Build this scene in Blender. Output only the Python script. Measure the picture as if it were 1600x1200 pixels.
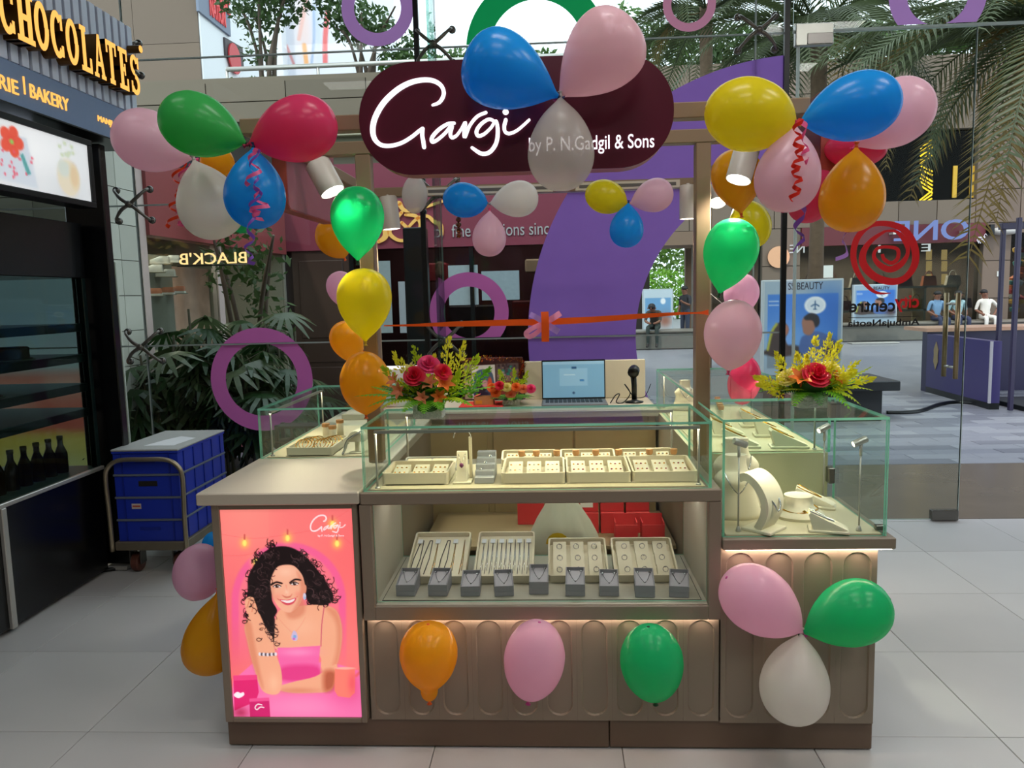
import bpy, bmesh, math, random
import numpy as np
from mathutils import Vector, Matrix
for _o in list(bpy.data.objects): bpy.data.objects.remove(_o)
S = bpy.context.scene
COL = S.collection
PI = math.pi
# ------------------------------------------------------------------ camera (phone, 1.55 m above the floor)
F_PX = 1220.0
PITCH, ROLL, YAW, CAM_H = math.radians(6.52), math.radians(1.42), math.radians(3.15), 1.55
_fw = Vector((-math.sin(YAW)*math.cos(PITCH), math.cos(YAW)*math.cos(PITCH), -math.sin(PITCH)))
_rt = Vector((math.cos(YAW), math.sin(YAW), 0)); _up = _rt.cross(_fw)
R_ = math.cos(ROLL)*_rt - math.sin(ROLL)*_up
U_ = math.cos(ROLL)*_up + math.sin(ROLL)*_rt
CAMP = Vector((0, 0, CAM_H))
cd = bpy.data.cameras.new('camera'); cam = bpy.data.objects.new('camera', cd); COL.objects.link(cam)
cam.matrix_world = Matrix(((R_.x, U_.x, -_fw.x, 0), (R_.y, U_.y, -_fw.y, 0), (R_.z, U_.z, -_fw.z, CAM_H), (0, 0, 0, 1)))
cd.sensor_fit = 'HORIZONTAL'; cd.sensor_width = 36.0; cd.lens = F_PX/1600*36.0
cd.clip_start = 0.05; cd.clip_end = 300
S.camera = cam
# ------------------------------------------------------------------ sky, exposure
W = bpy.data.worlds.new('hazy_sky'); S.world = W; W.use_nodes = True
_bg = W.node_tree.nodes['Background']; _bg.inputs[0].default_value = (0.80, 0.90, 1.0, 1); _bg.inputs[1].default_value = 2.15
vs = S.view_settings
vs.view_transform = 'Standard'; vs.look = 'None'; vs.exposure = 0.0; vs.gamma = 1.0; vs.use_curve_mapping = False
S.cycles.transparent_max_bounces = 32; S.cycles.max_bounces = 10; S.cycles.transmission_bounces = 8
S.cycles.caustics_reflective = False; S.cycles.caustics_refractive = False; S.cycles.sample_clamp_indirect = 4.0
# ------------------------------------------------------------------ lamps of the hall (ceiling panels)
def area_light(name, loc, sx, sy, power, col=(1, 1, 1), rot=(0, 0, 0)):
    l = bpy.data.lights.new(name, 'AREA'); l.shape = 'RECTANGLE'; l.size = sx; l.size_y = sy; l.energy = power; l.color = col
    o = bpy.data.objects.new(name, l); COL.objects.link(o); o.location = loc; o.rotation_euler = rot
    return o
for _x in (-2.2, 0.2, 2.6):
    for _y in (-1.6, 0.6, 2.0):
        area_light('ceiling_panel_light', (_x, _y, 4.12), 1.0, 0.35, {-2.2: 8, .2: 20, 2.6: 27}[_x], (1.0, 0.975, 0.94))
sun = bpy.data.lights.new('sun', 'SUN'); sun.energy = 1.6; sun.angle = math.radians(3); sun.color = (1, .95, .85)
_so = bpy.data.objects.new('sun', sun); COL.objects.link(_so); _so.location = (0, 30, 30)
_so.rotation_euler = Vector((-0.25, -0.45, 0.85)).to_track_quat('Z', 'Y').to_euler()
# ------------------------------------------------------------------ helpers
def un(px, py, X=None, Y=None, Z=None):
    """a point of the photograph (1600x1200) put at a known distance, height or side plane of the place"""
    d = R_*((px-800)/F_PX) + U_*((600-py)/F_PX) + _fw
    t = X/d.x if X is not None else Y/d.y if Y is not None else (Z-CAM_H)/d.z
    return CAMP + d*t
def lin(c):
    return tuple(((v/255)/12.92 if v/255 <= .04045 else ((v/255+.055)/1.055)**2.4) for v in c)
MATS = {}
def mat(name, col, rough=.5, metal=0., var=.06, scale=25., bump=0., emit=0., ecol=None, spec=.5, coat=0., trans=0., sss=0.):
    """procedural Principled material; col in sRGB 0..255, a noise texture varies it"""
    if name in MATS: return MATS[name]
    m = bpy.data.materials.new(name); m.use_nodes = True; nt = m.node_tree; b = nt.nodes['Principled BSDF']
    c = lin(col)
    if var > 0:
        tc = nt.nodes.new('ShaderNodeTexCoord'); n = nt.nodes.new('ShaderNodeTexNoise'); n.inputs['Scale'].default_value = scale; n.inputs['Detail'].default_value = 4
        nt.links.new(tc.outputs['Object'], n.inputs['Vector'])
        r = nt.nodes.new('ShaderNodeMix'); r.data_type = 'RGBA'
        r.inputs[6].default_value = tuple(max(0, v*(1-var)) for v in c)+(1,); r.inputs[7].default_value = tuple(min(1, v*(1+var)) for v in c)+(1,)
        nt.links.new(n.outputs['Fac'], r.inputs[0]); nt.links.new(r.outputs[2], b.inputs['Base Color'])
        if bump:
            bp = nt.nodes.new('ShaderNodeBump'); bp.inputs['Strength'].default_value = bump; bp.inputs['Distance'].default_value = .01
            nt.links.new(n.outputs['Fac'], bp.inputs['Height']); nt.links.new(bp.outputs[0], b.inputs['Normal'])
    else: b.inputs['Base Color'].default_value = c+(1,)
    b.inputs['Roughness'].default_value = rough; b.inputs['Metallic'].default_value = metal
    b.inputs['Specular IOR Level'].default_value = spec; b.inputs['Coat Weight'].default_value = coat
    b.inputs['Transmission Weight'].default_value = trans
    if sss: b.inputs['Subsurface Weight'].default_value = sss; b.inputs['Subsurface Radius'].default_value = (.02, .02, .02)
    if emit:
        b.inputs['Emission Color'].default_value = lin(ecol or col)+(1,); b.inputs['Emission Strength'].default_value = emit
    MATS[name] = m
    return m
def glow(name, col, strength):
    if name in MATS: return MATS[name]
    m = bpy.data.materials.new(name); m.use_nodes = True; nt = m.node_tree; nt.nodes.clear()
    e = nt.nodes.new('ShaderNodeEmission'); e.inputs[0].default_value = lin(col)+(1,); e.inputs[1].default_value = strength
    o = nt.nodes.new('ShaderNodeOutputMaterial'); nt.links.new(e.outputs[0], o.inputs[0]); MATS[name] = m
    return m
def thin_glass(name, tint=(255, 255, 255), refl=1.0, base=.035, rough=.0):
    """clear sheet: passes light, mirrors more at grazing angles"""
    if name in MATS: return MATS[name]
    m = bpy.data.materials.new(name); m.use_nodes = True; nt = m.node_tree; nt.nodes.clear()
    t = nt.nodes.new('ShaderNodeBsdfTransparent'); t.inputs[0].default_value = lin(tint)+(1,)
    g = nt.nodes.new('ShaderNodeBsdfGlossy'); g.inputs['Roughness'].default_value = rough
    lw = nt.nodes.new('ShaderNodeLayerWeight'); lw.inputs[0].default_value = .5
    p = nt.nodes.new('ShaderNodeMath'); p.operation = 'POWER'; p.inputs[1].default_value = 4.0
    k = nt.nodes.new('ShaderNodeMath'); k.operation = 'MULTIPLY_ADD'; k.inputs[1].default_value = .7*refl; k.inputs[2].default_value = base*refl
    mx = nt.nodes.new('ShaderNodeMixShader'); o = nt.nodes.new('ShaderNodeOutputMaterial')
    nt.links.new(lw.outputs['Facing'], p.inputs[0]); nt.links.new(p.outputs[0], k.inputs[0]); nt.links.new(k.outputs[0], mx.inputs[0])
    nt.links.new(t.outputs[0], mx.inputs[1]); nt.links.new(g.outputs[0], mx.inputs[2]); nt.links.new(mx.outputs[0], o.inputs[0])
    MATS[name] = m
    return m
def balloon_mat(name, col, see=.10, trl=.52):
    """thin rubber: diffuse + light shining through the skin + gloss"""
    if name in MATS: return MATS[name]
    m = bpy.data.materials.new(name); m.use_nodes = True; nt = m.node_tree; nt.nodes.clear(); c = lin(col)
    tc = nt.nodes.new('ShaderNodeTexCoord'); n = nt.nodes.new('ShaderNodeTexNoise'); n.inputs['Scale'].default_value = 9; nt.links.new(tc.outputs['Object'], n.inputs['Vector'])
    r = nt.nodes.new('ShaderNodeMix'); r.data_type = 'RGBA'; r.inputs[6].default_value = tuple(v*.94 for v in c)+(1,); r.inputs[7].default_value = tuple(min(1, v*1.05) for v in c)+(1,)
    nt.links.new(n.outputs['Fac'], r.inputs[0])
    d = nt.nodes.new('ShaderNodeBsdfPrincipled'); d.inputs['Roughness'].default_value = .25; d.inputs['Specular IOR Level'].default_value = .4
    t = nt.nodes.new('ShaderNodeBsdfTranslucent'); mx = nt.nodes.new('ShaderNodeMixShader'); mx.inputs[0].default_value = trl
    nt.links.new(r.outputs[2], d.inputs['Base Color']); nt.links.new(r.outputs[2], t.inputs[0])
    nt.links.new(d.outputs[0], mx.inputs[1]); nt.links.new(t.outputs[0], mx.inputs[2])
    out = nt.nodes.new('ShaderNodeOutputMaterial'); last = mx
    if see:
        tr = nt.nodes.new('ShaderNodeBsdfTransparent'); tr.inputs[0].default_value = tuple(min(1, v**.5) for v in c)+(1,)
        m2 = nt.nodes.new('ShaderNodeMixShader'); m2.inputs[0].default_value = see
        nt.links.new(mx.outputs[0], m2.inputs[1]); nt.links.new(tr.outputs[0], m2.inputs[2]); last = m2
    nt.links.new(last.outputs[0], out.inputs[0]); MATS[name] = m
    return m
def leaf_mat(name, col, trl=.35, rough=.45, var=.2):
    if name in MATS: return MATS[name]
    m = bpy.data.materials.new(name); m.use_nodes = True; nt = m.node_tree; b = nt.nodes['Principled BSDF']; c = lin(col)
    tc = nt.nodes.new('ShaderNodeTexCoord'); n = nt.nodes.new('ShaderNodeTexNoise'); n.inputs['Scale'].default_value = 6; nt.links.new(tc.outputs['Object'], n.inputs['Vector'])
    r = nt.nodes.new('ShaderNodeMix'); r.data_type = 'RGBA'; r.inputs[6].default_value = tuple(v*(1-var) for v in c)+(1,); r.inputs[7].default_value = tuple(min(1, v*(1+var)) for v in c)+(1,)
    nt.links.new(n.outputs['Fac'], r.inputs[0]); nt.links.new(r.outputs[2], b.inputs['Base Color']); b.inputs['Roughness'].default_value = rough
    t = nt.nodes.new('ShaderNodeBsdfTranslucent'); nt.links.new(r.outputs[2], t.inputs[0])
    mx = nt.nodes.new('ShaderNodeMixShader'); mx.inputs[0].default_value = trl
    nt.links.new(b.outputs[0], mx.inputs[1]); nt.links.new(t.outputs[0], mx.inputs[2]); nt.links.new(mx.outputs[0], nt.nodes['Material Output'].inputs[0])
    MATS[name] = m
    return m
def vcol_mat(name, emit=0., rough=.4):
    """flat print: colours come from the printed sheet's colour attribute"""
    if name in MATS: return MATS[name]
    m = bpy.data.materials.new(name); m.use_nodes = True; nt = m.node_tree; b = nt.nodes['Principled BSDF']
    a = nt.nodes.new('ShaderNodeVertexColor'); a.layer_name = 'print'; nt.links.new(a.outputs[0], b.inputs['Base Color']); b.inputs['Roughness'].default_value = rough
    if emit: nt.links.new(a.outputs[0], b.inputs['Emission Color']); b.inputs['Emission Strength'].default_value = emit
    MATS[name] = m
    return m
def tag(o, label=None, cat=None, group=None, kind=None):
    if label: o['label'] = label
    if cat: o['category'] = cat
    if group: o['group'] = group
    if kind: o['kind'] = kind
    return o
def thing(name, label, cat, loc=(0, 0, 0), rz=0., group=None, kind=None):
    o = bpy.data.objects.new(name, None); COL.objects.link(o); o.location = loc; o.rotation_euler = (0, 0, rz); o.empty_display_size = .05
    return tag(o, label, cat, group, kind)
def copy_tree(o, loc=None, rz=None, parent=None, label=None):
    c = o.copy(); COL.objects.link(c)
    if parent is not None: c.parent = parent
    if loc is not None: c.location = loc
    if rz is not None: c.rotation_euler = (0, 0, rz)
    if label: c['label'] = label
    for ch in list(o.children): copy_tree(ch, parent=c)
    return c
class MB:
    """collects shapes, builds ONE mesh object"""
    def __init__(s): s.v = []; s.f = []; s.m = []
    def add(s, v, f, m=0):
        n = len(s.v); s.v += [tuple(p) for p in v]; s.f += [tuple(i+n for i in q) for q in f]; s.m += [m]*len(f); return s
    def box(s, x0, x1, y0, y1, z0, z1, m=0):
        v = [(x0, y0, z0), (x1, y0, z0), (x1, y1, z0), (x0, y1, z0), (x0, y0, z1), (x1, y0, z1), (x1, y1, z1), (x0, y1, z1)]
        return s.add(v, [(0, 3, 2, 1), (4, 5, 6, 7), (0, 1, 5, 4), (1, 2, 6, 5), (2, 3, 7, 6), (3, 0, 4, 7)], m)
    def bbox(s, x0, x1, y0, y1, z0, z1, b=.004, m=0):
        """box with chamfered edges"""
        b = min(b, (x1-x0)*.45, (y1-y0)*.45, (z1-z0)*.45); v = []; q = []
        for k, (z, i) in enumerate(((z0, b), (z0+b, 0), (z1-b, 0), (z1, b))):
            X0, X1, Y0, Y1 = x0+i, x1-i, y0+i, y1-i; c = b if i == 0 else b*.3
            v += [(X0+c, Y0, z), (X1-c, Y0, z), (X1, Y0+c, z), (X1, Y1-c, z), (X1-c, Y1, z), (X0+c, Y1, z), (X0, Y1-c, z), (X0, Y0+c, z)]
            if k:
                a = 8*(k-1)
                q += [(a+j, a+(j+1) % 8, a+8+(j+1) % 8, a+8+j) for j in range(8)]
        q += [tuple(range(7, -1, -1)), tuple(range(24, 32))]
        return s.add(v, q, m)
    def lathe(s, prof, n=16, c=(0, 0, 0), m=0, ax=None):
        """profile [(r,z)] spun around z (or an axis frame)"""
        v = []; f = []; c = Vector(c)
        for r, z in prof:
            for k in range(n):
                a = 2*PI*k/n; p = Vector((r*math.cos(a), r*math.sin(a), z))
                if ax is not None: p = ax @ p
                v.append(c+p)
        for i in range(len(prof)-1):
            for k in range(n): f.append((i*n+k, i*n+(k+1) % n, (i+1)*n+(k+1) % n, (i+1)*n+k))
        if prof[0][0] > 1e-6: f.append(tuple(range(n-1, -1, -1)))
        if prof[-1][0] > 1e-6: f.append(tuple((len(prof)-1)*n+k for k in range(n)))
        return s.add(v, f, m)
    def tube(s, pts, r, n=8, m=0, cap=True):
        """round bar along points; r a number or one per point"""
        pts = [Vector(p) for p in pts]; rr = r if isinstance(r, (list, tuple)) else [r]*len(pts); v = []; f = []
        up = None
        for i, p in enumerate(pts):
            d = (pts[min(i+1, len(pts)-1)]-pts[max(i-1, 0)])
            d = d.normalized() if d.length > 1e-9 else Vector((0, 0, 1))
            if up is None: up = Vector((0, 0, 1)) if abs(d.z) < .9 else Vector((1, 0, 0))
            a = d.cross(up)
            if a.length < 1e-6: a = d.cross(Vector((1, .3, .2)))
            a.normalize(); b = a.cross(d).normalized(); up = b
            for k in range(n):
                t = 2*PI*k/n; v.append(p+a*(rr[i]*math.cos(t))+b*(rr[i]*math.sin(t)))
        for i in range(len(pts)-1):
            for k in range(n): f.append((i*n+k, i*n+(k+1) % n, (i+1)*n+(k+1) % n, (i+1)*n+k))
        if cap: f.append(tuple(range(n-1, -1, -1))); f.append(tuple((len(pts)-1)*n+k for k in range(n)))
        return s.add(v, f, m)
    def prism(s, poly, e0, e1, frame=None, m=0):
        """polygon [(a,b)] extruded from e0 to e1; frame maps (a,b,e) to a point"""
        fr = frame or (lambda a, b, e: (a, e, b)); n = len(poly)
        v = [fr(a, b, e0) for a, b in poly]+[fr(a, b, e1) for a, b in poly]
        f = [tuple(range(n)), tuple(range(2*n-1, n-1, -1))]+[(i, i+n, (i+1) % n+n, (i+1) % n) for i in range(n)]
        return s.add(v, f, m)
    def quad(s, a, b, c, d, m=0): return s.add([a, b, c, d], [(0, 1, 2, 3)], m)
    def obj(s, name, mats, parent=None, smooth=False, world=False, angle=None):
        mats = mats if isinstance(mats, (list, tuple)) else [mats]
        v = s.v; off = Vector((0, 0, 0)); loc = None
        if parent is None:
            a = np.array(v); off = Vector(((a[:, 0].min()+a[:, 0].max())/2, (a[:, 1].min()+a[:, 1].max())/2, a[:, 2].min())); loc = off
        elif world: off = worldloc(parent)
        if off.length: v = [(p[0]-off.x, p[1]-off.y, p[2]-off.z) for p in v]
        me = bpy.data.meshes.new(name); me.from_pydata(v, [], s.f)
        for q in mats: me.materials.append(q)
        if any(s.m): me.polygons.foreach_set('material_index', s.m)
        if smooth:
            me.polygons.foreach_set('use_smooth', [True]*len(s.f))
            if angle: me.set_sharp_from_angle(angle=math.radians(angle))
        bm = bmesh.new(); bm.from_mesh(me); bmesh.ops.recalc_face_normals(bm, faces=bm.faces); bm.to_mesh(me); bm.free()
        me.update()
        o = bpy.data.objects.new(name, me); COL.objects.link(o)
        if parent is not None: o.parent = parent
        if loc is not None: o.location = loc
        return o
def worldloc(o):
    l = Vector((0, 0, 0))
    while o is not None: l = l+Vector(o.location); o = o.parent
    return l
def struct(o): o['kind'] = 'structure'; return o
def smooth_pts(P, n=8, closed=False):
    """Catmull-Rom through points"""
    P = [Vector(p) for p in P]; out = []; N = len(P)
    for i in range(N if closed else N-1):
        if closed: a, b, c, d = P[(i-1) % N], P[i], P[(i+1) % N], P[(i+2) % N]
        else: a, b, c, d = P[max(i-1, 0)], P[i], P[i+1], P[min(i+2, N-1)]
        for k in range(n):
            t = k/n; out.append(.5*((2*b)+(c-a)*t+(2*a-5*b+4*c-d)*t*t+(3*b-a-3*c+d)*t**3))
    if not closed: out.append(P[-1])
    return out
def stroke2d(pts, wid, n=6):
    """outline strip of a brush stroke: returns verts2d pairs"""
    P = smooth_pts([(p[0], p[1], 0) for p in pts], n); Wd = [w[0] for w in smooth_pts([(w, 0, 0) for w in wid], n)] if len(wid) == len(pts) else [wid[0]]*len(P)
    L = []; Rr = []
    for i, p in enumerate(P):
        d = P[min(i+1, len(P)-1)]-P[max(i-1, 0)]; d.normalize(); nrm = Vector((-d.y, d.x, 0)); L.append(p+nrm*Wd[i]/2); Rr.append(p-nrm*Wd[i]/2)
    return L, Rr
def stroke_mb(mb, pts, wid, frame, e0, e1, m=0, n=6, caps=True):
    L, Rr = stroke2d(pts, wid, n); k = len(L)
    v = [frame(p.x, p.y, e0) for p in L]+[frame(p.x, p.y, e0) for p in Rr]+[frame(p.x, p.y, e1) for p in L]+[frame(p.x, p.y, e1) for p in Rr]
    f = []
    for i in range(k-1):
        f += [(i, i+1, k+i+1, k+i), (2*k+i, 3*k+i, 3*k+i+1, 2*k+i+1), (i, 2*k+i, 2*k+i+1, i+1), (k+i, k+i+1, 3*k+i+1, 3*k+i)]
    f += [(0, k, 3*k, 2*k), (k-1, 3*k-1, 4*k-1, 2*k-1)]
    mb.add(v, f, m)
    if caps:
        for j, w in ((0, wid[0]), (k-1, wid[-1])):
            c = (L[j]+Rr[j])/2; r = (L[j]-Rr[j]).length/2
            mb.prism([(c.x+r*math.cos(2*PI*q/10), c.y+r*math.sin(2*PI*q/10)) for q in range(10)], e0, e1, frame, m)
def text_letters(body, size=1., ext=.02, bold=0.):
    """text as separate letters: list of (verts, faces) in x (advance), y (up), z (depth)"""
    c = bpy.data.curves.new('lettering', 'FONT'); c.body = body; c.size = size; c.extrude = ext; c.resolution_u = 4
    c.offset = bold
    o = bpy.data.objects.new('lettering', c); COL.objects.link(o); bpy.context.view_layer.update()
    me = bpy.data.meshes.new_from_object(o.evaluated_get(bpy.context.evaluated_depsgraph_get()))
    bpy.data.objects.remove(o); bpy.data.curves.remove(c)
    V = [tuple(v.co) for v in me.vertices]; Fc = [tuple(p.vertices) for p in me.polygons]; bpy.data.meshes.remove(me)
    # weld and split into islands
    key = {}; idx = []
    for v in V:
        k = (round(v[0], 5), round(v[1], 5), round(v[2], 5)); idx.append(key.setdefault(k, len(key)))
    par = list(range(len(key)))
    def find(a):
        while par[a] != a: par[a] = par[par[a]]; a = par[a]
        return a
    for f in Fc:
        for i in f[1:]: par[find(idx[i])] = find(idx[f[0]])
    isl = {}
    for f in Fc: isl.setdefault(find(idx[f[0]]), []).append(f)
    L = []
    for fs in isl.values():
        xs = [V[i][0] for f in fs for i in f]; L.append([min(xs), max(xs), list(fs)])
    L.sort(key=lambda t: t[0]); out = []
    for a in L:
        if out and min(a[1], out[-1][1])-max(a[0], out[-1][0]) > .5*min(a[1]-a[0], out[-1][1]-out[-1][0]):
            out[-1][1] = max(out[-1][1], a[1]); out[-1][2] += a[2]
        else: out.append(a)
    res = []
    for a in out:
        m = {}; vv = []; ff = []
        for f in a[2]:
            g = []
            for i in f:
                if i not in m: m[i] = len(vv); vv.append(V[i])
                g.append(m[i])
            ff.append(tuple(g))
        res.append((vv, ff))
    return res
def put_text(body, parent, name, m, width, height, frame, ext=.004, one=False, world=True, bold=0.):
    """fit text into width x height; frame maps (a,b,e) -> point; each letter a part, or one mesh"""
    L = text_letters(body, 1., .5, bold); xs = [v[0] for vv, _ in L for v in vv]; ys = [v[1] for vv, _ in L for v in vv]
    x0, x1, y0, y1 = min(xs), max(xs), min(ys), max(ys); sx = width/(x1-x0); sy = height/(y1-y0); obs = []
    mb = MB()
    for vv, ff in L:
        if not one: mb = MB()
        mb.add([frame((v[0]-x0)*sx, (v[1]-y0)*sy, (v[2]/.5+1)/2*ext) for v in vv], ff)
        if not one: obs.append(mb.obj(name, m, parent, world=world))
    if one: obs.append(mb.obj(name, m, parent, world=world))
    return obs
# ------------------------------------------------------------------ painter for printed sheets
class Paint:
    def __init__(s, nx, ny, x0, x1, y0, y1, warp=None):
        s.nx, s.ny = nx, ny
        u, v = np.meshgrid(np.linspace(0, 1, nx), np.linspace(0, 1, ny)); s.u, s.vv = u, v
        s.X = x0+(x1-x0)*u; s.Y = y0+(y1-y0)*v
        if warp: s.X, s.Y = warp(u, v)
        s.C = np.zeros((ny, nx, 3)); s.px = abs(s.Y[1, 0]-s.Y[0, 0])
    def fill(s, a, col):
        col = np.array(col, float); a = np.clip(a, 0, 1)[..., None]; s.C = s.C*(1-a)+col*a
    def sd(s, pts):
        """signed distance to a closed polygon (inside > 0)"""
        P = np.array(pts, float); d = np.full(s.X.shape, 1e9); ins = np.zeros(s.X.shape, bool)
        for i in range(len(P)):
            a, b = P[i], P[(i+1) % len(P)]; e = b-a; wx, wy = s.X-a[0], s.Y-a[1]
            t = np.clip((wx*e[0]+wy*e[1])/max(e@e, 1e-9), 0, 1); d = np.minimum(d, np.hypot(wx-t*e[0], wy-t*e[1]))
            c = (a[1] > s.Y) != (b[1] > s.Y)
            with np.errstate(divide='ignore', invalid='ignore'): ins ^= c & (s.X < (b[0]-a[0])*(s.Y-a[1])/(b[1]-a[1] if b[1] != a[1] else 1e-9)+a[0])
        return np.where(ins, d, -d)
    def poly(s, pts, col, soft=None, sm=True, k=1.):
        if sm: pts = [(p.x, p.y) for p in smooth_pts([(a, b, 0) for a, b in pts], 4, True)]
        w = soft or s.px; a = np.clip(s.sd(pts)/w+.5, 0, 1)*k; s.fill(a, col); return a
    def line(s, pts, wd, col, soft=None, sm=True, k=1.):
        if sm and len(pts) > 2: pts = [(p.x, p.y) for p in smooth_pts([(a, b, 0) for a, b in pts], 4)]
        w = soft or s.px; d = np.full(s.X.shape, 1e9); P = np.array(pts, float)
        for i in range(len(P)-1):
            a, b = P[i], P[i+1]; m = max(wd, w)*2+2
            sel = (s.X > min(a[0], b[0])-m) & (s.X < max(a[0], b[0])+m) & (s.Y > min(a[1], b[1])-m) & (s.Y < max(a[1], b[1])+m)
            if not sel.any(): continue
            e = b-a; wx, wy = s.X[sel]-a[0], s.Y[sel]-a[1]; t = np.clip((wx*e[0]+wy*e[1])/max(e@e, 1e-9), 0, 1)
            d[sel] = np.minimum(d[sel], np.hypot(wx-t*e[0], wy-t*e[1]))
        s.fill(np.clip((wd/2-d)/w+.5, 0, 1)*k, col)
    def ell(s, cx, cy, rx, ry, col, soft=None, k=1., rot=0.):
        dx, dy = s.X-cx, s.Y-cy; c, q = math.cos(rot), math.sin(rot); a, b = dx*c+dy*q, -dx*q+dy*c
        r = np.hypot(a/rx, b/ry); w = (soft or s.px)/min(rx, ry); s.fill(np.clip((1-r)/w+.5, 0, 1)*k, col)
    def blob(s, cx, cy, rx, ry, col, k=1., rot=0.):
        dx, dy = s.X-cx, s.Y-cy; c, q = math.cos(rot), math.sin(rot); a, b = dx*c+dy*q, -dx*q+dy*c
        s.fill(np.exp(-((a/rx)**2+(b/ry)**2))*k, col)
    def sheet(s, name, m, parent, corner):
        """printed sheet: corner(u,v) -> point (v down)"""
        nx, ny = s.nx, s.ny
        v = [tuple(corner(i/(nx-1), j/(ny-1))) for j in range(ny) for i in range(nx)]
        f = [(j*nx+i, (j+1)*nx+i, (j+1)*nx+i+1, j*nx+i+1) for j in range(ny-1) for i in range(nx-1)]
        off = worldloc(parent) if parent is not None else Vector((0, 0, 0))
        v = [(p[0]-off.x, p[1]-off.y, p[2]-off.z) for p in v]
        me = bpy.data.meshes.new(name); me.from_pydata(v, [], f); me.materials.append(m)
        at = me.color_attributes.new('print', 'FLOAT_COLOR', 'POINT')
        c = np.clip(s.C/255., 0, 1); c = np.where(c <= .04045, c/12.92, ((c+.055)/1.055)**2.4)
        at.data.foreach_set('color', np.concatenate([c, np.ones((ny, nx, 1))], 2).astype(np.float32).ravel()); me.update()
        o = bpy.data.objects.new(name, me); COL.objects.link(o)
        if parent is not None: o.parent = parent
        return o
rnd = random.Random(7)
# ================================================================== the hall
M_tile = [mat('floor_tile_%d' % i, c, .28, var=.05, scale=3, spec=.4) for i, c in enumerate([(196, 195, 194), (191, 190, 190), (201, 200, 199)])]
M_grout = mat('floor_grout', (105, 100, 92), .8)
M_wall = mat('hall_plaster', (178, 172, 160), .8, var=.04)
M_ceil = mat('ceiling_paint', (150, 146, 138), .9, var=.04)
floor = struct(MB().box(-5.2, 5.6, -5, 5.19, -.06, -.006).obj('floor', M_grout))
T = .645
_tm = []
for k in range(3):
    _mb = MB().bbox(-T/2+.0015, T/2-.0015, -T/2+.0015, T/2-.0015, -.012, 0, .0012)
    o = _mb.obj('tile', M_tile[k], floor); _tm.append(o.data); bpy.data.objects.remove(o)
for i in range(13):
    for j in range(6):
        o = bpy.data.objects.new('tile', _tm[rnd.randrange(3)]); COL.objects.link(o); o.parent = floor
        o.location = Vector((-.438+T*(i-6.5)+T, 2.607+T*(j-1.5), 0))-floor.location
struct(MB().box(-5.2, 5.6, -5, 5.3, 4.3, 4.45).obj('ceiling', M_ceil))
struct(MB().box(-5.35, -5.2, -5, 5.3, -.06, 4.45).obj('wall_left', M_wall))
struct(MB().box(5.6, 5.75, -5, 5.3, -.06, 4.45).obj('wall_right', M_wall))
struct(MB().box(-5.35, 5.75, -5.15, -5, -.06, 4.45).obj('wall_back', M_wall))
# ------------------------------------------------------------------ glass front with spider fittings
GY = 5.15
M_glass = thin_glass('clear_glass', (248, 252, 250), .45, .022)
M_gedge = leaf_mat('glass_edge', (190, 214, 206), .6, .2, .03)
M_seal = leaf_mat('sealant', (214, 222, 218), .65, .4, .03)
M_black = mat('black_metal', (12, 16, 18), .35, .3, var=.1)
M_steel = mat('steel', (196, 193, 186), .3, .55, var=.05)
M_chrome = mat('dark_chrome', (112, 110, 106), .25, .6, var=.05)
win = thing('window_1', None, None, (0, GY, 0), kind='structure')
XB = [-5.2, -2.76, -.72, 1.29, 1.5]; ZB = [0.0, 1.265, 2.2, 3.125, 4.3]; g = .005
def pane(x0, x1, z0, z1, par, y=GY, th=.012):
    mb = MB().box(x0, x1, y, y+th, z0, z1)
    mb.m = [1, 1, 0, 1, 0, 1]
    return mb.obj('glass_pane', [M_glass, M_gedge], par, world=True)
for i in range(4):
    for j in range(4): pane(XB[i]+g, XB[i+1]-g, ZB[j]+g, ZB[j+1]-g, win)
pane(1.52, 3.7, 3.135, 4.3, win); pane(3.71, 5.6, .01, 3.12, win); pane(3.71, 5.6, 3.135, 4.3, win)
for j in (1, 2, 3): MB().box(-5.2, 1.5, GY+.001, GY+.011, ZB[j]-g, ZB[j]+g).obj('sealant_joint', M_seal, win, world=True)
for x in XB[1:4]: MB().box(x-g, x+g, GY+.001, GY+.011, 0, 4.3).obj('sealant_joint', M_seal, win, world=True)
MB().box(1.52, 5.6, GY-.004, GY+.016, 3.12, 3.135).obj('sealant_joint', M_seal, win, world=True)
# glass fins with a black nosing, standing on the hall side of the front
for x, dx in ((-.835, .11), (1.475, .03)):
    MB().box(x-.016, x+.016, GY-.03, GY-.002, 0, 4.3).obj('black_mullion', M_black, win, world=True)
M_fin = thin_glass('fin_glass', (205, 228, 222), .9, .05)
MB().box(-.728, -.712, GY-.28, GY-.012, 0, 4.3).obj('glass_fin', M_fin, win, world=True)
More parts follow.
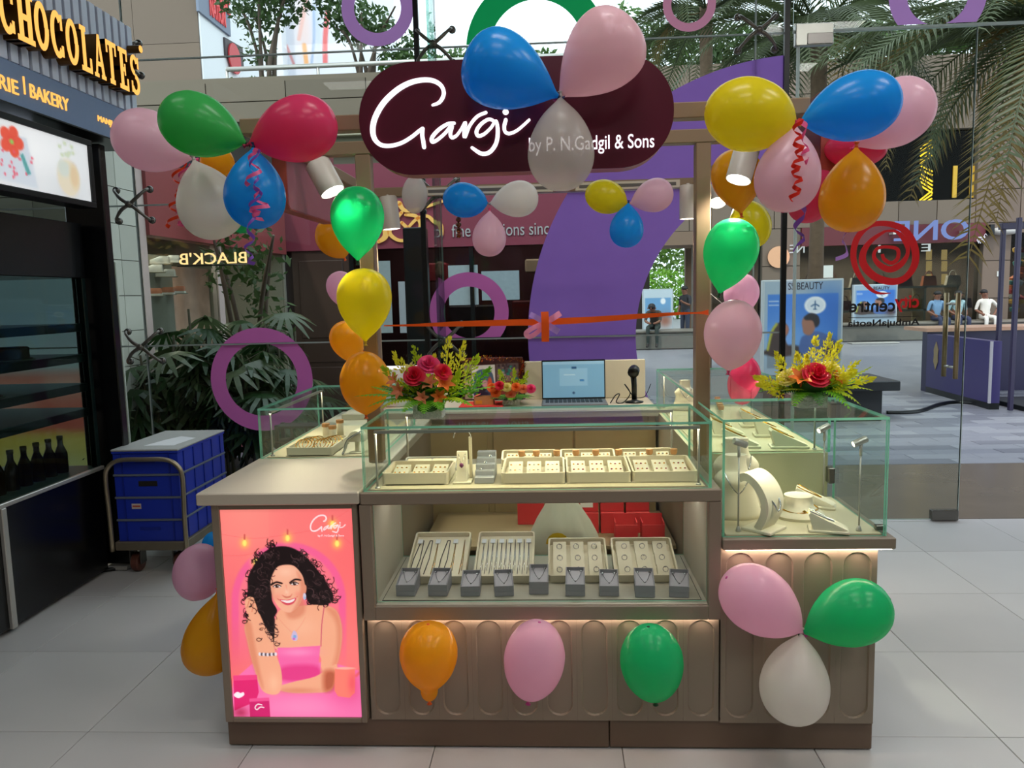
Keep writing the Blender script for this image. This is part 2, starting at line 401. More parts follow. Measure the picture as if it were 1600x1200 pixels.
# vinyl rings stuck on the glass
def vinyl(name, col): return leaf_mat(name, col, .55, .5, .05)
V_mag, V_lil, V_grn, V_pnk, V_vio = vinyl('vinyl_magenta', (206, 108, 180)), vinyl('vinyl_lilac', (200, 146, 216)), vinyl('vinyl_green', (0, 178, 98)), vinyl('vinyl_pink', (226, 148, 178)), vinyl('vinyl_violet', (150, 108, 198))
def ring(px, py, R, r, m, label=None, a0=0, a1=360, xmax=None, n=72, zmin=.02):
    c = un(px, py, Y=GY); k = (c-CAMP).dot(_fw)/F_PX; R, r = R*k, r*k; mb = MB(); v = []; f = []
    for i in range(n+1):
        a = math.radians(a0+(a1-a0)*i/n); v += [(c.x+R*math.cos(a), GY-.004, c.z+R*math.sin(a)), (c.x+r*math.cos(a), GY-.004, c.z+r*math.sin(a))]
    f = [(2*i, 2*i+1, 2*i+3, 2*i+2) for i in range(n)]
    mb.add(v, f); o = mb.obj('vinyl_ring', m, win, world=True)
    bm = bmesh.new(); bm.from_mesh(o.data)
    def cut(co, no): bmesh.ops.bisect_plane(bm, geom=bm.verts[:]+bm.edges[:]+bm.faces[:], plane_co=co, plane_no=no, clear_outer=True)
    if xmax is not None: cut((xmax, 0, 0), (1, 0, 0))
    cut((0, 0, zmin), (0, 0, -1)); cut((0, 0, 4.28), (0, 0, 1))
    for z in (1.265, 2.2, 3.125):
        for s_ in (-.006, .006): bmesh.ops.bisect_plane(bm, geom=bm.verts[:]+bm.edges[:]+bm.faces[:], plane_co=(0, 0, z+s_), plane_no=(0, 0, 1))
        bmesh.ops.delete(bm, geom=[q for q in bm.faces if abs(q.calc_center_median().z-z) < .0055], context='FACES')
    bm.to_mesh(o.data); bm.free()
    if label: o['label'] = label
ring(409, 593, 81, 57, V_mag, 'magenta ring behind the left display case')
ring(590, 13, 57, 37, V_lil, 'lilac ring at the top')
ring(838, 76, 110, 73, V_grn, 'green ring behind the sign')
ring(1077, 7, 41, 28, V_pnk, 'small pink ring at the top')
ring(1465, -10, 75, 47, V_lil, 'lilac ring over the glass door', zmin=3.14)
ring(733, 488, 62, 40, V_mag, 'magenta ring behind the sign post', zmin=1.275)
ring(1245, 522, 420, 250, V_vio, 'giant violet ring', 60, 300, 1.46, 120)
# spider fittings
M_spid = mat('spider_steel', (112, 107, 100), .3, .55, var=.08)
def spider(x, z, label, s=1.):
    t = thing('spider_fitting', label, 'glass fitting', (x, GY-.07, z), group='spider fittings of the glass front')
    MB().lathe([(.022, -.02), (.024, 0), (.022, .02), (.012, .03)], 12, ax=Matrix.Rotation(PI/2, 3, 'X')).obj('hub', M_spid, t, True)
    for sx in (-1, 1):
        for sz in (-1, 1):
            a = MB().tube(smooth_pts([(0, 0, 0), (sx*.05*s, -.012, sz*.035*s), (sx*.1*s, .01, sz*.085*s), (sx*.112*s, .04, sz*.1*s)], 5), [.012]*8+[.010]*8, 8).obj('arm', M_spid, t, True)
            MB().lathe([(.02, -.0), (.024, .012), (.024, .02)], 12, (sx*.113*s, .045, sz*.1*s), ax=Matrix.Rotation(-PI/2, 3, 'X')).obj('bolt', M_chrome, a, True)
for x, z, l in ((-2.76, 2.2, 'four-armed steel glass fitting beside the bakery light box'), (-2.76, 1.265, 'lower left steel glass fitting, in front of the plants'), (-2.76, 3.125, 'steel glass fitting at the end of the bakery sign'),
                (-.72, 3.125, 'four-armed steel glass fitting just above the maroon sign, left half'), (1.29, 3.125, 'four-armed steel glass fitting above the yellow balloon'), (-.72, 2.2, 'steel glass fitting under the maroon sign, behind the light rail'), (-.72, 1.265, 'steel glass fitting behind the tall flower arrangement')):
    spider(x, z, l)
# ------------------------------------------------------------------ glass door with pull handles and the mall's mark
door = thing('door_1', None, None, (1.56, GY, 0), kind='structure')
pane(1.562, 2.63, .012, 3.115, door)
MB().box(2.63, 2.634, GY-.001, GY+.013, .012, 3.115).obj('polished_edge', leaf_mat('door_edge', (222, 234, 230), .6, .2, .02), door, world=True)
MB().box(1.545, 1.56, GY-.004, GY+.016, 0, 3.12).obj('jamb_strip', M_seal, door, world=True)
for x0, x1, z0, z1 in ((1.53, 1.76, 3.04, 3.17), (2.46, 2.63, .005, .075), (1.56, 1.72, .005, .075)):
    o = MB().bbox(x0, x1, GY-.018, GY+.03, z0, z1, .004).obj('patch_fitting', M_chrome if z0 < 1 else mat('patch_steel', (176, 178, 170), .3, .6), door, world=True)
MB().bbox(1.6, 1.755, GY-.024, GY-.018, 3.045, 3.11, .002).obj('patch_plate', M_chrome, door, world=True)
for dy, px in ((-.07, 1475), (.08, 1497)):
    a = un(1477, 458, Y=GY-.06); b = un(1477, 592, Y=GY-.06); x = 2.545
    h = MB().tube([(x, GY+dy, b.z), (x, GY+dy, a.z)], .015, 12).obj('pull_handle', mat('brass_steel', (150, 132, 100), .3, .7), door, True, world=True)
    for z in (a.z-.07, b.z+.07): MB().tube([(x, GY+dy, z), (x, GY+(.0 if dy < 0 else .012), z)], .009, 8).obj('handle_stud', M_steel, h, True, world=True)
M_red = mat('vinyl_red', (222, 14, 28), .5, var=.03); M_vblk = mat('vinyl_black', (20, 18, 22), .5, var=.03)
def onglass(a, b, e): p = un(a, b, Y=GY); return (p.x, GY-.004-e, p.z)
lg = MB()
stroke_mb(lg, [(1391, 458), (1366, 456), (1343, 432), (1333, 402), (1339, 372), (1360, 352), (1389, 350), (1414, 361), (1428, 385), (1429, 412), (1414, 434), (1392, 440), (1366, 432), (1349, 413), (1349, 393), (1362, 375), (1383, 361)], [1, 5, 8, 9.5, 9.5, 8, 9, 11, 12, 11, 9.5, 11, 12, 12, 10, 7, 4], onglass, 0, .001, caps=False)
stroke_mb(lg, [(1383, 361), (1400, 362), (1414, 377), (1418, 395), (1408, 412), (1390, 421), (1373, 413), (1365, 400), (1371, 388), (1388, 386), (1402, 390), (1402, 404), (1392, 411), (1381, 405), (1378, 397)], [3, 5, 9, 6, 9, 10, 9, 6, 5, 5, 6, 6, 6, 6, 5], onglass, .0004, .0014, caps=False)
lg.obj('spiral_emblem', M_red, door, world=True)
def mirr(xr, yb, sc):   # lettering seen from behind: advances to the left
    p0 = un(xr, yb, Y=GY)
    return lambda a, b, e: (p0.x-a, GY-.005-e, p0.z+b)
K5 = 5.2/F_PX
put_text('city', door, 'letter', M_red, 36*K5, 25*K5, mirr(1435, 487, 1), .001, bold=.022)
put_text('centre', door, 'letter', M_vblk, 68*K5, 17*K5, mirr(1398, 487, 1), .001, bold=.022)
MB().box(un(1436, 494, Y=GY).x-104*K5, un(1436, 494, Y=GY).x, GY-.006, GY-.005, un(1436, 494, Y=GY).z-.002, un(1436, 494, Y=GY).z+.002).obj('rule_line', M_vblk, door, world=True)
put_text('AmbujaNeotia', door, 'letter', M_vblk, 106*K5, 13*K5, mirr(1436, 511, 1), .001, bold=.022)
# ================================================================== jewellery kiosk
M_taupe = mat('taupe_laminate', (137, 123, 107), .42, var=.03, scale=6)
M_slab = mat('taupe_lit_top', (196, 187, 170), .35, var=.03, scale=6)  # paler copy of the taupe laminate, lamp light put into its colour
M_plinth = mat('plinth_laminate', (108, 88, 72), .45, var=.04, scale=6)
M_cream = mat('cream_liner', (214, 203, 172), .5, var=.03)
M_inner = mat('inner_panel', (196, 188, 170), .5, var=.03)
M_dark = mat('dark_gap', (30, 26, 24), .6)
M_case = thin_glass('case_glass', (250, 254, 252), .5, .022)
M_teal = leaf_mat('green_glass_edge', (150, 222, 196), .5, .2, .1)
M_led = glow('warm_led', (255, 226, 204), 30)
M_caseled = glow('case_led', (255, 236, 190), 48)
def pill_panel(parent, cx, w, z0, z1, y, pr, pz0, pz1, m):
    """one panel with a sunk long rounded recess"""
    mb = MB(); x0, x1 = cx-w/2, cx+w/2; n = 10; d = .007
    arcT = [(cx+pr*math.cos(PI-PI*i/n), pz1-pr+pr*math.sin(PI-PI*i/n)) for i in range(n+1)]
    arcB = [(cx+pr*math.cos(PI+PI*i/n), pz0+pr+pr*math.sin(PI+PI*i/n)) for i in range(n+1)]
    Q = lambda a, b, c, e: mb.quad(*[(p[0], y, p[1]) for p in (a, b, c, e)])
    Q((x0, z0), (cx-pr, z0), (cx-pr, z1), (x0, z1)); Q((cx+pr, z0), (x1, z0), (x1, z1), (cx+pr, z1))
    for i in range(n):
        a, b = arcT[i], arcT[i+1]; Q(a, b, (b[0], z1), (a[0], z1))
        a, b = arcB[i], arcB[i+1]; Q((a[0], z0), (b[0], z0), b, a)
    loop = arcT+arcB[::-1]; loop = [p for i, p in enumerate(loop) if i == 0 or abs(p[0]-loop[i-1][0])+abs(p[1]-loop[i-1][1]) > 1e-6]
    k = len(loop); cz = (pz0+pz1)/2
    def off(p, o):
        c = (cx, min(max(p[1], pz0+pr), pz1-pr)); vx, vz = p[0]-c[0], p[1]-c[1]; L = math.hypot(vx, vz) or 1
        return (p[0]-vx/L*o, p[1]-vz/L*o)
    A = [(p[0], y, p[1]) for p in loop]; B = [(off(p, .004)[0], y+d, off(p, .004)[1]) for p in loop]
    mb.add(A+B, [(i, (i+1) % k, k+(i+1) % k, k+i) for i in range(k)]+[tuple(range(k, 2*k))])
    return mb.obj('recessed_panel', m, parent, world=True)
def case_pane(parent, x0, x1, y0, y1, z0, z1, thin):
    """sheet of display-case glass, green at its cut edges; thin axis 0,1,2"""
    mb = MB().box(x0, x1, y0, y1, z0, z1); keep = {2: (0, 1), 1: (2, 4), 0: (3, 5)}[thin]
    mb.m = [0 if i in keep else 1 for i in range(6)]
    return mb.obj('glass_pane', [M_case, M_teal], parent, world=True)
def glass_case(label, x0, x1, y0, y1, z0, z1, th=.008, back=True, group='glass display cases on the kiosk'):
    t = thing('display_case', label, 'display case', ((x0+x1)/2, (y0+y1)/2, z0), group=group)
    case_pane(t, x0, x1, y0, y0+th, z0, z1-th, 1); case_pane(t, x0, x0+th, y0+th, y1-th, z0, z1-th, 0); case_pane(t, x1-th, x1, y0+th, y1-th, z0, z1-th, 0)
    if back: case_pane(t, x0, x1, y1-th, y1, z0, z1-th, 1)
    case_pane(t, x0, x1, y0, y1, z1-th, z1, 2)
    return t
def light_bar(parent, a, b, drop, legs=True):
    """slim chrome bar with an LED line, on two legs"""
    a, b = Vector(a), Vector(b); d = (b-a).normalized()
    w = d.cross(Vector((0, 0, 1)))*.0065; h = Vector((0, 0, .005)); v = [p+u*w+k*h for p in (a, b) for u, k in ((-1, -1), (1, -1), (1, 1), (-1, 1))]
    bar = MB().add(v, [(0, 1, 2, 3), (7, 6, 5, 4), (0, 4, 5, 1), (1, 5, 6, 2), (2, 6, 7, 3), (3, 7, 4, 0)]).obj('light_bar', M_steel, parent, world=True)
    q = Vector((0, 0, -.0053)); s = w*.55
    MB().quad(a+q+s, b+q+s, b+q-s, a+q-s).obj('led_line', M_caseled, bar, world=True)
    if legs:
        for p in (a+d*.004, b-d*.004):
            MB().tube([p, (p.x, p.y, drop)], .004, 8).obj('bar_leg', M_steel, parent, True, world=True)
            MB().lathe([(.009, 0), (.009, .005), (.005, .008)], 10, (p.x, p.y, drop)).obj('bar_foot', M_steel, parent, True, world=True)
YF = 2.5
# ---- plinth (two lengths, seam as in the photo)
pl = thing('plinth', 'dark taupe plinth running along the bottom of the kiosk front', 'plinth', (-.06, 2.53, 0))
for x0, x1 in ((-1.165, .163), (.166, 1.04)): MB().bbox(x0, x1, 2.523, 4.3, .004, .104, .003).obj('plinth_board', M_plinth, pl, world=True)
# ---- left cabinet with the light box
lc = thing('cabinet', 'taupe cabinet on the left with the glowing portrait poster', 'cabinet', (-.9, 2.6, .105), group='kiosk cabinets')
MB().box(-1.158, -.66, 2.53, 4.3, .105, .875).obj('carcass', M_taupe, lc, world=True)
PX0, PX1, PZ0, PZ1 = -1.131, -.681, .122, .858
for b in ((-1.158, PX0, .105, .875), (PX1, -.662, .105, .875)): MB().bbox(b[0], b[1], 2.494, 2.53, b[2], b[3], .002).obj('light_box_frame', M_taupe, lc, world=True)
for b in ((.105, PZ0), (PZ1, .875)): MB().bbox(PX0, PX1, 2.494, 2.53, b[0], b[1], .002).obj('light_box_frame', M_taupe, lc, world=True)
MB().bbox(-1.202, -.651, 2.482, 4.32, .875, .917, .004).obj('top_slab', M_slab, lc, world=True)
# ---- main counter
mc = thing('display_counter', 'taupe middle counter with a lit window of trays and boxes', 'counter', (-.06, 2.6, .105), group='kiosk cabinets')
MB().bbox(-.648, .53, 2.482, 3.0, .872, .914, .004).obj('top_slab', M_taupe, mc, world=True)
for b in ((-.653, -.614, .475, .872), (.489, .53, .475, .872), (-.614, .489, .475, .523)): MB().bbox(b[0], b[1], 2.484, 2.52, b[2], b[3], .002).obj('window_frame', M_taupe, mc, world=True)
MB().box(-.64, .52, 2.5, 2.985, .5, .524).obj('window_floor', M_slab, mc, world=True)
MB().bbox(-.598, .473, 2.535, 2.97, .524, .5275, .001).obj('floor_inlay', M_inner, mc, world=True)
MB().box(-.601, .476, 2.532, 2.973, .5242, .5248).obj('joint_line', M_dark, mc, world=True)  # black joint around the floor inlay
for x0, x1 in ((-.64, -.615), (.49, .515)): MB().box(x0, x1, 2.52, 2.985, .524, .872).obj('side_lining', M_inner, mc, world=True)
case_pane(mc, -.613, .488, 2.512, 2.518, .5285, .870, 1); case_pane(mc, -.613, .488, 2.975, 2.981, .5285, .870, 1)
MB().box(-.64, .52, 2.54, 2.98, .105, .5).obj('carcass', M_plinth, mc, world=True)
NP = 10; pw = (.53+.652)/NP
for i in range(NP): pill_panel(mc, -.652+pw*(i+.5), pw-.0006, .106, .4745, 2.515, .044, .123, .462, M_taupe)
MB().box(-.64, .52, 2.503, 2.51, .4715, .4745).obj('led_strip', M_led, mc, world=True)
MB().box(-.6, .475, 2.70, 2.71, .8660, .8715).obj('led_strip', glow('window_led', (255, 247, 240), 24), mc, world=True)
# ---- right cabinet, lower top
rc = thing('cabinet', 'taupe cabinet on the right with a low glass case on top', 'cabinet', (.79, 2.7, .105), group='kiosk cabinets')
MB().box(.538, 1.032, 2.54, 4.3, .105, .712).obj('carcass', M_taupe, rc, world=True)
for i in range(4): pill_panel(rc, .533+.1248*(i+.5), .1242, .106, .7115, 2.505, .046, .123, .695, M_taupe)
MB().box(1.0322, 1.0335, 2.505, 2.54, .106, .7115).obj('edge_band', M_taupe, rc, world=True)
MB().bbox(.532, 1.078, 2.474, 3.0, .713, .75, .003).obj('top_slab', M_taupe, rc, world=True)
MB().box(.545, 1.07, 2.488, 2.5, .7085, .7125).obj('led_strip', M_led, rc, world=True)
MB().box(.55, 1.045, 2.51, 2.97, .75, .7545).obj('case_floor', M_cream, rc, world=True)
MB().box(.536, 1.035, 2.985, 4.3, .713, .923).obj('raised_block', M_cream, rc, world=True)
# ---- back counter with a cream back panel
bc = thing('cabinet', 'cream back counter carrying the laptop', 'cabinet', (-.1, 4.2, .0), group='kiosk cabinets')
MB().bbox(-1.12, .53, 4.0, 4.46, .91, .95, .004).obj('top_slab', M_slab, bc, world=True)
MB().box(-1.1, .52, 4.05, 4.44, .105, .91).obj('carcass', mat('cabinet_tan', (168, 142, 100), .5, var=.06), bc, world=True)
_a, _b = un(820, 600, Y=4.45), un(1008, 600, Y=4.45)
MB().bbox(_a.x, _b.x, 4.44, 4.47, .95, 1.168, .003).obj('back_panel', mat('cream_board', (222, 212, 184), .5, var=.03), bc, world=True)
MB().bbox(-1.15, -.62, 4.44, 4.47, .95, 1.12, .003).obj('back_panel', mat('cream_board', (222, 212, 184), .5), bc, world=True)
for x in (-.78, -.33, .1): MB().bbox(x, x+.42, 4.035, 4.052, .14, .88, .003).obj('cabinet_door', mat('cabinet_tan', (168, 142, 100), .5), bc, world=True)
# ---- glass cases
g1 = glass_case('wide green-edged glass case of ring trays on the middle counter', -.638, .5, 2.495, 2.9, .9145, 1.132)
light_bar(g1, (-.602, 2.53, 1.108), (.468, 2.53, 1.108), .916); light_bar(g1, (-.56, 2.862, 1.112), (.43, 2.862, 1.112), .916)
g2 = glass_case('square glass case of necklace stands on the right cabinet', .535, 1.055, 2.495, 2.972, .7505, 1.137)
for z in (.84, 1.09): MB().bbox(1.028, 1.052, 2.95, 2.99, z-.03, z+.03, .003).obj('hinge', M_chrome, g2, world=True)
MB().bbox(1.035, 1.07, 2.53, 2.55, .757, .775, .003).obj('lock', M_chrome, g2, world=True)
g3 = glass_case('glass case set back on the left cabinet, with a bangle tray inside', -1.19, -.7, 3.035, 3.83, .9175, 1.122)
light_bar(g3, (-1.155, 3.075, 1.1), (-1.155, 3.79, 1.1), .919)
g4 = glass_case('far glass case along the right side, behind the square one', .55, 1.045, 2.99, 4.24, .9235, 1.132)
light_bar(g4, (.585, 3.03, 1.105), (.585, 4.2, 1.105), .9245); light_bar(g4, (1.0, 3.03, 1.105), (1.0, 4.2, 1.105), .9245)
for x0, x1, y0, y1, z in ((-.62, .482, 2.515, 2.885, .9145), (-1.17, -.72, 3.055, 3.81, .9175), (.57, 1.025, 3.01, 4.22, .9235)):
    tg = g1 if z < .916 else g3 if z < .92 else g4
    MB().box(x0, x1, y0, y1, z, z+.003).obj('case_floor', M_cream, tg, world=True)
# ---- canopy frame
M_frame = mat('bronze_frame', (142, 119, 94), .42, .1, var=.04, scale=5)
fr = thing('canopy_frame', 'bronze tube canopy frame on slim posts over the kiosk', 'frame', (-.1, 2.95, .75))
for x0, x1, y0, y1, z0 in ((-.722, -.666, 2.925, 2.98, .92), (.525, .579, 2.925, 2.98, .75), (-.985, -.935, 4.155, 4.205, .9), (.74, .79, 4.155, 4.205, .9)):
    MB().bbox(x0, x1, y0, y1, z0, 2.078, .003).obj('post', M_frame, fr, world=True)
for y in (2.535, 2.95, 4.18): MB().bbox(-.985, .795, y-.026, y+.026, 2.078, 2.126, .003).obj('cross_beam', M_frame, fr, world=True)
for x in (-.96, .77):
    for y0, y1 in ((2.562, 2.923), (2.977, 4.153)): MB().bbox(x-.024, x+.024, y0, y1, 2.079, 2.125, .003).obj('side_beam', M_frame, fr, world=True)
M_rail = mat('rail_beige', (200, 192, 176), .4, var=.02); M_slot = mat('rail_slot', (96, 92, 88), .5, .4, var=.05)
for a, b in ((-.66, .01), (.125, .66)):
    o = MB().bbox(a, b, 4.13, 4.152, 2.075, 2.115, .002).obj('light_rail', M_rail, fr, world=True)
    MB().box(a+.02, b-.02, 4.1285, 4.131, 2.087, 2.103).obj('rail_slot', M_slot, o, world=True)
# ---- spot lamps
M_lampw = mat('lamp_white', (205, 198, 188), .4, var=.02); M_lampglow = glow('lamp_face', (255, 248, 235), 14)
def spot(label, p, d, r, L, beam, power, on=True):
    p = Vector(p); d = Vector(d).normalized(); q = Vector((0, 0, 1)).rotation_difference(d).to_matrix()
    t = thing('spot_lamp', label, 'lamp', tuple(p), group='spot lamps under the canopy')
    MB().lathe([(0, 0), (r*.9, 0), (r, .006), (r, L), (r*.93, L), (r*.9, L-.012), (0, L-.012)], 24, ax=q).obj('lamp_housing', M_lampw, t, True, angle=40)
    if on: MB().lathe([(0, L-.011), (r*.9, L-.011), (r*.9, L-.0105)], 24, ax=q).obj('lamp_lens', M_lampglow, t)
    MB().tube([(0, 0, 0), (0, 0, max(.01, beam-p.z))], .008, 8).obj('stem', M_lampw, t, True)
    if power:
        l = bpy.data.lights.new('spot_beam', 'SPOT'); l.energy = power; l.spot_size = math.radians(100); l.spot_blend = .5; l.color = (1, .91, .76); l.shadow_soft_size = .03
        o = bpy.data.objects.new('spot_beam', l); COL.objects.link(o); o.parent = t; o.location = d*(L+.01)
        o.rotation_euler = (-d).to_track_quat('Z', 'Y').to_euler()
spot('white spot lamp tilted right, under the red balloon on the left', (-.868, 2.94, 2.055), (.38, -.1, -.72), .048, .125, 2.08, 38)
spot('white spot lamp tilted left, under the yellow balloon on the right', (.71, 2.94, 2.055), (-.26, -.2, -.8), .046, .125, 2.08, 38)
spot('grey spot lamp hanging straight behind the green balloon', (-.86, 4.16, 2.08), (.08, 0, -1), .048, .17, 2.08, 24)
spot('beige spot lamp hanging beside the right post', (.7, 4.13, 2.085), (0, 0, -1), .043, .17, 2.085, 24)
spot('small glowing spot lamp right of the right post', (.85, 4.16, 2.07), (-.05, -.55, -.8), .045, .1, 2.08, 12)
# ---- side signs
M_mar = mat('maroon_acrylic', (96, 24, 44), .3, var=.03); M_marside = mat('maroon_side', (150, 62, 48), .4, var=.04)
def rrect(x0, x1, z0, z1, r, n=8):
    P = []
    for cx, cz, a0 in ((x1-r, z1-r, 0), (x0+r, z1-r, 90), (x0+r, z0+r, 180), (x1-r, z0+r, 270)):
        P += [(cx+r*math.cos(math.radians(a0+90*i/n)), cz+r*math.sin(math.radians(a0+90*i/n))) for i in range(n+1)]
    return P
for x, y0, y1, lab in ((-.985, 2.86, 3.5, 'maroon side sign seen from its back, beside the left spot lamp'), (.93, 2.74, 3.38, 'dark red side sign half hidden by the right balloon cluster')):
    P = rrect(y0, y1, 1.88, 2.2, .03); t = thing('side_sign', lab, 'sign', (x, (y0+y1)/2, 1.88), group='side signs')
    MB().prism(P, x-.025, x+.025, lambda a, b, e: (e, a, b)).obj('sign_body', M_marside, t, world=True)
    MB().prism(rrect(y0+.004, y1-.004, 1.884, 2.196, .028), x+.025, x+.027, lambda a, b, e: (e, a, b)).obj('sign_face', mat('mauve_sheen', (150, 84, 98), .4), t, world=True)  # reflected light is put into this face's mauve
    MB().prism(rrect(y0+.004, y1-.004, 1.884, 2.196, .028), x-.027, x-.025, lambda a, b, e: (e, a, b)).obj('sign_face', M_mar, t, world=True)
    MB().box(x-.01, x+.01, y0+.2, y0+.24, 2.13, 2.128).obj('bracket', M_frame, t, world=True) if False else None
# ---- main sign
SY = 2.43
sg = thing('shop_sign', 'maroon rounded sign with glowing white script lettering above the kiosk', 'sign', (-.11, SY+.04, 1.93))
sa, sb, st, sbm = un(561, 182, Y=SY), un(1053, 182, Y=SY), un(806, 90, Y=SY), un(806, 268, Y=SY)
sx0, sx1, sz0, sz1 = sa.x, sb.x, sbm.z, st.z
MB().prism(rrect(sx0, sx1, sz0, sz1, (sz1-sz0)*.49, 16), SY+.001, SY+.078).obj('sign_body', mat('sign_return_glow', (168, 92, 74), .35, var=.03), sg, world=True)  # orange glow from below is put into the side colour
MB().prism(rrect(sx0, sx1, sz0, sz1, (sz1-sz0)*.49, 16), SY-.002, SY+.001).obj('sign_face', mat('sign_maroon', (82, 22, 40), .25, var=.04, scale=4), sg, world=True)
for x in (-.4, .2): MB().box(x-.02, x+.02, SY+.078, 2.51, 2.09, 2.115).obj('bracket', M_frame, sg, world=True)
M_white_led = glow('sign_led', (250, 248, 255), 1.6)
def onsign(a, b, e): p = un(400+a/4, b/4, Y=SY); return (p.x, SY-.0025-e, p.z)
def script_word(parent, frame, k=1., e=.006, nm='letter'):
    S1 = [([(1105, 660), (1150, 640), (1175, 590), (1160, 540), (1110, 508), (1040, 503), (960, 522), (880, 568), (800, 645), (748, 735), (732, 812), (745, 872), (785, 908), (845, 913), (912, 895), (972, 860), (1020, 822), (1044, 806)], [16, 24, 27, 29, 31, 33, 35, 37, 38, 38, 37, 34, 30, 27, 25, 24, 24, 26]), ([(1043, 808), (1041, 850), (1048, 890), (1052, 922)], [26, 28, 28, 28])]
    Sa = [([(1240, 772), (1200, 777), (1145, 812), (1104, 858), (1102, 888), (1132, 878), (1182, 836), (1226, 786), (1216, 838), (1226, 862), (1256, 848), (1290, 800)], [22, 23, 25, 26, 26, 23, 22, 24, 25, 24, 20, 18])]
    Sr = [([(1290, 800), (1310, 768), (1304, 815), (1306, 858), (1338, 786), (1385, 730), (1438, 706)], [20, 24, 26, 26, 22, 22, 22])]
    Sg = [([(1492, 762), (1456, 748), (1408, 778), (1380, 820), (1388, 850), (1424, 842), (1470, 800), (1500, 758), (1512, 820), (1502, 896), (1462, 952), (1410, 962), (1352, 926)], [22, 22, 24, 26, 26, 22, 20, 22, 28, 28, 28, 28, 22])]
    Si = [([(1562, 752), (1552, 795), (1560, 828), (1590, 836), (1640, 812), (1708, 752)], [26, 26, 24, 22, 20, 18])]
    for k_, ss in enumerate((S1, Sa, Sr, Sg, Si)):
        mb = MB()
        for j, (p, w) in enumerate(ss):
            for q in p: pass
            stroke_mb(mb, p, [q*.86 for q in w], frame, -.0002*j, e)
        if k_ == 4: mb.prism([(1561+19*math.cos(2*PI*q/14), 703+17*math.sin(2*PI*q/14)) for q in range(14)], 0, e, frame)
        mb.obj(nm, M_white_led, parent, world=True)
script_word(sg, onsign)
_p = un(827, 241, Y=SY); _q = un(1022, 241, Y=SY)
put_text('by P. N.Gadgil & Sons', sg, 'letter', M_white_led, (_q.x-_p.x), 27*SY/F_PX, lambda a, b, e: (_p.x+a, SY-.0025-e, _p.z-.006+b), .004)
# ---- ribbon with bow
M_rib = mat('orange_satin', (255, 96, 22), .35, var=.05, sss=0); M_rpk = leaf_mat('pink_satin', (250, 150, 190), .2); M_rpu = leaf_mat('lilac_satin', (178, 140, 220), .2)
def ribbon_band(name, pts, hw, m, parent=None, n=10, world=True):
    """flat band through points; hw half-heights"""
    P = smooth_pts(pts, n); Hh = [w[0] for w in smooth_pts([(h, 0, 0) for h in hw], n)]
    mb = MB(); v = []; 
    for p, h in zip(P, Hh): v += [(p.x, p.y, p.z-h), (p.x, p.y, p.z+h)]
    mb.add(v, [(2*i, 2*i+2, 2*i+3, 2*i+1) for i in range(len(P)-1)])
    return mb.obj(name, m, parent, True, world=world)
rb = thing('ribbon', 'orange satin ribbon stretched between the posts with a bow', 'ribbon', (-.05, 2.9, 1.44))
yr = 2.9
R_pts = [un(600, 509, Y=yr), un(650, 508, Y=yr), un(720, 506, Y=yr), un(800, 504, Y=yr-.01), un(850, 503, Y=yr-.01), un(930, 499, Y=yr), un(1000, 494, Y=yr), un(1060, 490, Y=yr), un(1090, 489, Y=yr), un(1107, 488, Y=yr)]
ribbon_band('band', R_pts, [.002, .005, .010, .0115, .012, .011, .009, .005, .0035, .01], M_rib, rb)
def pxband(name, L, w, m, par, y):
    """ribbon loop in the bow, px path with half width across"""
    P = [un(a, b, Y=y+dy) for a, b, dy in L]; P = smooth_pts(P, 8); v = []
    for i, p in enumerate(P):
        d = (P[min(i+1, len(P)-1)]-P[max(i-1, 0)]).normalized(); s = d.cross(Vector((0, 1, 0))).normalized()*w; v += [p-s, p+s]
    return MB().add(v, [(2*i, 2*i+2, 2*i+3, 2*i+1) for i in range(len(P)-1)]).obj(name, m, par, True, world=True)
pxband('bow_tail', [(851, 487, -.03), (852, 505, -.035), (852, 534, -.03)], .014, M_rib, rb, yr)
pxband('bow_loop', [(850, 505, -.02), (832, 513, -.03), (822, 521, -.03), (828, 526, -.02), (842, 517, -.015), (852, 504, -.02)], .009, M_rpk, rb, yr)
pxband('bow_loop', [(852, 504, -.02), (864, 497, -.03), (876, 489, -.025)], .011, M_rpk, rb, yr)
pxband('bow_loop', [(850, 504, -.018), (838, 496, -.03), (828, 491, -.025)], .010, M_rpu, rb, yr)
pxband('bow_loop', [(852, 506, -.018), (864, 513, -.03), (873, 519, -.025)], .012, M_rpu, rb, yr)
# ------------------------------------------------------------------ portrait light box (printed film, lit from behind)
def warp(u, v):
    y = 50+v*1092; l = 45+(y-55)*70/1085; r = 738+(y-45)*45/1100
    return l+u*(r-l), y
pt = Paint(234, 366, 0, 1, 0, 1, warp)
X, Y_ = pt.X, pt.Y
pt.C[:] = (248, 124, 122)
pt.blob(180, 60, 170, 180, (252, 158, 140), .5); pt.blob(720, 330, 150, 300, (244, 104, 108), .6); pt.blob(90, 700, 120, 300, (232, 92, 108), .6)
pt.fill(np.clip((305-X)/3, 0, 1)*np.clip((260-Y_)/60, 0, 1)*.25, (255, 150, 135))
for rr_, c, k in ((300, (238, 92, 158), .75), (262, (250, 128, 132), .75)):
    d = np.maximum(np.hypot((X-405), np.minimum(Y_-520, 0)), np.abs(X-405)); pt.fill(np.clip((rr_-d)/14+.5, 0, 1)*np.clip((900-Y_)/300, 0, 1)*k, c)
for a, b, sag in (((50, 175), (405, 178), 22), ((405, 178), (720, 60), 30), ((60, 285), (250, 270), 8), ((620, 120), (735, 230), 5)): pt.line([a, ((a[0]+b[0])/2, (a[1]+b[1])/2+sag), b], 2.2, (214, 92, 96), 3, k=.6)
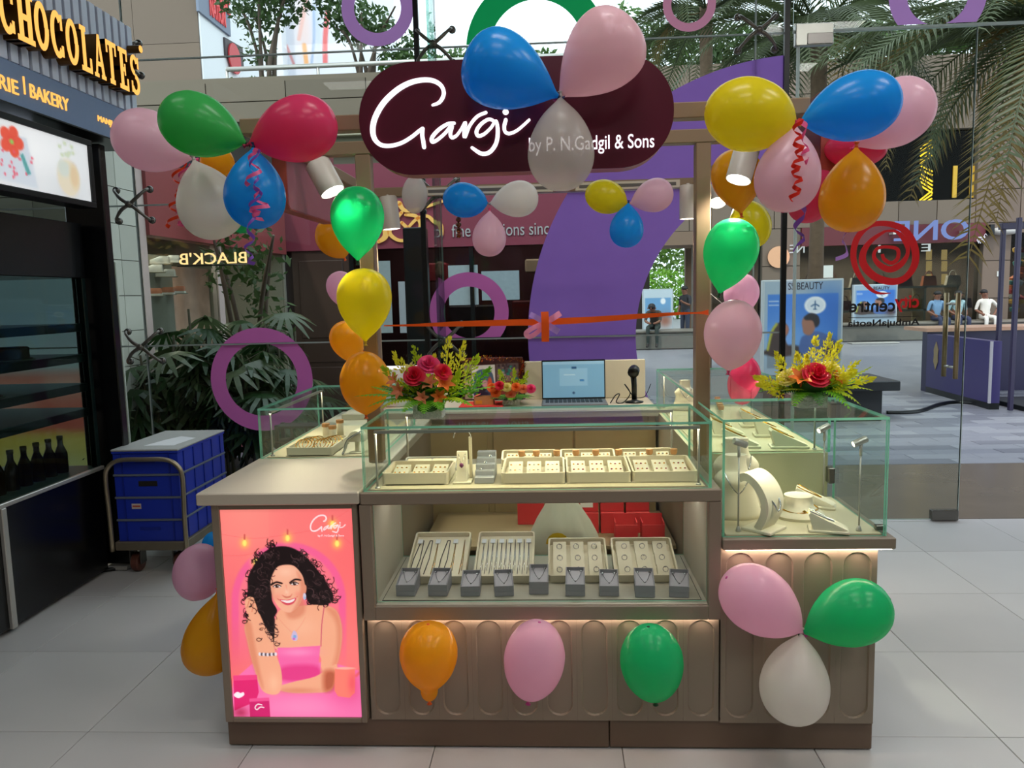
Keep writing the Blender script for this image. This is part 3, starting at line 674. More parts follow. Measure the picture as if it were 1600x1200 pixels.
for x, y in ((175, 222), (402, 198), (661, 228), (638, 128), (232, 318)):
    pt.blob(x, y, 24, 26, (255, 220, 90), .8); pt.ell(x, y, 9, 14, (255, 246, 120), 5); pt.line([(x, y-42), (x, y-22)], 9, (190, 80, 80), 4, k=.8)
# table
pt.poly([(112, 945), (230, 840), (640, 850), (790, 900), (800, 1180), (90, 1180)], (244, 116, 176), 6, False)
pt.blob(470, 1090, 200, 60, (252, 150, 196), .7); pt.blob(700, 1000, 90, 80, (226, 70, 140), .5)
HAIR, SK, SKD = (24, 14, 16), (238, 172, 136), (206, 124, 92)
# hair mass behind
pt.poly([(250, 300), (310, 250), (390, 240), (460, 265), (520, 320), (575, 385), (620, 455), (640, 520), (590, 545), (520, 540), (480, 480), (420, 420), (330, 440), (320, 560), (350, 700), (345, 760), (290, 730), (235, 690), (215, 620), (180, 560), (190, 470), (195, 390)], HAIR, 8)
r2 = random.Random(3)
for i in range(150):
    t = r2.random(); base = [(250, 300), (200, 400), (190, 500), (200, 600), (240, 690), (310, 740), (345, 745), (570, 390), (615, 450), (630, 505), (590, 530), (540, 535), (480, 290), (530, 335), (330, 250)][r2.randrange(15)]
    x, y = base[0]+r2.uniform(-25, 25), base[1]+r2.uniform(-25, 25); a = r2.uniform(0, 2*PI); rr_ = r2.uniform(7, 20); s = r2.choice((-1, 1))
    pt.line([(x+rr_*math.cos(a+s*q*.9)+q*3*math.cos(a), y+rr_*math.sin(a+s*q*.9)+q*3*math.sin(a)) for q in range(7)], r2.uniform(2.5, 5), HAIR, 2.5)
# shoulders, chest, right arm
pt.poly([(340, 600), (380, 560), (470, 550), (520, 545), (600, 548), (650, 570), (675, 620), (684, 700), (672, 800), (648, 880), (600, 960), (560, 950), (560, 800), (350, 790), (330, 700)], SK, 4)
pt.poly([(600, 560), (655, 575), (680, 640), (684, 720), (670, 820), (648, 890), (632, 880), (655, 760), (650, 640)], SKD, 24, k=.55)
pt.blob(470, 660, 90, 60, (246, 190, 156), .6)
pt.poly([(395, 545), (480, 520), (490, 580), (450, 615), (400, 610)], (204, 124, 94), 22, k=.6)
# dress
pt.poly([(345, 770), (420, 770), (570, 760), (562, 830), (556, 930), (420, 950), (360, 930)], (240, 104, 168), 4, False)
pt.blob(450, 795, 90, 22, (252, 156, 200), .7); pt.poly([(360, 880), (440, 862), (556, 870), (556, 940), (360, 945)], (222, 52, 128), 26, k=.8)
pt.line([(573, 762), (578, 650), (592, 550)], 5, (196, 84, 110), 3)
# far arm lying on the table
pt.poly([(340, 985), (420, 955), (540, 925), (610, 880), (655, 860), (650, 930), (620, 1000), (520, 1012), (400, 1010)], SK, 4)
pt.poly([(590, 900), (650, 900), (640, 985), (590, 1000)], (168, 74, 48), 34, k=.8); pt.blob(450, 1000, 120, 16, (208, 128, 96), .6)
# near arm: elbow up to the hand
pt.poly([(232, 640), (300, 630), (318, 700), (332, 790), (362, 880), (368, 960), (350, 1015), (300, 1020), (258, 990), (228, 900), (205, 820), (185, 730), (172, 660), (200, 600)], SK, 4)
pt.poly([(172, 650), (205, 640), (228, 760), (250, 880), (270, 990), (228, 900), (200, 810)], SKD, 20, k=.6); pt.blob(325, 960, 30, 50, (250, 196, 160), .7)
pt.poly([(176, 520), (205, 500), (250, 525), (268, 530), (240, 560), (250, 590), (285, 610), (304, 650), (270, 680), (232, 650), (200, 610), (180, 570)], SK, 4)
for a, b in (((185, 560), (200, 515)), ((212, 580), (222, 532)), ((232, 590), (248, 545))): pt.line([a, b], 3, (190, 106, 76), 3)
pt.ell(262, 532, 9, 6, (250, 226, 214)); pt.line([(235, 575), (252, 560)], 3, (120, 60, 50))
for i in range(9): x = 252+i*10.5; pt.ell(x, 808-abs(i-4)*.8, 6.5, 9, (96, 88, 96) if i % 2 else (230, 226, 236), 2)
# face
pt.poly([(312, 400), (330, 352), (380, 330), (430, 335), (470, 370), (490, 430), (484, 490), (460, 545), (425, 580), (390, 582), (352, 555), (325, 510), (311, 450)], (240, 178, 146), 4)
pt.poly([(450, 370), (495, 440), (484, 500), (455, 555), (425, 580), (455, 520), (468, 450)], (208, 128, 98), 18, k=.7)
pt.blob(345, 505, 24, 20, (240, 140, 120), .5); pt.blob(455, 490, 18, 18, (232, 132, 112), .5); pt.blob(390, 372, 40, 26, (250, 202, 174), .6); pt.blob(322, 470, 10, 50, (214, 140, 112), .5)
pt.poly([(312, 436), (340, 421), (372, 428), (371, 436), (340, 431), (316, 444)], (36, 20, 18), 3); pt.poly([(410, 425), (440, 407), (470, 412), (470, 419), (440, 417), (414, 433)], (36, 20, 18), 3)
for ex, ey, ro in ((345, 447, .05), (437, 434, -.1)):
    pt.ell(ex, ey, 20, 9, (238, 224, 216), 3, rot=ro); pt.ell(ex, ey, 9, 9, (48, 26, 20), 2); pt.ell(ex+3, ey-3, 2.2, 2.2, (250, 250, 250), 2); pt.line([(ex-22, ey+2), (ex, ey-10), (ex+21, ey)], 4.5, (26, 14, 14), 2.5); pt.line([(ex-18, ey+7), (ex+16, ey+8)], 2, (120, 66, 54), 2, k=.7)
pt.line([(392, 440), (398, 475), (392, 492)], 4, (220, 146, 116), 5, k=.8); pt.poly([(370, 492), (390, 500), (412, 498), (424, 486), (414, 505), (388, 508)], (186, 98, 78), 5, k=.8); pt.blob(396, 478, 9, 14, (252, 206, 180), .7)
pt.poly([(356, 516), (385, 518), (405, 517), (445, 508), (432, 535), (405, 546), (380, 540)], (206, 74, 88), 3); pt.poly([(364, 520), (405, 522), (438, 512), (426, 528), (402, 534), (382, 530)], (250, 244, 240), 3)
pt.line([(348, 512), (354, 519)], 3, (180, 96, 78), 3); pt.line([(446, 505), (452, 500)], 3, (180, 96, 78), 3)
# hair in front
pt.poly([(250, 330), (300, 265), (380, 245), (450, 275), (500, 340), (515, 420), (495, 440), (478, 390), (440, 345), (400, 335), (350, 345), (322, 385), (308, 440), (318, 520), (345, 575), (325, 620), (330, 700), (300, 690), (240, 560), (215, 450)], HAIR, 6)
for i in range(210):
    bx, by, sx, sy = [(270, 420, 48, 90), (300, 300, 60, 40), (460, 300, 60, 45), (545, 430, 50, 60), (570, 490, 60, 40), (300, 660, 40, 70), (235, 500, 35, 80)][r2.randrange(7)]
    x, y = bx+r2.gauss(0, sx*.5), by+r2.gauss(0, sy*.5)
    if 318 < x < 485 and 345 < y < 575: continue
    a = r2.uniform(0, 2*PI); rr_ = r2.uniform(8, 17); s = r2.choice((-1, 1)); c = r2.choice(((14, 8, 10), (52, 34, 36), (78, 56, 58), (30, 18, 20)))
    pt.line([(x+rr_*math.cos(a+s*q*.7)+q*2, y+rr_*.8*math.sin(a+s*q*.7)+q*3) for q in range(6)], r2.uniform(2, 4.5), c, 2.5)
for x, y in ((335, 700), (345, 745), (250, 720), (175, 625), (650, 520), (665, 500), (600, 540)):
    pt.line([(x+14*math.cos(q*.8), y+12*math.sin(q*.8)+q*2) for q in range(8)], 4, HAIR, 2.5)
pt.ell(489, 500, 8, 18, (206, 206, 226), 3); pt.ell(489, 508, 5, 8, (150, 190, 226), 3); pt.poly([(480, 440), (498, 446), (496, 480), (484, 478)], (222, 146, 116), 4)
pt.line([(352, 615), (395, 665), (432, 690), (470, 650), (492, 610)], 2, (214, 150, 120), 2); pt.poly([(432, 680), (445, 690), (452, 715), (446, 732), (428, 732), (418, 715), (424, 692)], (196, 186, 220), 3); pt.ell(436, 712, 8, 9, (120, 170, 222), 3); pt.ell(432, 724, 7, 6, (196, 110, 190), 3)
# boxes and cup on the table
pt.poly([(112, 922), (236, 918), (246, 1010), (230, 1060), (118, 1110)], (222, 36, 112), 3, False); pt.poly([(112, 920), (236, 916), (238, 942), (113, 948)], (236, 66, 130), 3, False)
pt.poly([(118, 1018), (134, 1008), (150, 1014), (166, 1010), (168, 1026), (140, 1042), (116, 1030)], (255, 244, 250), 3)
pt.poly([(196, 1046), (300, 1040), (306, 1146), (200, 1150)], (206, 34, 110), 3, False); pt.poly([(196, 1044), (300, 1038), (301, 1056), (197, 1062)], (238, 84, 148), 3, False); pt.line([(262, 1078), (240, 1075), (226, 1092), (236, 1104), (254, 1090), (272, 1092)], 5, (255, 255, 255), 2.5); pt.blob(150, 1120, 40, 30, (150, 14, 50), .6)
pt.poly([(646, 880), (750, 876), (748, 1010), (720, 1038), (660, 1030), (642, 1000)], (250, 128, 112), 3, False); pt.ell(698, 880, 52, 7, (255, 176, 160), 3); pt.blob(735, 960, 22, 60, (226, 70, 96), .6); pt.line([(755, 920), (775, 900)], 14, (232, 96, 110), 8)
# white brand script on the poster
def onposter(a, b): return (520+(a-718)*.187, 80+(b-490)*.196)
for p, w in ([[(1105, 660), (1150, 640), (1175, 590), (1160, 540), (1110, 508), (1040, 503), (960, 522), (880, 568), (800, 645), (748, 735), (732, 812), (745, 872), (785, 908), (845, 913), (912, 895), (972, 860), (1020, 822), (1044, 806)], 6], [[(1043, 808), (1041, 850), (1052, 922)], 5], [[(1240, 772), (1145, 812), (1104, 858), (1102, 888), (1132, 878), (1182, 836), (1226, 786), (1216, 838), (1256, 848), (1290, 800)], 4.5], [[(1310, 768), (1304, 815), (1306, 858), (1338, 786), (1385, 730), (1438, 706)], 4.5],
           [[(1492, 762), (1408, 778), (1380, 820), (1424, 842), (1500, 758), (1512, 820), (1502, 896), (1462, 952), (1352, 926)], 5], [[(1562, 752), (1552, 795), (1560, 828), (1640, 812), (1708, 752)], 4]): pt.line([onposter(*q) for q in p], w, (255, 252, 255), 3)
pt.ell(*onposter(1561, 703), 3.4, 3.4, (255, 252, 255), 2)
pt.C *= np.array([1.0, .97, .98])
M_poster = vcol_mat('lit_poster', .78)
lb = pt.sheet('portrait_poster', M_poster, lc, lambda u, v: (PX0+.001+(PX1-PX0-.002)*u, 2.5, PZ1-.001-(PZ1-PZ0-.002)*v))
lb['label'] = 'glowing pink poster of a smiling curly-haired woman'
_p0 = PX0+(PX1-PX0)*.735; M_pw = glow('poster_white', (255, 250, 255), .9)
put_text('by P. N.Gadgil & Sons', lc, 'poster_lettering', M_pw, .088, .0085, lambda a, b, e: (_p0+a, 2.4995-e, PZ1-.098+b), .0003, one=True)
# ================================================================== balloons
BC = {'green': balloon_mat('rubber_green', (52, 208, 142)), 'leaf': balloon_mat('rubber_leaf_green', (84, 206, 112)), 'pink': balloon_mat('rubber_pink', (255, 216, 230)), 'rose': balloon_mat('rubber_rose', (255, 214, 222), .2),
      'blue': balloon_mat('rubber_blue', (44, 178, 250)), 'yellow': balloon_mat('rubber_yellow', (246, 232, 50)), 'orange': balloon_mat('rubber_orange', (255, 192, 44)), 'red': balloon_mat('rubber_red', (242, 84, 134)),
      'white': balloon_mat('rubber_white', (252, 247, 241)), 'clear': balloon_mat('rubber_pearl', (232, 226, 220), .42), 'lilac': balloon_mat('rubber_lilac', (250, 206, 230)), 'olive': balloon_mat('rubber_olive', (216, 206, 40))}
KN = {k: mat('knot_'+k, c, .5) for k, c in {'green': (0, 70, 34), 'leaf': (10, 46, 20), 'pink': (226, 60, 120), 'rose': (226, 80, 130), 'blue': (6, 40, 90), 'yellow': (206, 170, 10), 'orange': (232, 96, 10), 'red': (160, 20, 60), 'white': (200, 190, 186), 'clear': (190, 184, 180), 'lilac': (200, 70, 150), 'olive': (160, 140, 10)}.items()}
PEAR = [(0, .05), (.04, .10), (.10, .24), (.18, .43), (.28, .63), (.40, .82), (.52, .945), (.62, .995), (.70, 1.), (.78, .965), (.85, .88), (.91, .74), (.955, .56), (.985, .33), (1., .0)]
DROP = [(0, .04), (.04, .12), (.10, .30), (.18, .52), (.28, .72), (.40, .89), (.50, .97), (.60, 1.), (.68, .985), (.77, .92), (.85, .80), (.91, .66), (.96, .46), (.988, .26), (1., 0)]
BULB = [(0, .06), (.02, .17), (.06, .26), (.11, .30), (.15, .31), (.2, .40), (.28, .62), (.38, .82), (.5, .95), (.6, 1.), (.7, .985), (.8, .9), (.88, .75), (.95, .5), (1., 0)]
ROUND = [(0, .05), (.03, .20), (.08, .42), (.15, .62), (.25, .81), (.36, .93), (.47, .99), (.55, 1.), (.64, .975), (.74, .89), (.83, .76), (.90, .61), (.955, .42), (.987, .23), (1., 0)]
def balloon(c, knot, end, wpx, y, label, prof=DROP, dy=0., group=None, dot=True, tie=None):
    K = un(knot[0], knot[1], Y=y); E = un(end[0], end[1], Y=y+dy); ax = E-K; L = ax.length; r = wpx/2*((K+E)/2-CAMP).dot(_fw)/F_PX
    q = Vector((0, 0, 1)).rotation_difference(ax.normalized()).to_matrix()
    t = thing('balloon', label, 'balloon', tuple(K), group=group)
    P = smooth_pts([(b, a, 0) for a, b in prof], 2); P = [(max(0, p.x)*r, p.y*L) for p in P]; P[-1] = (0, L)
    MB().lathe(P, 28, ax=q).obj('balloon_skin', BC[c], t, True)
    k = r*.05
    MB().lathe([(k*1.9, -k*3.0), (k*1.2, -k*2.2), (k*.8, -k*1.3), (k*1.3, -k*.6), (k*1.2, .2*k), (k*.6, k)], 10, ax=q).obj('knot', KN[c], t, True)
    if dot: MB().lathe([(0, L+.0006), (r*.05, L+.0002), (r*.055, L-.001)], 10, ax=q).obj('crown_spot', KN[c] if c not in ('white', 'clear') else BC[c], t, True)
    if tie: MB().tube([(0, 0, 0), Vector(tie)-K], .0008, 5).obj('string', M_string, t)
    return t
M_string = mat('string_white', (220, 216, 210), .7, var=0)
G1 = 'three balloons on the sign'; 
balloon('blue', (873, 151), (727, 84), 118, 2.31, 'blue balloon lying across the top of the maroon sign', PEAR, group=G1, dy=-.02)
balloon('rose', (873, 152), (990, 34), 122, 2.32, 'pale pink balloon on the upper right of the maroon sign', PEAR, group=G1, dy=-.02)
balloon('clear', (876, 151), (877, 299), 104, 2.31, 'pearly white balloon hanging over the sign lettering', DROP, group=G1)
G2 = 'balloon cluster at the left canopy corner'
balloon('leaf', (385, 224), (253, 174), 97, 2.40, 'green balloon at the top of the left cluster', DROP, group=G2)
balloon('red', (388, 226), (524, 184), 100, 2.40, 'crimson balloon on the right of the left cluster', DROP, group=G2)
balloon('blue', (396, 230), (400, 358), 94, 2.38, 'blue balloon hanging in the middle of the left cluster with curled ribbons', DROP, group=G2)
balloon('pink', (302, 248), (181, 200), 94, 2.62, 'pale pink balloon at the far left of the left cluster', DROP, group=G2)
balloon('white', (303, 250), (347, 372), 100, 2.58, 'beige white balloon left of the hanging blue one', DROP, group=G2)
balloon('orange', (368, 268), (318, 240), 52, 2.72, 'small orange balloon mostly hidden behind the green one of the left cluster', DROP, group=G2)
balloon('green', (352, 300), (388, 362), 44, 2.70, 'green balloon peeping out under the hanging blue one', DROP, group=G2, tie=(-.962, 2.7, 2.08))
G3 = 'balloon cluster at the right canopy corner'
balloon('yellow', (1244, 192), (1102, 168), 112, 2.40, 'yellow balloon on the left of the right cluster', ROUND, group=G3)
balloon('blue', (1248, 192), (1406, 148), 104, 2.40, 'blue balloon pointing right in the right cluster', DROP, group=G3)
balloon('pink', (1243, 196), (1222, 332), 100, 2.38, 'pale pink balloon hanging in the right cluster with a red curled ribbon', DROP, group=G3)
balloon('pink', (1337, 229), (1450, 138), 100, 2.60, 'pale pink balloon behind the blue one at the far right', DROP, group=G3)
balloon('red', (1340, 200), (1334, 262), 92, 2.72, 'red balloon behind the big blue one of the right cluster', ROUND, group=G3, dot=False)
balloon('orange', (1338, 230), (1326, 363), 98, 2.58, 'bright orange balloon hanging at the far right of the right cluster', DROP, group=G3)
balloon('orange', (1158, 334), (1146, 233), 78, 3.2, 'orange balloon left of the hanging pink one, knot down', DROP, group=G3)
balloon('red', (1296, 262), (1245, 345), 72, 2.78, 'crimson balloon low behind the hanging pink one', ROUND, group=G3, dot=False, tie=(.772, 2.8, 2.08))
balloon('olive', (1158, 312), (1186, 386), 62, 3.9, 'olive yellow balloon tucked behind the green one by the right post', ROUND, group='far balloons', dot=False, tie=(.76, 4.15, 2.08))
G4 = 'balloons tied up the left post'
balloon('green', (559, 408), (558, 291), 83, 2.8, 'emerald green balloon at the top of the left post', DROP, group=G4)
balloon('yellow', (571, 534), (568, 419), 85, 2.8, 'yellow balloon in the middle of the left post', DROP, group=G4)
balloon('orange', (572, 648), (569, 549), 78, 2.8, 'orange balloon at the foot of the left post', ROUND, group=G4)
G5 = 'far balloons'
balloon('orange', (538, 403), (508, 342), 58, 3.95, 'orange balloon behind the emerald one of the left post', ROUND, group=G5)
balloon('lilac', (548, 486), (524, 425), 46, 3.95, 'lilac pink balloon behind the yellow one of the left post', DROP, group=G5)
balloon('orange', (556, 570), (533, 502), 54, 3.95, 'orange balloon behind and between the yellow and orange ones of the left post', DROP, group=G5)
G6 = 'balloons tied up the right post'
balloon('green', (1124, 459), (1155, 342), 84, 2.8, 'emerald green balloon beside the right post', DROP, group=G6)
balloon('pink', (1138, 579), (1151, 468), 88, 2.8, 'pink balloon below the emerald one at the right post', ROUND, group=G6)
balloon('lilac', (1150, 492), (1166, 428), 54, 3.95, 'lilac balloon behind the pink one of the right post', ROUND, group=G5, tie=(.742, 4.17, 1.6))
balloon('red', (1172, 556), (1155, 632), 50, 3.95, 'deep pink balloon low behind the flowers by the right post', ROUND, group=G5)
G7 = 'small balloons hanging from the back beam'
balloon('blue', (762, 318), (692, 308), 54, 4.05, 'small blue balloon on the left half of the light rail', ROUND, group=G7)
balloon('white', (765, 318), (841, 306), 56, 4.05, 'small white balloon on the light rail', DROP, group=G7)
balloon('pink', (765, 329), (764, 401), 53, 4.0, 'small pink balloon hanging under the light rail', DROP, group=G7)
balloon('yellow', (980, 318), (915, 298), 52, 4.05, 'small yellow balloon on the right half of the light rail', ROUND, group=G7)
balloon('pink', (984, 318), (1051, 296), 52, 4.05, 'small pink balloon lying on the right half of the light rail', DROP, group=G7)
balloon('blue', (982, 317), (977, 387), 53, 4.0, 'small blue balloon hanging against the violet ring', DROP, group=G7)
balloon('clear', (648, 272), (648, 334), 40, 4.05, 'small pearly white balloon beside the grey spot lamp', ROUND, group=G7)
G8 = 'single balloons on the counter front'
balloon('orange', (671, 1094), (669, 975), 90, 2.41, 'orange balloon on the counter front under the window', BULB, group=G8, dy=-.03)
balloon('lilac', (826, 1094), (843, 972), 95, 2.41, 'pink balloon in the middle of the counter front', ROUND, group=G8, dy=-.03)
balloon('green', (1024, 1095), (1013, 979), 98, 2.41, 'green balloon on the right of the counter front', ROUND, group=G8, dy=-.03)
G9 = 'three balloons on the right cabinet'
balloon('lilac', (1254, 988), (1135, 902), 103, 2.41, 'pink balloon on the upper left of the right cabinet front', DROP, group=G9, dy=-.03)
balloon('green', (1254, 989), (1391, 935), 101, 2.41, 'green balloon sticking out past the right cabinet edge', DROP, group=G9, dy=-.03)
balloon('white', (1252, 989), (1234, 1130), 105, 2.41, 'white balloon hanging on the right cabinet front', DROP, group=G9, dy=-.03)
G10 = 'balloons behind the left cabinet'
balloon('lilac', (352, 898), (274, 890), 88, 2.72, 'pink balloon peeping out left of the poster cabinet', ROUND, group=G10)
balloon('orange', (340, 926), (322, 1050), 84, 2.64, 'dark orange balloon low behind the poster cabinet', PEAR, group=G10, dot=False, tie=(-1.16, 2.72, .87))
balloon('blue', (358, 870), (322, 836), 44, 2.95, 'blue balloon barely showing beside the poster cabinet top', ROUND, group=G10, dot=False, tie=(-1.16, 2.95, .87))
# ---- curled ribbons
RIB = {'pink': leaf_mat('curl_pink', (236, 96, 150), .3, .3), 'purple': leaf_mat('curl_purple', (134, 84, 190), .3, .3), 'red': leaf_mat('curl_red', (222, 44, 30), .3, .3), 'orange': leaf_mat('curl_orange', (238, 66, 24), .3, .3), 'lilac': leaf_mat('curl_lilac', (186, 140, 224), .3, .3)}
def curl(c, pts, y, label, turns=6, amp=4, w=5, grp='curled ribbons'):
    """curling ribbon along a px path"""
    P = smooth_pts([(a, b, 0) for a, b in pts], 14); n = len(P); k = y/F_PX; v = []
    for i, p in enumerate(P):
        t = i/(n-1)*turns*2*PI; o = un(p.x+amp*math.sin(t), p.y, Y=y); o.y += amp*k*math.cos(t)
        d = Vector((.55*math.cos(t*.5), 0, .83)); v += [o-d*w/2*k, o+d*w/2*k]
    ob = MB().add(v, [(2*i, 2*i+2, 2*i+3, 2*i+1) for i in range(n-1)]).obj('curling_ribbon', RIB[c], None, True)
    tag(ob, label, 'ribbon', grp)
curl('pink', [(392, 232), (399, 260), (392, 292), (412, 318), (396, 330), (408, 342)], 2.28, 'pink curled ribbon in front of the left blue balloon', 5, 9, 7)
curl('purple', [(400, 234), (396, 270), (404, 300), (393, 330), (392, 368), (388, 395), (396, 412)], 2.27, 'purple curled ribbon hanging below the left blue balloon', 6, 6, 6)
curl('orange', [(285, 255), (276, 280), (282, 300), (270, 318), (277, 335), (262, 354)], 2.62, 'orange curled ribbon left of the beige balloon', 4, 7, 6)
curl('pink', [(292, 256), (284, 285), (288, 310), (280, 340), (286, 352)], 2.64, 'pink curled ribbon beside the orange one left of the beige balloon', 4, 6, 5)
curl('red', [(1248, 186), (1246, 215), (1250, 240), (1243, 262), (1247, 285), (1240, 312)], 2.27, 'red curled ribbon on the hanging pink balloon of the right cluster', 7, 7, 7)
curl('pink', [(1254, 190), (1259, 225), (1256, 245), (1262, 260)], 2.3, 'short pink curled ribbon beside the red one on the right', 3, 5, 8)
curl('purple', [(1250, 318), (1254, 340), (1245, 360), (1254, 375), (1244, 390)], 2.62, 'purple ribbon end below the crimson balloon on the right', 2, 5, 9)
curl('lilac', [(1322, 364), (1312, 375), (1326, 384), (1322, 396), (1304, 405)], 2.58, 'lilac curled ribbon below the orange balloon of the right cluster', 1.5, 4, 7)
t = thing('hanging_ornament', 'brown beaded ornament hanging from the back light rail under the blue balloon', 'ornament', tuple(un(716, 330, Y=4.2))); _z = 2.078-un(716, 330, Y=4.2).z
MB().tube([(0, 0, 0), (0, 0, _z)], .001, 5).obj('string', M_string, t)
for k in range(5): MB().lathe([(.004, 0), (.014, .006), (.015, .02), (.005, .028)], 10, (0, 0, -.028*(k+1))).obj('bead', mat('bead_brown', (120, 62, 34), .4, var=.2), t, True)
# ================================================================== jewellery in the cases
M_tray = mat('tray_cream', (228, 217, 190), .6, var=.03); M_pad = mat('pad_ivory', (238, 229, 204), .7, var=.03); M_gold = mat('gold', (226, 170, 70), .2, 1., var=.05); M_silver = mat('silver', (214, 214, 220), .18, 1., var=.05)
M_cork = mat('cork', (206, 150, 98), .8, var=.15, scale=90); M_greyb = mat('grey_box', (150, 148, 154), .6, var=.05); M_greyin = mat('grey_velvet', (182, 178, 186), .8, var=.05); M_vial = thin_glass('vial_glass', (245, 248, 245), .6, .05)
M_ruby = mat('red_stone', (150, 30, 50), .15, var=.1); M_acr = thin_glass('acrylic', (226, 228, 232), .8, .06); M_chainb = mat('black_chain', (30, 28, 30), .4, .5, var=.1)
def tilt_thing(t, rx): t.rotation_euler = (rx, 0, t.rotation_euler[2])
def tray_parts(t, w, d, h, wall=.006, m=M_tray):
    mb = MB().box(-w/2, w/2, 0, d, 0, .004)
    mb.obj('tray_base', m, t)
    P = rrect(-w/2, w/2, 0, d, .012, 4); I = rrect(-w/2+wall, w/2-wall, wall, d-wall, .009, 4); k = len(P)
    v = [(a, b, 0) for a, b in P]+[(a, b, h) for a, b in P]+[(a, b, h) for a, b in I]+[(a, b, .004) for a, b in I]
    f = [(i+k*j, (i+1) % k+k*j, (i+1) % k+k*(j+1), i+k*(j+1)) for j in range(3) for i in range(k)]
    MB().add(v, f).obj('tray_rim', m, t, True, angle=40)
def ring_mb(mb, c, r, th, tilt=0., n=12, m=0):
    R = Matrix.Rotation(tilt, 3, 'X'); mb.tube([Vector(c)+R @ Vector((r*math.cos(2*PI*i/n), 0, r*math.sin(2*PI*i/n))) for i in range(n+1)], th, 5, m, False)
def ring_tray(label, x, y, z, w, d, h, cols, rows, rx=0., stone=None, gold=False, group='ring trays', pads=True):
    t = thing('ring_tray', label, 'tray', (x, y, z), group=group); tilt_thing(t, rx); tray_parts(t, w, d, h)
    cw, ch = (w-.02)/cols, (d-.02)/rows
    for i in range(cols):
        for j in range(rows):
            cx, cy = -w/2+.01+cw*(i+.5), .01+ch*(j+.5); s = .38
            mb = MB(); P = [(cx-cw*s, cy-ch*s, .004), (cx+cw*s, cy-ch*s, .004), (cx+cw*s, cy+ch*s, .004), (cx-cw*s, cy+ch*s, .004), (cx-cw*s, cy-ch*.34, .010), (cx+cw*s, cy-ch*.34, .010), (cx+cw*s, cy+ch*s, h*.82), (cx-cw*s, cy+ch*s, h*.82)]
            pad = mb.add(P, [(0, 3, 2, 1), (4, 5, 6, 7), (0, 1, 5, 4), (1, 2, 6, 5), (2, 3, 7, 6), (3, 0, 4, 7)]).obj('pad', M_pad, t)
            jm = MB()
            if cols*rows >= 9 and not gold:
                ring_mb(jm, (cx+rnd.uniform(-.004, .004), cy, h*.75), .0095, .0012, -.5); jm.lathe([(0, 0), (.003, .0015), (0, .004)], 6, (cx, cy-.002, h*.75+.009))
                jm.obj('finger_ring', M_silver, pad, True)
            else:
                for a in (-1, 0, 1):
                    for b in (0, 1):
                        jm.lathe([(.0, 0), (.0035, .001), (.004, .003), (0, .005)], 7, (cx+a*cw*.24, cy+ch*(.24*b-.08), .014+(h*.72-.010)*(.45+.35*b)), (1 if (a+b) % 2 else 0))
                jm.obj('ear_studs', [M_gold if gold else M_silver, stone or M_gold], pad, True)['kind'] = 'stuff'
    return t
RT = 'cream ring trays in the wide case'
z0 = .9178
for i, (lab, st) in enumerate((('front cream tray of studs next to the grey acrylic steps', M_silver), ('front cream tray of red-stone studs in the middle', M_ruby), ('front cream tray of red-stone studs at the right end', M_ruby))):
    ring_tray(lab, -.078+.219*i, 2.562, z0, .214, .21, .038, 3, 1, .05, st, True, RT)
for i, lab in enumerate(('back cream tray behind the first front one', 'back cream tray in the middle of the wide case', 'back cream tray at the right end of the wide case')):
    ring_tray(lab, -.1+.215*i, 2.79, z0, .2, .085, .038, 3, 1, .25, M_silver, True, RT)
ring_tray('cream tray of gold studs at the left end of the wide case', -.478, 2.565, z0, .225, .2, .042, 3, 1, .0, M_gold, True, RT)
t = thing('acrylic_tray', 'clear grey acrylic tray behind the left cream tray', 'tray', (-.46, 2.78, z0)); tilt_thing(t, .35)
tray_parts(t, .2, .08, .012, .004, mat('acrylic_grey', (206, 204, 200), .3, var=.03))
for i in range(2): MB().box(-.092+.095*i, -.005+.095*i, .008, .072, .004, .008).obj('card', M_pad, t)
# corked vials on the back row
for i, px in enumerate((815, 838, 870, 900, 931, 967, 1015, 1053)):
    c = un(px, 714, Y=2.775); t = thing('corked_vial', ['first', 'second', 'third', 'fourth', 'fifth', 'sixth', 'seventh', 'last'][i]+' little corked vial from the left behind the front ring trays', 'vial', (c.x, 2.778, z0), group='corked vials in the wide case')
    MB().lathe([(.0095, 0), (.0095, .056)], 10).obj('vial_glass', M_vial, t, True); MB().lathe([(.009, .05), (.0125, .058), (.0125, .07), (0, .07)], 10).obj('cork', M_cork, t, True, angle=40)
# pendant stand with price card
c = un(725, 750, Z=z0); t = thing('pendant_stand', 'tall ivory pendant stand with a purple stone pendant in the wide case', 'display stand', (c.x, 2.6, z0))
MB().bbox(-.032, .032, -.03, .06, 0, .007, .002).obj('foot', M_pad, t); MB().add([(-.018, -.022, .007), (.016, -.022, .007), (.016, .03, .007), (-.018, .03, .007), (-.018, .0, .105), (.016, .0, .105), (.016, .022, .105), (-.018, .022, .105)], [(0, 3, 2, 1), (4, 5, 6, 7), (0, 1, 5, 4), (1, 2, 6, 5), (2, 3, 7, 6), (3, 0, 4, 7)]).obj('stand_block', M_pad, t)
MB().bbox(.02, .03, .03, .045, .007, .15, .001).obj('back_card', M_cream, t); mb = MB(); mb.tube([(-.012, -.008, .1), (-.003, -.02, .07), (.003, -.02, .07), (.011, -.008, .1)], .001, 5); mb.obj('chain', M_silver, t, True)
MB().lathe([(0, -.008), (.008, 0), (.006, .008), (0, .011)], 8, (0, -.024, .062)).obj('pendant', mat('purple_stone', (110, 50, 90), .15, var=.2), t, True)
MB().tube([Vector((.03*math.cos(a/10*PI), .02, .15+.03*math.sin(a/10*PI))) for a in range(11)], .002, 6).obj('crystal_hoop', M_silver, t, True)
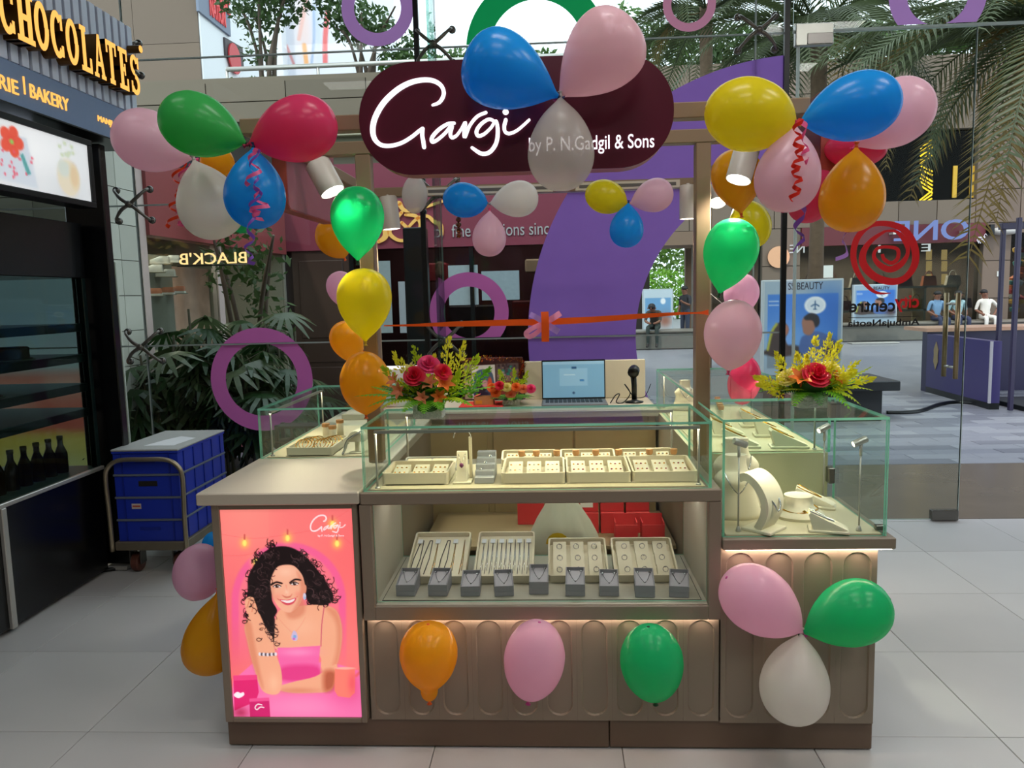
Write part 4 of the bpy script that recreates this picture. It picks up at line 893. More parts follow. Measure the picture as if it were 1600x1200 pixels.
# grey acrylic steps
c = un(758, 752, Z=z0); t = thing('acrylic_steps', 'grey acrylic stepped stand beside the pendant stand', 'display stand', (c.x, 2.575, z0))
for k in range(5): MB().bbox(-.033, .033, .03*k, .03*k+.028, 0, .022+.016*k, .002).obj('step', mat('acrylic_smoke', (176, 178, 182), .2, var=.03), t)
for k in range(3): MB().lathe([(0, 0), (.006, .003), (0, .009)], 6, (-.015+.015*k, .03*k+.042, .038+.016*k)).obj('charm', M_silver, t)
# ---- left case
c = un(481, 714, Z=.921); t = thing('bangle_tray', 'cream tray of gold bangles in the left glass case', 'tray', (c.x, 3.06, .9208)); tray_parts(t, .19, .27, .035)
for i, (x, y) in enumerate(((-.045, .09), (-.02, .14), (.03, .09), (.055, .15))):
    MB().add([(x-.035, y-.02, .004), (x+.035, y-.02, .004), (x+.035, y+.03, .03), (x-.035, y+.03, .03)], [(0, 1, 2, 3)]).obj('pad', M_pad, t)
    mb = MB()
    for k in range(3): ring_mb(mb, (x-.01+.012*k, y-.005+.006*k, .034), .026, .0018, -.9+.1*k, 16)
    mb.obj('bangle_set', M_gold, t, True)['kind'] = 'stuff'
for i, (px, yy, lab) in enumerate(((511, 3.42, 'left corked bangle roll behind the bangle tray'), (521, 3.36, 'front corked bangle roll behind the bangle tray'), (533, 3.52, 'farthest corked bangle roll in the left case'))):
    c = un(px, 700, Y=yy); t = thing('corked_vial', lab, 'vial', (c.x, yy, .9208), group='corked vials in the left case')
    MB().lathe([(.016, 0), (.016, .06)], 12).obj('vial_glass', mat('ivory_roll', (236, 222, 190), .6), t, True); MB().lathe([(.0165, .06), (.018, .064), (.018, .075), (0, .075)], 12).obj('cork', M_cork, t, True, angle=40)
c = un(553, 712, Z=.921); t = thing('bracelet_stand', 'ivory half-round bracelet stand with a watch strap in the left case', 'display stand', (c.x, 3.12, .9208))
MB().prism([(.035*math.cos(PI*i/12), .05+.045*math.sin(PI*i/12)) for i in range(13)], -.03, .03).obj('half_round', M_pad, t); MB().bbox(-.008, .008, -.01, .01, 0, .06, .002).obj('stem', M_pad, t); MB().bbox(-.03, .03, -.025, .025, 0, .006, .002).obj('foot', M_pad, t)
mb = MB()
for k in range(3): mb.tube(smooth_pts([(.02, -.03+.012*k, .09), (-.03, -.036+.012*k, .06), (-.045, -.04+.012*k, .02), (-.05, -.05, .004)], 5), .004, 6)
mb.obj('bracelet', M_silver, t, True)['kind'] = 'stuff'
# ---- lit window: trays
def chain_tray(label, x, dark):
    t = thing('chain_tray', label, 'tray', (x, 2.675, .5285), group='trays in the lit window'); tilt_thing(t, .30); tray_parts(t, .215, .275, .034)
    MB().box(-.1, .1, .01, .265, .012, .018).obj('liner', M_pad, t)
    for i in range(11 if not dark else 6):
        xx = -.085+.17*i/(10 if not dark else 5); mb = MB()
        if dark and i in (0, 1, 3): mb.tube([(xx-.012, .03, .021), (xx-.01, .12, .021), (xx+.002, .235, .021), (xx+.012, .235, .021), (xx+.014, .12, .021), (xx+.006, .03, .021)], .0016, 5)
        else: mb.tube([(xx-.003, .03, .02), (xx, .12, .0205), (xx, .24, .02)], .0012, 5); mb.tube([(xx+.005, .05, .02), (xx+.004, .14, .0205), (xx, .24, .02)], .0009, 5)
        o = mb.obj('chain', M_chainb if dark and i in (0, 1, 3) else (M_gold if dark else M_silver), t, True)
        if i % 2 == 0: MB().box(xx-.009, xx+.009, .215, .24, .022, .024).obj('price_tag', mat('tag_white', (236, 238, 242), .5), o)
chain_tray('cream tray of dark and gold chains, first in the lit window', -.44, True); chain_tray('cream tray of fine silver chains, second in the lit window', -.195, False)
ring_tray('cream tray of nine silver rings, third in the lit window', .072, 2.68, .5285, .215, .23, .032, 3, 3, .30, None, False, 'trays in the lit window')
ring_tray('cream tray of nine silver rings, rightmost in the lit window', .312, 2.68, .5285, .225, .23, .032, 3, 3, .30, None, False, 'trays in the lit window')
NUM = ['leftmost', 'second from the left', 'third from the left', 'fourth from the left', 'fifth and middle', 'fourth from the right', 'third from the right', 'second from the right', 'rightmost']
for i, px in enumerate((634, 684, 735, 788, 842, 899, 952, 1008, 1061)):
    c = un(px, 932+(-3 if i == 4 else 2 if i > 6 else 0), Z=.5285); hh = (.03, .03, .026, .027, .033, .031, .027, .031, .029)[i]; ry = (.0, -.02, .04, .10, .0, -.03, -.05, -.06, -.16)[i]
    t = thing('jewel_box', NUM[i]+' of the open grey necklace boxes in the lit window', 'box', (c.x, c.y, .5285), ry, group='grey jewellery boxes in the lit window')
    w, d = .033, .108
    MB().bbox(-w, w, 0, d, 0, hh*.62, .0015).obj('box_base', M_greyb, t)
    P = [(-w, 0), (w, 0), (w, d), (-w, d)]; I = [(-w+.004, .004), (w-.004, .004), (w-.004, d-.004), (-w+.004, d-.004)]; b0, b1, b2 = hh*.64, hh*1.35, hh*2.1
    v = [(a, b, b0) for a, b in P]+[(P[0][0], P[0][1], b1), (P[1][0], P[1][1], b1), (P[2][0], P[2][1], b2), (P[3][0], P[3][1], b2)]+[(I[0][0], I[0][1], b1), (I[1][0], I[1][1], b1), (I[2][0], I[2][1], b2), (I[3][0], I[3][1], b2)]+[(I[0][0], I[0][1], b1-.006), (I[1][0], I[1][1], b1-.006), (I[2][0], I[2][1], b2-.012), (I[3][0], I[3][1], b2-.012)]
    f = [(0, 3, 2, 1)]+[(i_+4*j, (i_+1) % 4+4*j, (i_+1) % 4+4*(j+1), i_+4*(j+1)) for j in range(3) for i_ in range(4)]+[(12, 13, 14, 15)]
    mb = MB().add(v, f); mb.m[-1] = 1; mb.obj('box_tray', [M_greyb, M_greyin], t)
    zz = lambda y: b1-.004+(b2-b1-.006)*y/d
    mb = MB(); mb.tube([(-.02, .085, zz(.085)), (-.01, .05, zz(.05)), (.001, .025, zz(.025)), (.012, .05, zz(.05)), (.02, .085, zz(.085))], .0009, 5); mb.lathe([(0, 0), (.004, .002), (0, .005)], 7, (.001, .024, zz(.024))); mb.obj('necklace', M_silver, t, True)
    for sx in (-1, 1): MB().lathe([(0, 0), (.005, .003), (.004, .007), (0, .008)], 8, (sx*.02, .088, zz(.088))).obj('ear_stud', M_silver, t, True)
# ---- behind the window: red cartons, bag (staff side)
M_redb = mat('red_carton', (196, 44, 48), .5, var=.06); M_lid = mat('carton_flap', (222, 216, 208), .6)
shelf = thing('low_shelf', 'low shelf behind the lit window carrying red cartons', 'shelf', (.1, 3.75, .0))
MB().bbox(-.62, .53, 3.42, 3.98, .40, .42, .002).obj('shelf_board', mat('shelf_tan', (140, 118, 88), .5), shelf, world=True)
for x in (-.6, .5): MB().bbox(x-.01, x+.01, 3.45, 3.95, .005, .40, .002).obj('shelf_leg', M_plinth, shelf, world=True)
k = 0
for (x, y, z, w, h, l) in ((.14, 3.6, .42, .11, .1, 'red carton at the left foot of the stack'), (.26, 3.6, .42, .11, .1, 'red carton in the middle of the stack'), (.38, 3.6, .42, .11, .1, 'red carton at the right foot of the stack'), (.14, 3.62, .521, .11, .08, 'red carton with two white labels'), (.26, 3.62, .521, .11, .12, 'tall red carton on the stack'), (.38, 3.62, .521, .11, .13, 'red carton on top at the right'), (.2, 3.62, .642, .11, .06, 'flat red carton on top'), (-.13, 3.75, .42, .13, .22, 'red carton left of the white bag')):
    t = thing('carton', l+' seen through the lit window', 'carton', (x, y, z), group='red cartons behind the window'); MB().bbox(-w/2, w/2, 0, .13, 0, h, .002).obj('carton_body', M_redb, t)
    if 'labels' in l:
        for q in (0, 1): MB().box(-.03, .03, -.0012, 0, .02+.03*q, .044+.03*q).obj('carton_label', M_lid, t)
for x, l in ((.31, 'open red gift box with a white inside, left of the pair'), (.43, 'open red gift box with a white handle, right of the pair')):
    t = thing('gift_box', l, 'box', (x, 3.43, .42), group='open red gift boxes'); P = [(-.05, 0), (.05, 0), (.05, .09), (-.05, .09)]
    MB().box(-.05, .05, 0, .004, 0, .09).box(-.05, .05, .086, .09, 0, .12).box(-.05, -.046, .004, .086, 0, .1).box(.046, .05, .004, .086, 0, .1).box(-.046, .046, .004, .086, 0, .004).obj('box_body', M_redb, t)
    MB().box(-.046, .046, .0045, .0855, .05, .052).obj('white_paper', M_lid, t)
bm_ = MB(); prof = []
t = thing('plastic_bag', 'white knotted plastic carrier bag with a yellow print behind the window', 'bag', (.02, 3.35, .42)); n = 28; v = []
for j, (r, z) in enumerate(((.14, 0), (.155, .03), (.14, .08), (.112, .14), (.08, .2), (.045, .26), (.02, .3), (.035, .33), (.05, .35))):
    for i in range(n): a = 2*PI*i/n; rr_ = r*(1+.12*math.sin(7*a+j*.7)*(.4+j*.12)+.05*math.sin(3*a+1)); v.append((rr_*math.cos(a), .75*rr_*math.sin(a), z))
f = [(j*n+i, j*n+(i+1) % n, (j+1)*n+(i+1) % n, (j+1)*n+i) for j in range(8) for i in range(n)]
MB().add(v, f).obj('bag_skin', leaf_mat('bag_film', (226, 220, 206), .4, .3, .04), t, True)
MB().add([(-.02+.05*math.cos(a*PI/8), -.118, .07+.05*math.sin(a*PI/8)) for a in range(9)], [tuple(range(9))]).obj('yellow_print', mat('yellow_print', (226, 180, 20), .5), t)
# ---- square case: busts and stands
def bust(label, x, y, z, s, rz=0., chain=M_silver):
    t = thing('necklace_bust', label, 'display stand', (x, y, z), rz, group='ivory necklace busts')
    prof = [(.058, 0), (.062, .01), (.058, .03), (.05, .06), (.045, .085), (.05, .11), (.04, .13), (.03, .14), (.026, .16), (.027, .185)]
    v = []; n = 20; P = smooth_pts([(a, b, 0) for a, b in prof], 3)
    for p in P:
        for i in range(n): a = 2*PI*i/n; v.append((p.x*s*1.25*math.cos(a), p.x*s*.8*math.sin(a)-.0, p.y*s))
    f = [(j*n+i, j*n+(i+1) % n, (j+1)*n+(i+1) % n, (j+1)*n+i) for j in range(len(P)-1) for i in range(n)]+[tuple(range((len(P)-1)*n, len(P)*n))]
    MB().add(v, f).obj('bust_form', M_pad, t, True, angle=50)
    MB().tube(smooth_pts([(-.036*s, -.02*s, .14*s), (-.025*s, -.042*s, .11*s), (0, -.048*s, .08*s), (.025*s, -.042*s, .11*s), (.036*s, -.02*s, .14*s)], 5), .0022, 6).obj('necklace', chain, t, True)
zc = .7546
bust('ivory necklace bust at the back left of the square case', .665, 2.88, zc, 1.35); bust('ivory necklace bust in the front left corner of the square case', .625, 2.72, zc, 1.2)
def scurve(label, x, y, rz, s=1.):
    """tall bent necklace easel"""
    t = thing('necklace_easel', label, 'display stand', (x, y, zc), rz, group='curved necklace easels')
    P = smooth_pts([(.02, 0, 0), (.045, 0, .05), (.048, 0, .1), (.02, 0, .15), (-.02, 0, .175), (-.05, 0, .165)], 6); v = []; W_ = [.042, .045, .05, .055, .05, .045]
    for i, p in enumerate(P):
        w = (.045+.008*math.sin(i/len(P)*PI))*s; d = (P[min(i+1, len(P)-1)]-P[max(i-1, 0)]).normalized(); nn = Vector((d.z, 0, -d.x))*.010*s
        for q, sgn in ((nn, -1), (nn, 1), (-nn*1.6, 1), (-nn*1.6, -1)): v.append((p.x*s+q.x, sgn*w, p.z*s+q.z+.008))
    k = len(P); f = [(4*i+j, 4*i+(j+1) % 4, 4*i+4+(j+1) % 4, 4*i+4+j) for i in range(k-1) for j in range(4)]+[(0, 1, 2, 3), (4*k-1, 4*k-2, 4*k-3, 4*k-4)]
    MB().add(v, f).obj('easel_form', M_pad, t, True, angle=35); MB().bbox(-.035*s, .07*s, -.055*s, .055*s, 0, .01, .002).obj('foot', M_pad, t)
    MB().tube(smooth_pts([(.0, -.04*s, .175*s), (.062*s, -.02*s, .1*s), (.066*s, 0, .07*s), (.062*s, .02*s, .1*s), (.0, .04*s, .175*s)], 6), .003, 6).obj('necklace', M_silver, t, True)
scurve('tall curved ivory easel with a crystal necklace in the square case', .672, 2.575, -.75, 1.0)
t = thing('neck_form', 'low round ivory neck form with a gold chain in the square case', 'display stand', (.845, 2.72, zc))
MB().lathe([(.085, 0), (.088, .01), (.075, .022), (.052, .035), (.046, .065), (.048, .075), (0, .077)], 28).obj('form_body', M_pad, t, True, angle=50); MB().tube([(.066*math.cos(a/16*2*PI), .066*math.sin(a/16*2*PI), .029+.004*math.sin(a)) for a in range(17)], .0025, 6).obj('gold_chain', M_gold, t, True); MB().lathe([(0, 0), (.008, .004), (0, .009)], 7, (.0, -.068, .03)).obj('gold_pendant', M_gold, t)
def ramp(label, x, y, z, rz, s=1., m=M_gold):
    t = thing('ramp_stand', label, 'display stand', (x, y, z), rz, group='ivory ramp stands')
    MB().bbox(-.05*s, .075*s, -.035*s, .035*s, 0, .009*s, .002).obj('foot', M_pad, t); MB().prism([(-.035*s, .009*s), (.06*s, .009*s), (.07*s, .013*s), (-.045*s, .065*s), (-.05*s, .058*s)], -.03*s, .03*s).obj('wedge', M_pad, t)
    MB().tube(smooth_pts([(-.045*s, -.018*s, .068*s), (.0, -.012*s, .046*s), (.03*s, 0, .033*s), (.0, .012*s, .046*s), (-.045*s, .018*s, .068*s)], 5), .0022, 6).obj('necklace', m, t, True)
ramp('ivory ramp stand with a crystal necklace at the front of the square case', .875, 2.545, zc, -.25, 1., M_silver)
ramp('clear ramp stand with a gold pendant behind the neck form', .93, 2.84, zc, -.35, 1.1)
zf = .9268
for i, (x, y, l) in enumerate(((.72, 3.1, 'near left'), (.9, 3.08, 'near right'), (.72, 3.35, 'middle left'), (.9, 3.33, 'middle right'), (.72, 3.6, 'farther left'), (.9, 3.58, 'farther right'))): ramp('ivory ramp stand, '+l+' in the far right glass case', x, y, zf, -.1, 1.15)
for i in range(5):
    t = thing('corked_vial', ['nearest', 'second', 'third', 'fourth', 'farthest'][i]+' corked vial in the row in the far right glass case', 'vial', (.80+.012*i, 3.78+.08*i, zf), group='corked vials in the far right case'); MB().lathe([(.012, 0), (.012, .05)], 10).obj('vial_glass', M_vial, t, True); MB().lathe([(.0115, .046), (.0145, .054), (.0145, .066), (0, .066)], 10).obj('cork', M_cork, t, True, angle=40)
bust('ivory bust at the back of the far right case', .68, 4.1, zf, .85)
# goose-neck case lamps
def stem_lamp(label, x, y, h, rz, z=zc):
    t = thing('case_lamp', label, 'lamp', (x, y, z), rz, group='stem lamps in the square case')
    MB().lathe([(.009, 0), (.009, .004), (.005, .016), (.003, .018)], 10).obj('lamp_foot', M_steel, t, True); MB().tube([(0, 0, .015), (0, 0, h-.04)], .0028, 8).obj('stem', M_steel, t, True); MB().tube([(0, 0, h-.05), (0, 0, h-.012)], .005, 8).obj('joint', M_steel, t, True)
    q = Vector((0, 0, 1)).rotation_difference(Vector((-.9, 0, -.35)).normalized()).to_matrix()
    hd = MB().lathe([(0, -.02), (.010, -.02), (.0115, -.016), (.0115, .028), (.009, .028), (.009, .024), (0, .024)], 14, (0, 0, h-.002), ax=q).obj('lamp_head', M_steel, t, True, angle=40)
    MB().lathe([(0, .0245), (.0088, .0245), (.0088, .025)], 12, (0, 0, h-.002), ax=q).obj('lens', glow('case_lamp_lens', (255, 240, 210), 10), hd)
    l = bpy.data.lights.new('case_beam', 'SPOT'); l.energy = 2.2; l.spot_size = math.radians(110); l.spot_blend = .8; l.color = (1, .86, .62); l.shadow_soft_size = .01
    o = bpy.data.objects.new('case_beam', l); COL.objects.link(o); o.parent = t; d = Vector((-.75, 0, -.65)).normalized(); o.location = Vector((0, 0, h-.002))+Vector((-.9, 0, -.35)).normalized()*.03; o.rotation_euler = (-d).to_track_quat('Z', 'Y').to_euler()
stem_lamp('stem lamp standing in the left front of the square case', .597, 2.545, .30, PI+.3); stem_lamp('lit stem lamp at the back right of the square case', .985, 2.88, .285, .35); stem_lamp('stem lamp standing in the right front of the square case', .985, 2.54, .30, .1)
# ================================================================== flowers
def rot_to(d): return Vector((0, 0, 1)).rotation_difference(Vector(d).normalized()).to_matrix()
L_fern = leaf_mat('fern_green', (118, 190, 44), .35); L_dk = leaf_mat('deep_leaf', (58, 118, 40), .3); L_yel = leaf_mat('goldenrod', (252, 238, 60), .35); L_lime = leaf_mat('lime_leaf', (190, 214, 40), .35)
P_red = leaf_mat('petal_red', (232, 40, 72), .25, .5, .12); P_pink = leaf_mat('petal_pink', (246, 82, 140), .25, .5, .12); P_or = leaf_mat('petal_orange', (250, 128, 50), .3, .5, .12); P_sal = leaf_mat('petal_salmon', (252, 150, 104), .3, .5, .12); P_cr = leaf_mat('petal_cream', (250, 238, 150), .3, .5, .08)
def frond(parent, base, d, L, w, m, n=14, droop=.35, nm='fern_frond'):
    """feathery leaf: midrib with tapering leaflets"""
    d = Vector(d).normalized(); s = d.cross(Vector((0, 0, 1))); s = s.normalized() if s.length > .01 else Vector((1, 0, 0)); mb = MB(); base = Vector(base); pts = []
    for i in range(n+1):
        t = i/n; pts.append(base+d*L*t+Vector((0, 0, -droop*L*t*t)))
    mb.tube(pts, [.0022*(1-.8*i/n) for i in range(n+1)], 4)
    for i in range(1, n):
        t = i/n; ll = w*math.sin(PI*min(1, .18+.82*t))**.7*(1-.35*t); p = pts[i]; f = (pts[i+1]-pts[i-1]).normalized(); hw = L/n*.42
        for sg in (-1, 1):
            tip = p+s*sg*ll+f*ll*.45+Vector((0, 0, -.12*ll)); mb.add([p-f*hw, p+f*hw, p+s*sg*ll*.6+f*(ll*.27+hw*.9)+Vector((0, 0, .01*ll)), tip, p+s*sg*ll*.55+f*(ll*.2-hw*.8)], [(0, 1, 2, 3, 4)])
    return mb.obj(nm, m, parent)
def sprig(parent, base, d, L, m, k=110, sp=.3):
    """goldenrod plume"""
    mb = MB(); base = Vector(base); d = Vector(d).normalized(); tip = base+d*L; mb.tube([base, base+d*L*.5, tip], [.002, .0015, .0008], 4); s = d.cross(Vector((.2, .9, .3))).normalized(); u = d.cross(s)
    for i in range(k):
        t = .25+.75*rnd.random(); a = rnd.uniform(0, 2*PI); r = L*sp*(1.1-t)*rnd.uniform(.3, 1); p = base+d*L*t+(s*math.cos(a)+u*math.sin(a))*r; e = (p-base-d*L*(t-.12)).normalized(); q = e.cross(Vector((0, 1, 0))).normalized() if abs(e.y) < .95 else Vector((1, 0, 0)); z = .007
        mb.add([p-q*z*.45, p+e*z*1.3, p+q*z*.45, p-e*z*.8], [(0, 1, 2, 3)])
    return mb.obj('goldenrod_sprig', m, parent)
def rose(parent, c, r, m, d=(0, -.5, .8)):
    R = rot_to(d); mb = MB(); c = Vector(c)
    for lay, (n, rr_, h, op) in enumerate(((3, .22, .75, .05), (4, .42, .72, .18), (5, .66, .6, .4), (6, .9, .42, .62), (6, 1., .25, .85))):
        for k in range(n):
            a = 2*PI*(k+.37*lay)/n; ww = 2*PI/n*.62; v = []
            for i in range(4):
                for j in range(5):
                    t = i/3; b = a+ww*(j/4-.5)*2*(.55+.45*math.sin(PI*(.2+.6*t))); rad = r*(.12+(rr_-.12)*t**.8+op*.15*t*t); z = r*h*t-(op*.18*r*t**3)+.03*r*math.sin(j*2.1+k); v.append(c+R @ Vector((rad*math.cos(b), rad*math.sin(b), z)))
            mb.add(v, [(i*5+j, i*5+j+1, i*5+j+6, i*5+j+5) for i in range(3) for j in range(4)])
    mb.lathe([(0, -r*.2), (r*.25, -.02*r), (r*.3, .1*r), (r*.1, .2*r)], 8, c, 0, R)
    return mb.obj('rose', m, parent, True)
def lily(parent, c, r, m, d):
    R = rot_to(d); mb = MB(); c = Vector(c)
    for k in range(6):
        a = 2*PI*k/6; v = []
        for i in range(5):
            t = i/4; w = r*.26*math.sin(PI*(.12+.84*t)); rad = r*(.08+.55*t+.35*t*t); z = r*(1.1*t-.55*t*t)
            for s in (-1, 0, 1): v.append(c+R @ Vector((rad*math.cos(a)-s*w*math.sin(a), rad*math.sin(a)+s*w*math.cos(a), z+(abs(s)*.05*r))))
        mb.add(v, [(i*3+j, i*3+j+1, i*3+j+4, i*3+j+3) for i in range(4) for j in range(2)])
    mb.tube([c-R @ Vector((0, 0, r*1.2)), c], [.002, r*.1], 5)
    return mb.obj('lily', m, parent, True)
def bud(parent, c, r, m, d):
    R = rot_to(d); return MB().lathe([(r*.15, -r), (r*.42, -.4*r), (r*.5, .2*r), (r*.3, .9*r), (0, 1.3*r)], 8, Vector(c), 0, R).obj('flower_bud', m, parent, True)
M_foil = mat('silver_foil', (228, 228, 228), .3, .15, var=.25, scale=120, bump=1.)
def foil_pot(t, w, d, h):
    mb = MB(); v = []; n = 9; m_ = 7; f = []
    for (x0, y0, x1, y1) in ((-w, -d, w, -d), (w, -d, w, d), (w, d, -w, d), (-w, d, -w, -d)):
        o = len(v)
        for i in range(n):
            for j in range(m_):
                a, b = i/(n-1), j/(m_-1); q = rnd.uniform(-.0035, .0035) if 0 < i < n-1 else 0; v.append((x0+(x1-x0)*a+(q if x0 == x1 else 0), y0+(y1-y0)*a+(q if y0 == y1 else 0), h*b+(rnd.uniform(-.004, .006) if j == m_-1 else 0)))
        f += [(o+i*m_+j, o+(i+1)*m_+j, o+(i+1)*m_+j+1, o+i*m_+j+1) for i in range(n-1) for j in range(m_-1)]
    mb.add(v, f).box(-w, w, -d, d, h*.8, h*.82)
    mb.obj('foil_pot', M_foil, t)
# tall arrangement on the wide case
t = thing('flower_arrangement', 'tall flower arrangement with pink roses and ferns on the wide glass case', 'flowers', (-.44, 2.68, 1.1325)); foil_pot(t, .05, .04, .06)
for a, L, w, dr, m in ((-170, .24, .045, .25, L_fern), (-150, .2, .04, .4, L_fern), (-195, .2, .045, .1, L_fern), (-10, .2, .045, .1, L_fern), (10, .22, .05, .15, L_fern), (-30, .16, .045, .45, L_fern), (-110, .14, .045, .6, L_fern), (-70, .13, .04, .6, L_fern), (-90, .11, .04, .75, L_fern), (30, .2, .04, .1, L_dk), (150, .2, .04, .1, L_dk), (-135, .17, .045, .45, L_lime), (-50, .17, .045, .35, L_lime)):
    frond(t, (.03*math.cos(math.radians(a)), .02*math.sin(math.radians(a)), .055), (math.cos(math.radians(a)), .7*math.sin(math.radians(a)), .38), L, w, m, 14, dr)
for a in range(0, 360, 24): frond(t, (0, 0, .06), (math.cos(math.radians(a)), .7*math.sin(math.radians(a)), .9+.3*math.sin(a)), .15, .05, (L_fern, L_lime, L_dk)[(a//24) % 3], 14, .3)
for x, y, dx, dz, L, m in ((-.03, 0, -.45, 1, .2, L_yel), (0, .01, -.2, 1, .21, L_lime), (.05, 0, .12, 1, .23, L_yel), (.07, .01, .3, 1, .22, L_yel), (.08, .0, .55, .9, .2, L_lime), (-.05, .01, -.7, .9, .17, L_lime), (.02, -.01, .05, 1, .17, L_yel), (-.02, -.03, -.25, .8, .13, L_lime), (.06, -.03, .35, .7, .13, L_lime), (.1, 0, .7, .7, .17, L_fern)): sprig(t, (x, y, .05), (dx, rnd.uniform(-.3, .1), dz), L, m)
rose(t, (-.035, -.06, .15), .035, P_red, (0, -.9, .6)); rose(t, (.01, -.03, .185), .036, P_pink, (.2, -.7, .7)); rose(t, (.058, -.04, .16), .03, P_red, (.5, -.7, .6))
for x, y, z, r, m, d in ((-.11, -.02, .13, .03, P_sal, (-.5, -.6, .4)), (-.09, -.04, .10, .032, P_sal, (-.4, -.8, .1)), (.06, -.05, .12, .04, P_or, (.4, -.7, .5)), (.01, -.05, .12, .035, P_sal, (.0, -.7, .6)), (.045, -.06, .08, .03, P_or, (.2, -.9, .1)), (-.01, -.06, .075, .028, P_sal, (-.1, -.9, .2)), (-.06, 0, .165, .03, P_cr, (-.3, -.4, .8))): lily(t, (x, y, z), r, m, d)
MB().lathe([(.002, 0), (.055, .03), (.05, .09), (.02, .12)], 10).obj('leaf_core', L_dk, t, True)
# round arrangement on the square case
t = thing('flower_arrangement', 'round flower arrangement with yellow plumes on the square glass case', 'flowers', (.885, 2.75, 1.1375)); foil_pot(t, .05, .04, .045)
MB().lathe([(.03, .035), (.07, .06), (.075, .1), (.05, .14), (0, .15)], 12).obj('leaf_core', L_dk, t, True)
for a, L, w, dr, m in ((180, .19, .04, .05, L_lime), (165, .17, .045, .2, L_yel), (-165, .18, .04, .1, L_lime), (-175, .16, .05, .35, L_fern), (0, .2, .04, -.05, L_lime), (-12, .2, .035, .15, L_fern), (-25, .19, .04, .35, L_lime), (10, .16, .04, -.1, L_lime), (-60, .15, .045, .8, L_fern), (-45, .16, .04, .65, L_lime), (-120, .12, .04, .8, L_fern), (-90, .12, .04, .8, L_dk), (200, .12, .04, .5, L_dk)):
    frond(t, (.03*math.cos(math.radians(a)), .02*math.sin(math.radians(a)), .05), (math.cos(math.radians(a)), .7*math.sin(math.radians(a)), .42), L, w, m, 14, dr)
for a in range(8, 360, 24): frond(t, (0, 0, .05), (math.cos(math.radians(a)), .7*math.sin(math.radians(a)), .6+.3*math.sin(a)), .14, .045, (L_lime, L_fern, L_yel)[(a//24) % 3], 14, .25)
for x, dx, dz, L, m in ((-.06, -.45, .8, .17, L_yel), (-.03, -.25, .9, .15, L_yel), (.0, -.05, 1, .2, L_yel), (.02, .08, 1, .21, L_yel), (.035, .22, 1, .19, L_yel), (-.02, -.1, .9, .14, L_yel), (.05, .5, .6, .15, L_yel), (.04, .35, .3, .13, L_yel), (-.08, -.8, .35, .15, L_yel), (-.07, -.9, .2, .14, L_yel), (.06, .7, .25, .15, L_yel), (.0, .2, .2, .1, L_lime), (.02, .1, .4, .12, L_yel)): sprig(t, (x, -.02, .06), (dx, -.35, dz), L, m, 130)
rose(t, (.0, -.07, .115), .045, P_red, (.1, -.8, .65)); lily(t, (-.05, -.07, .1), .045, P_or, (-.15, -.6, .75)); rose(t, (-.085, -.04, .105), .034, P_cr, (-.4, -.5, .7)); rose(t, (.062, -.03, .13), .036, P_cr, (.4, -.4, .8)); lily(t, (.07, -.05, .1), .03, P_or, (.5, -.6, .5))
# small arrangement on the back counter
t = thing('flower_arrangement', 'small low arrangement of orange and cream blooms beside the laptop', 'flowers', (-.24, 4.25, .9505)); foil_pot(t, .045, .04, .03)
for a in range(0, 360, 30): frond(t, (0, 0, .03), (math.cos(math.radians(a)), math.sin(math.radians(a)), .4), .14, .04, L_fern if a % 60 else L_dk, 12, .3)
for x, z, m in ((-.1, .1, P_or), (-.06, .11, P_red), (-.02, .1, P_cr), (.03, .1, P_or), (.07, .09, P_sal), (.11, .09, P_pink), (.0, .06, P_sal), (-.08, .07, P_or)): rose(t, (x, -.05, z), .026, m, (0, -.8, .6))
for dx in (-.3, .1, .5): sprig(t, (.05*dx, 0, .04), (dx, -.1, 1), .16, L_lime)
# ================================================================== back counter things
t = thing('laptop', 'open laptop with a pale blue screen on the back counter', 'laptop', (.11, 4.25, .9505)); a, b = un(846, 563, Y=4.34), un(946, 625, Y=4.34); w = (b.x-a.x)/2; cx = (a.x+b.x)/2-.11
MB().bbox(cx-w, cx+w, -.14, .08, 0, .014, .003).obj('keyboard_deck', mat('laptop_grey', (120, 122, 126), .4, .4), t)
kb = MB()
for i in range(13):
    for j in range(4): kb.box(cx-w+.02+i*(2*w-.04)/13, cx-w+.02+(i+.8)*(2*w-.04)/13, -.06+j*.03, -.036+j*.03, .014, .0165)
kb.obj('keys', mat('laptop_keys', (30, 32, 36), .5), t)['kind'] = 'stuff'
MB().bbox(cx-w, cx+w, .08, .088, .012, a.z-.9505, .003).obj('screen_lid', M_black, t)
ps = Paint(80, 52, 0, 100, 0, 62); ps.C[:] = (120, 168, 196); ps.poly([(0, 0), (100, 0), (100, 5), (0, 5)], (150, 190, 212), 1, False); ps.poly([(27, 12), (73, 12), (73, 42), (27, 42)], (140, 184, 208), 1, False); ps.poly([(47, 9), (55, 9), (55, 13), (47, 13)], (40, 80, 120), 1, False); ps.poly([(60, 31), (67, 31), (67, 34), (60, 34)], (40, 110, 170), 1, False); ps.line([(35, 23), (52, 23)], 1.5, (190, 214, 226), 1); ps.ell(50, 54, 2, 2, (40, 70, 110))
o = ps.sheet('screen', vcol_mat('screen_print', .4), t, lambda u, v: (.11+cx-w+.006+(2*w-.012)*u, 4.25+.0795, a.z-.008-(a.z-.9505-.03)*v))
t = thing('barcode_scanner', 'black handheld scanner standing upright beside the laptop', 'scanner', tuple(un(991, 622, Y=4.25))[:2]+(.9505,)); MB().lathe([(.05, 0), (.05, .006), (.02, .012), (.012, .02)], 18).obj('stand_base', M_black, t, True)
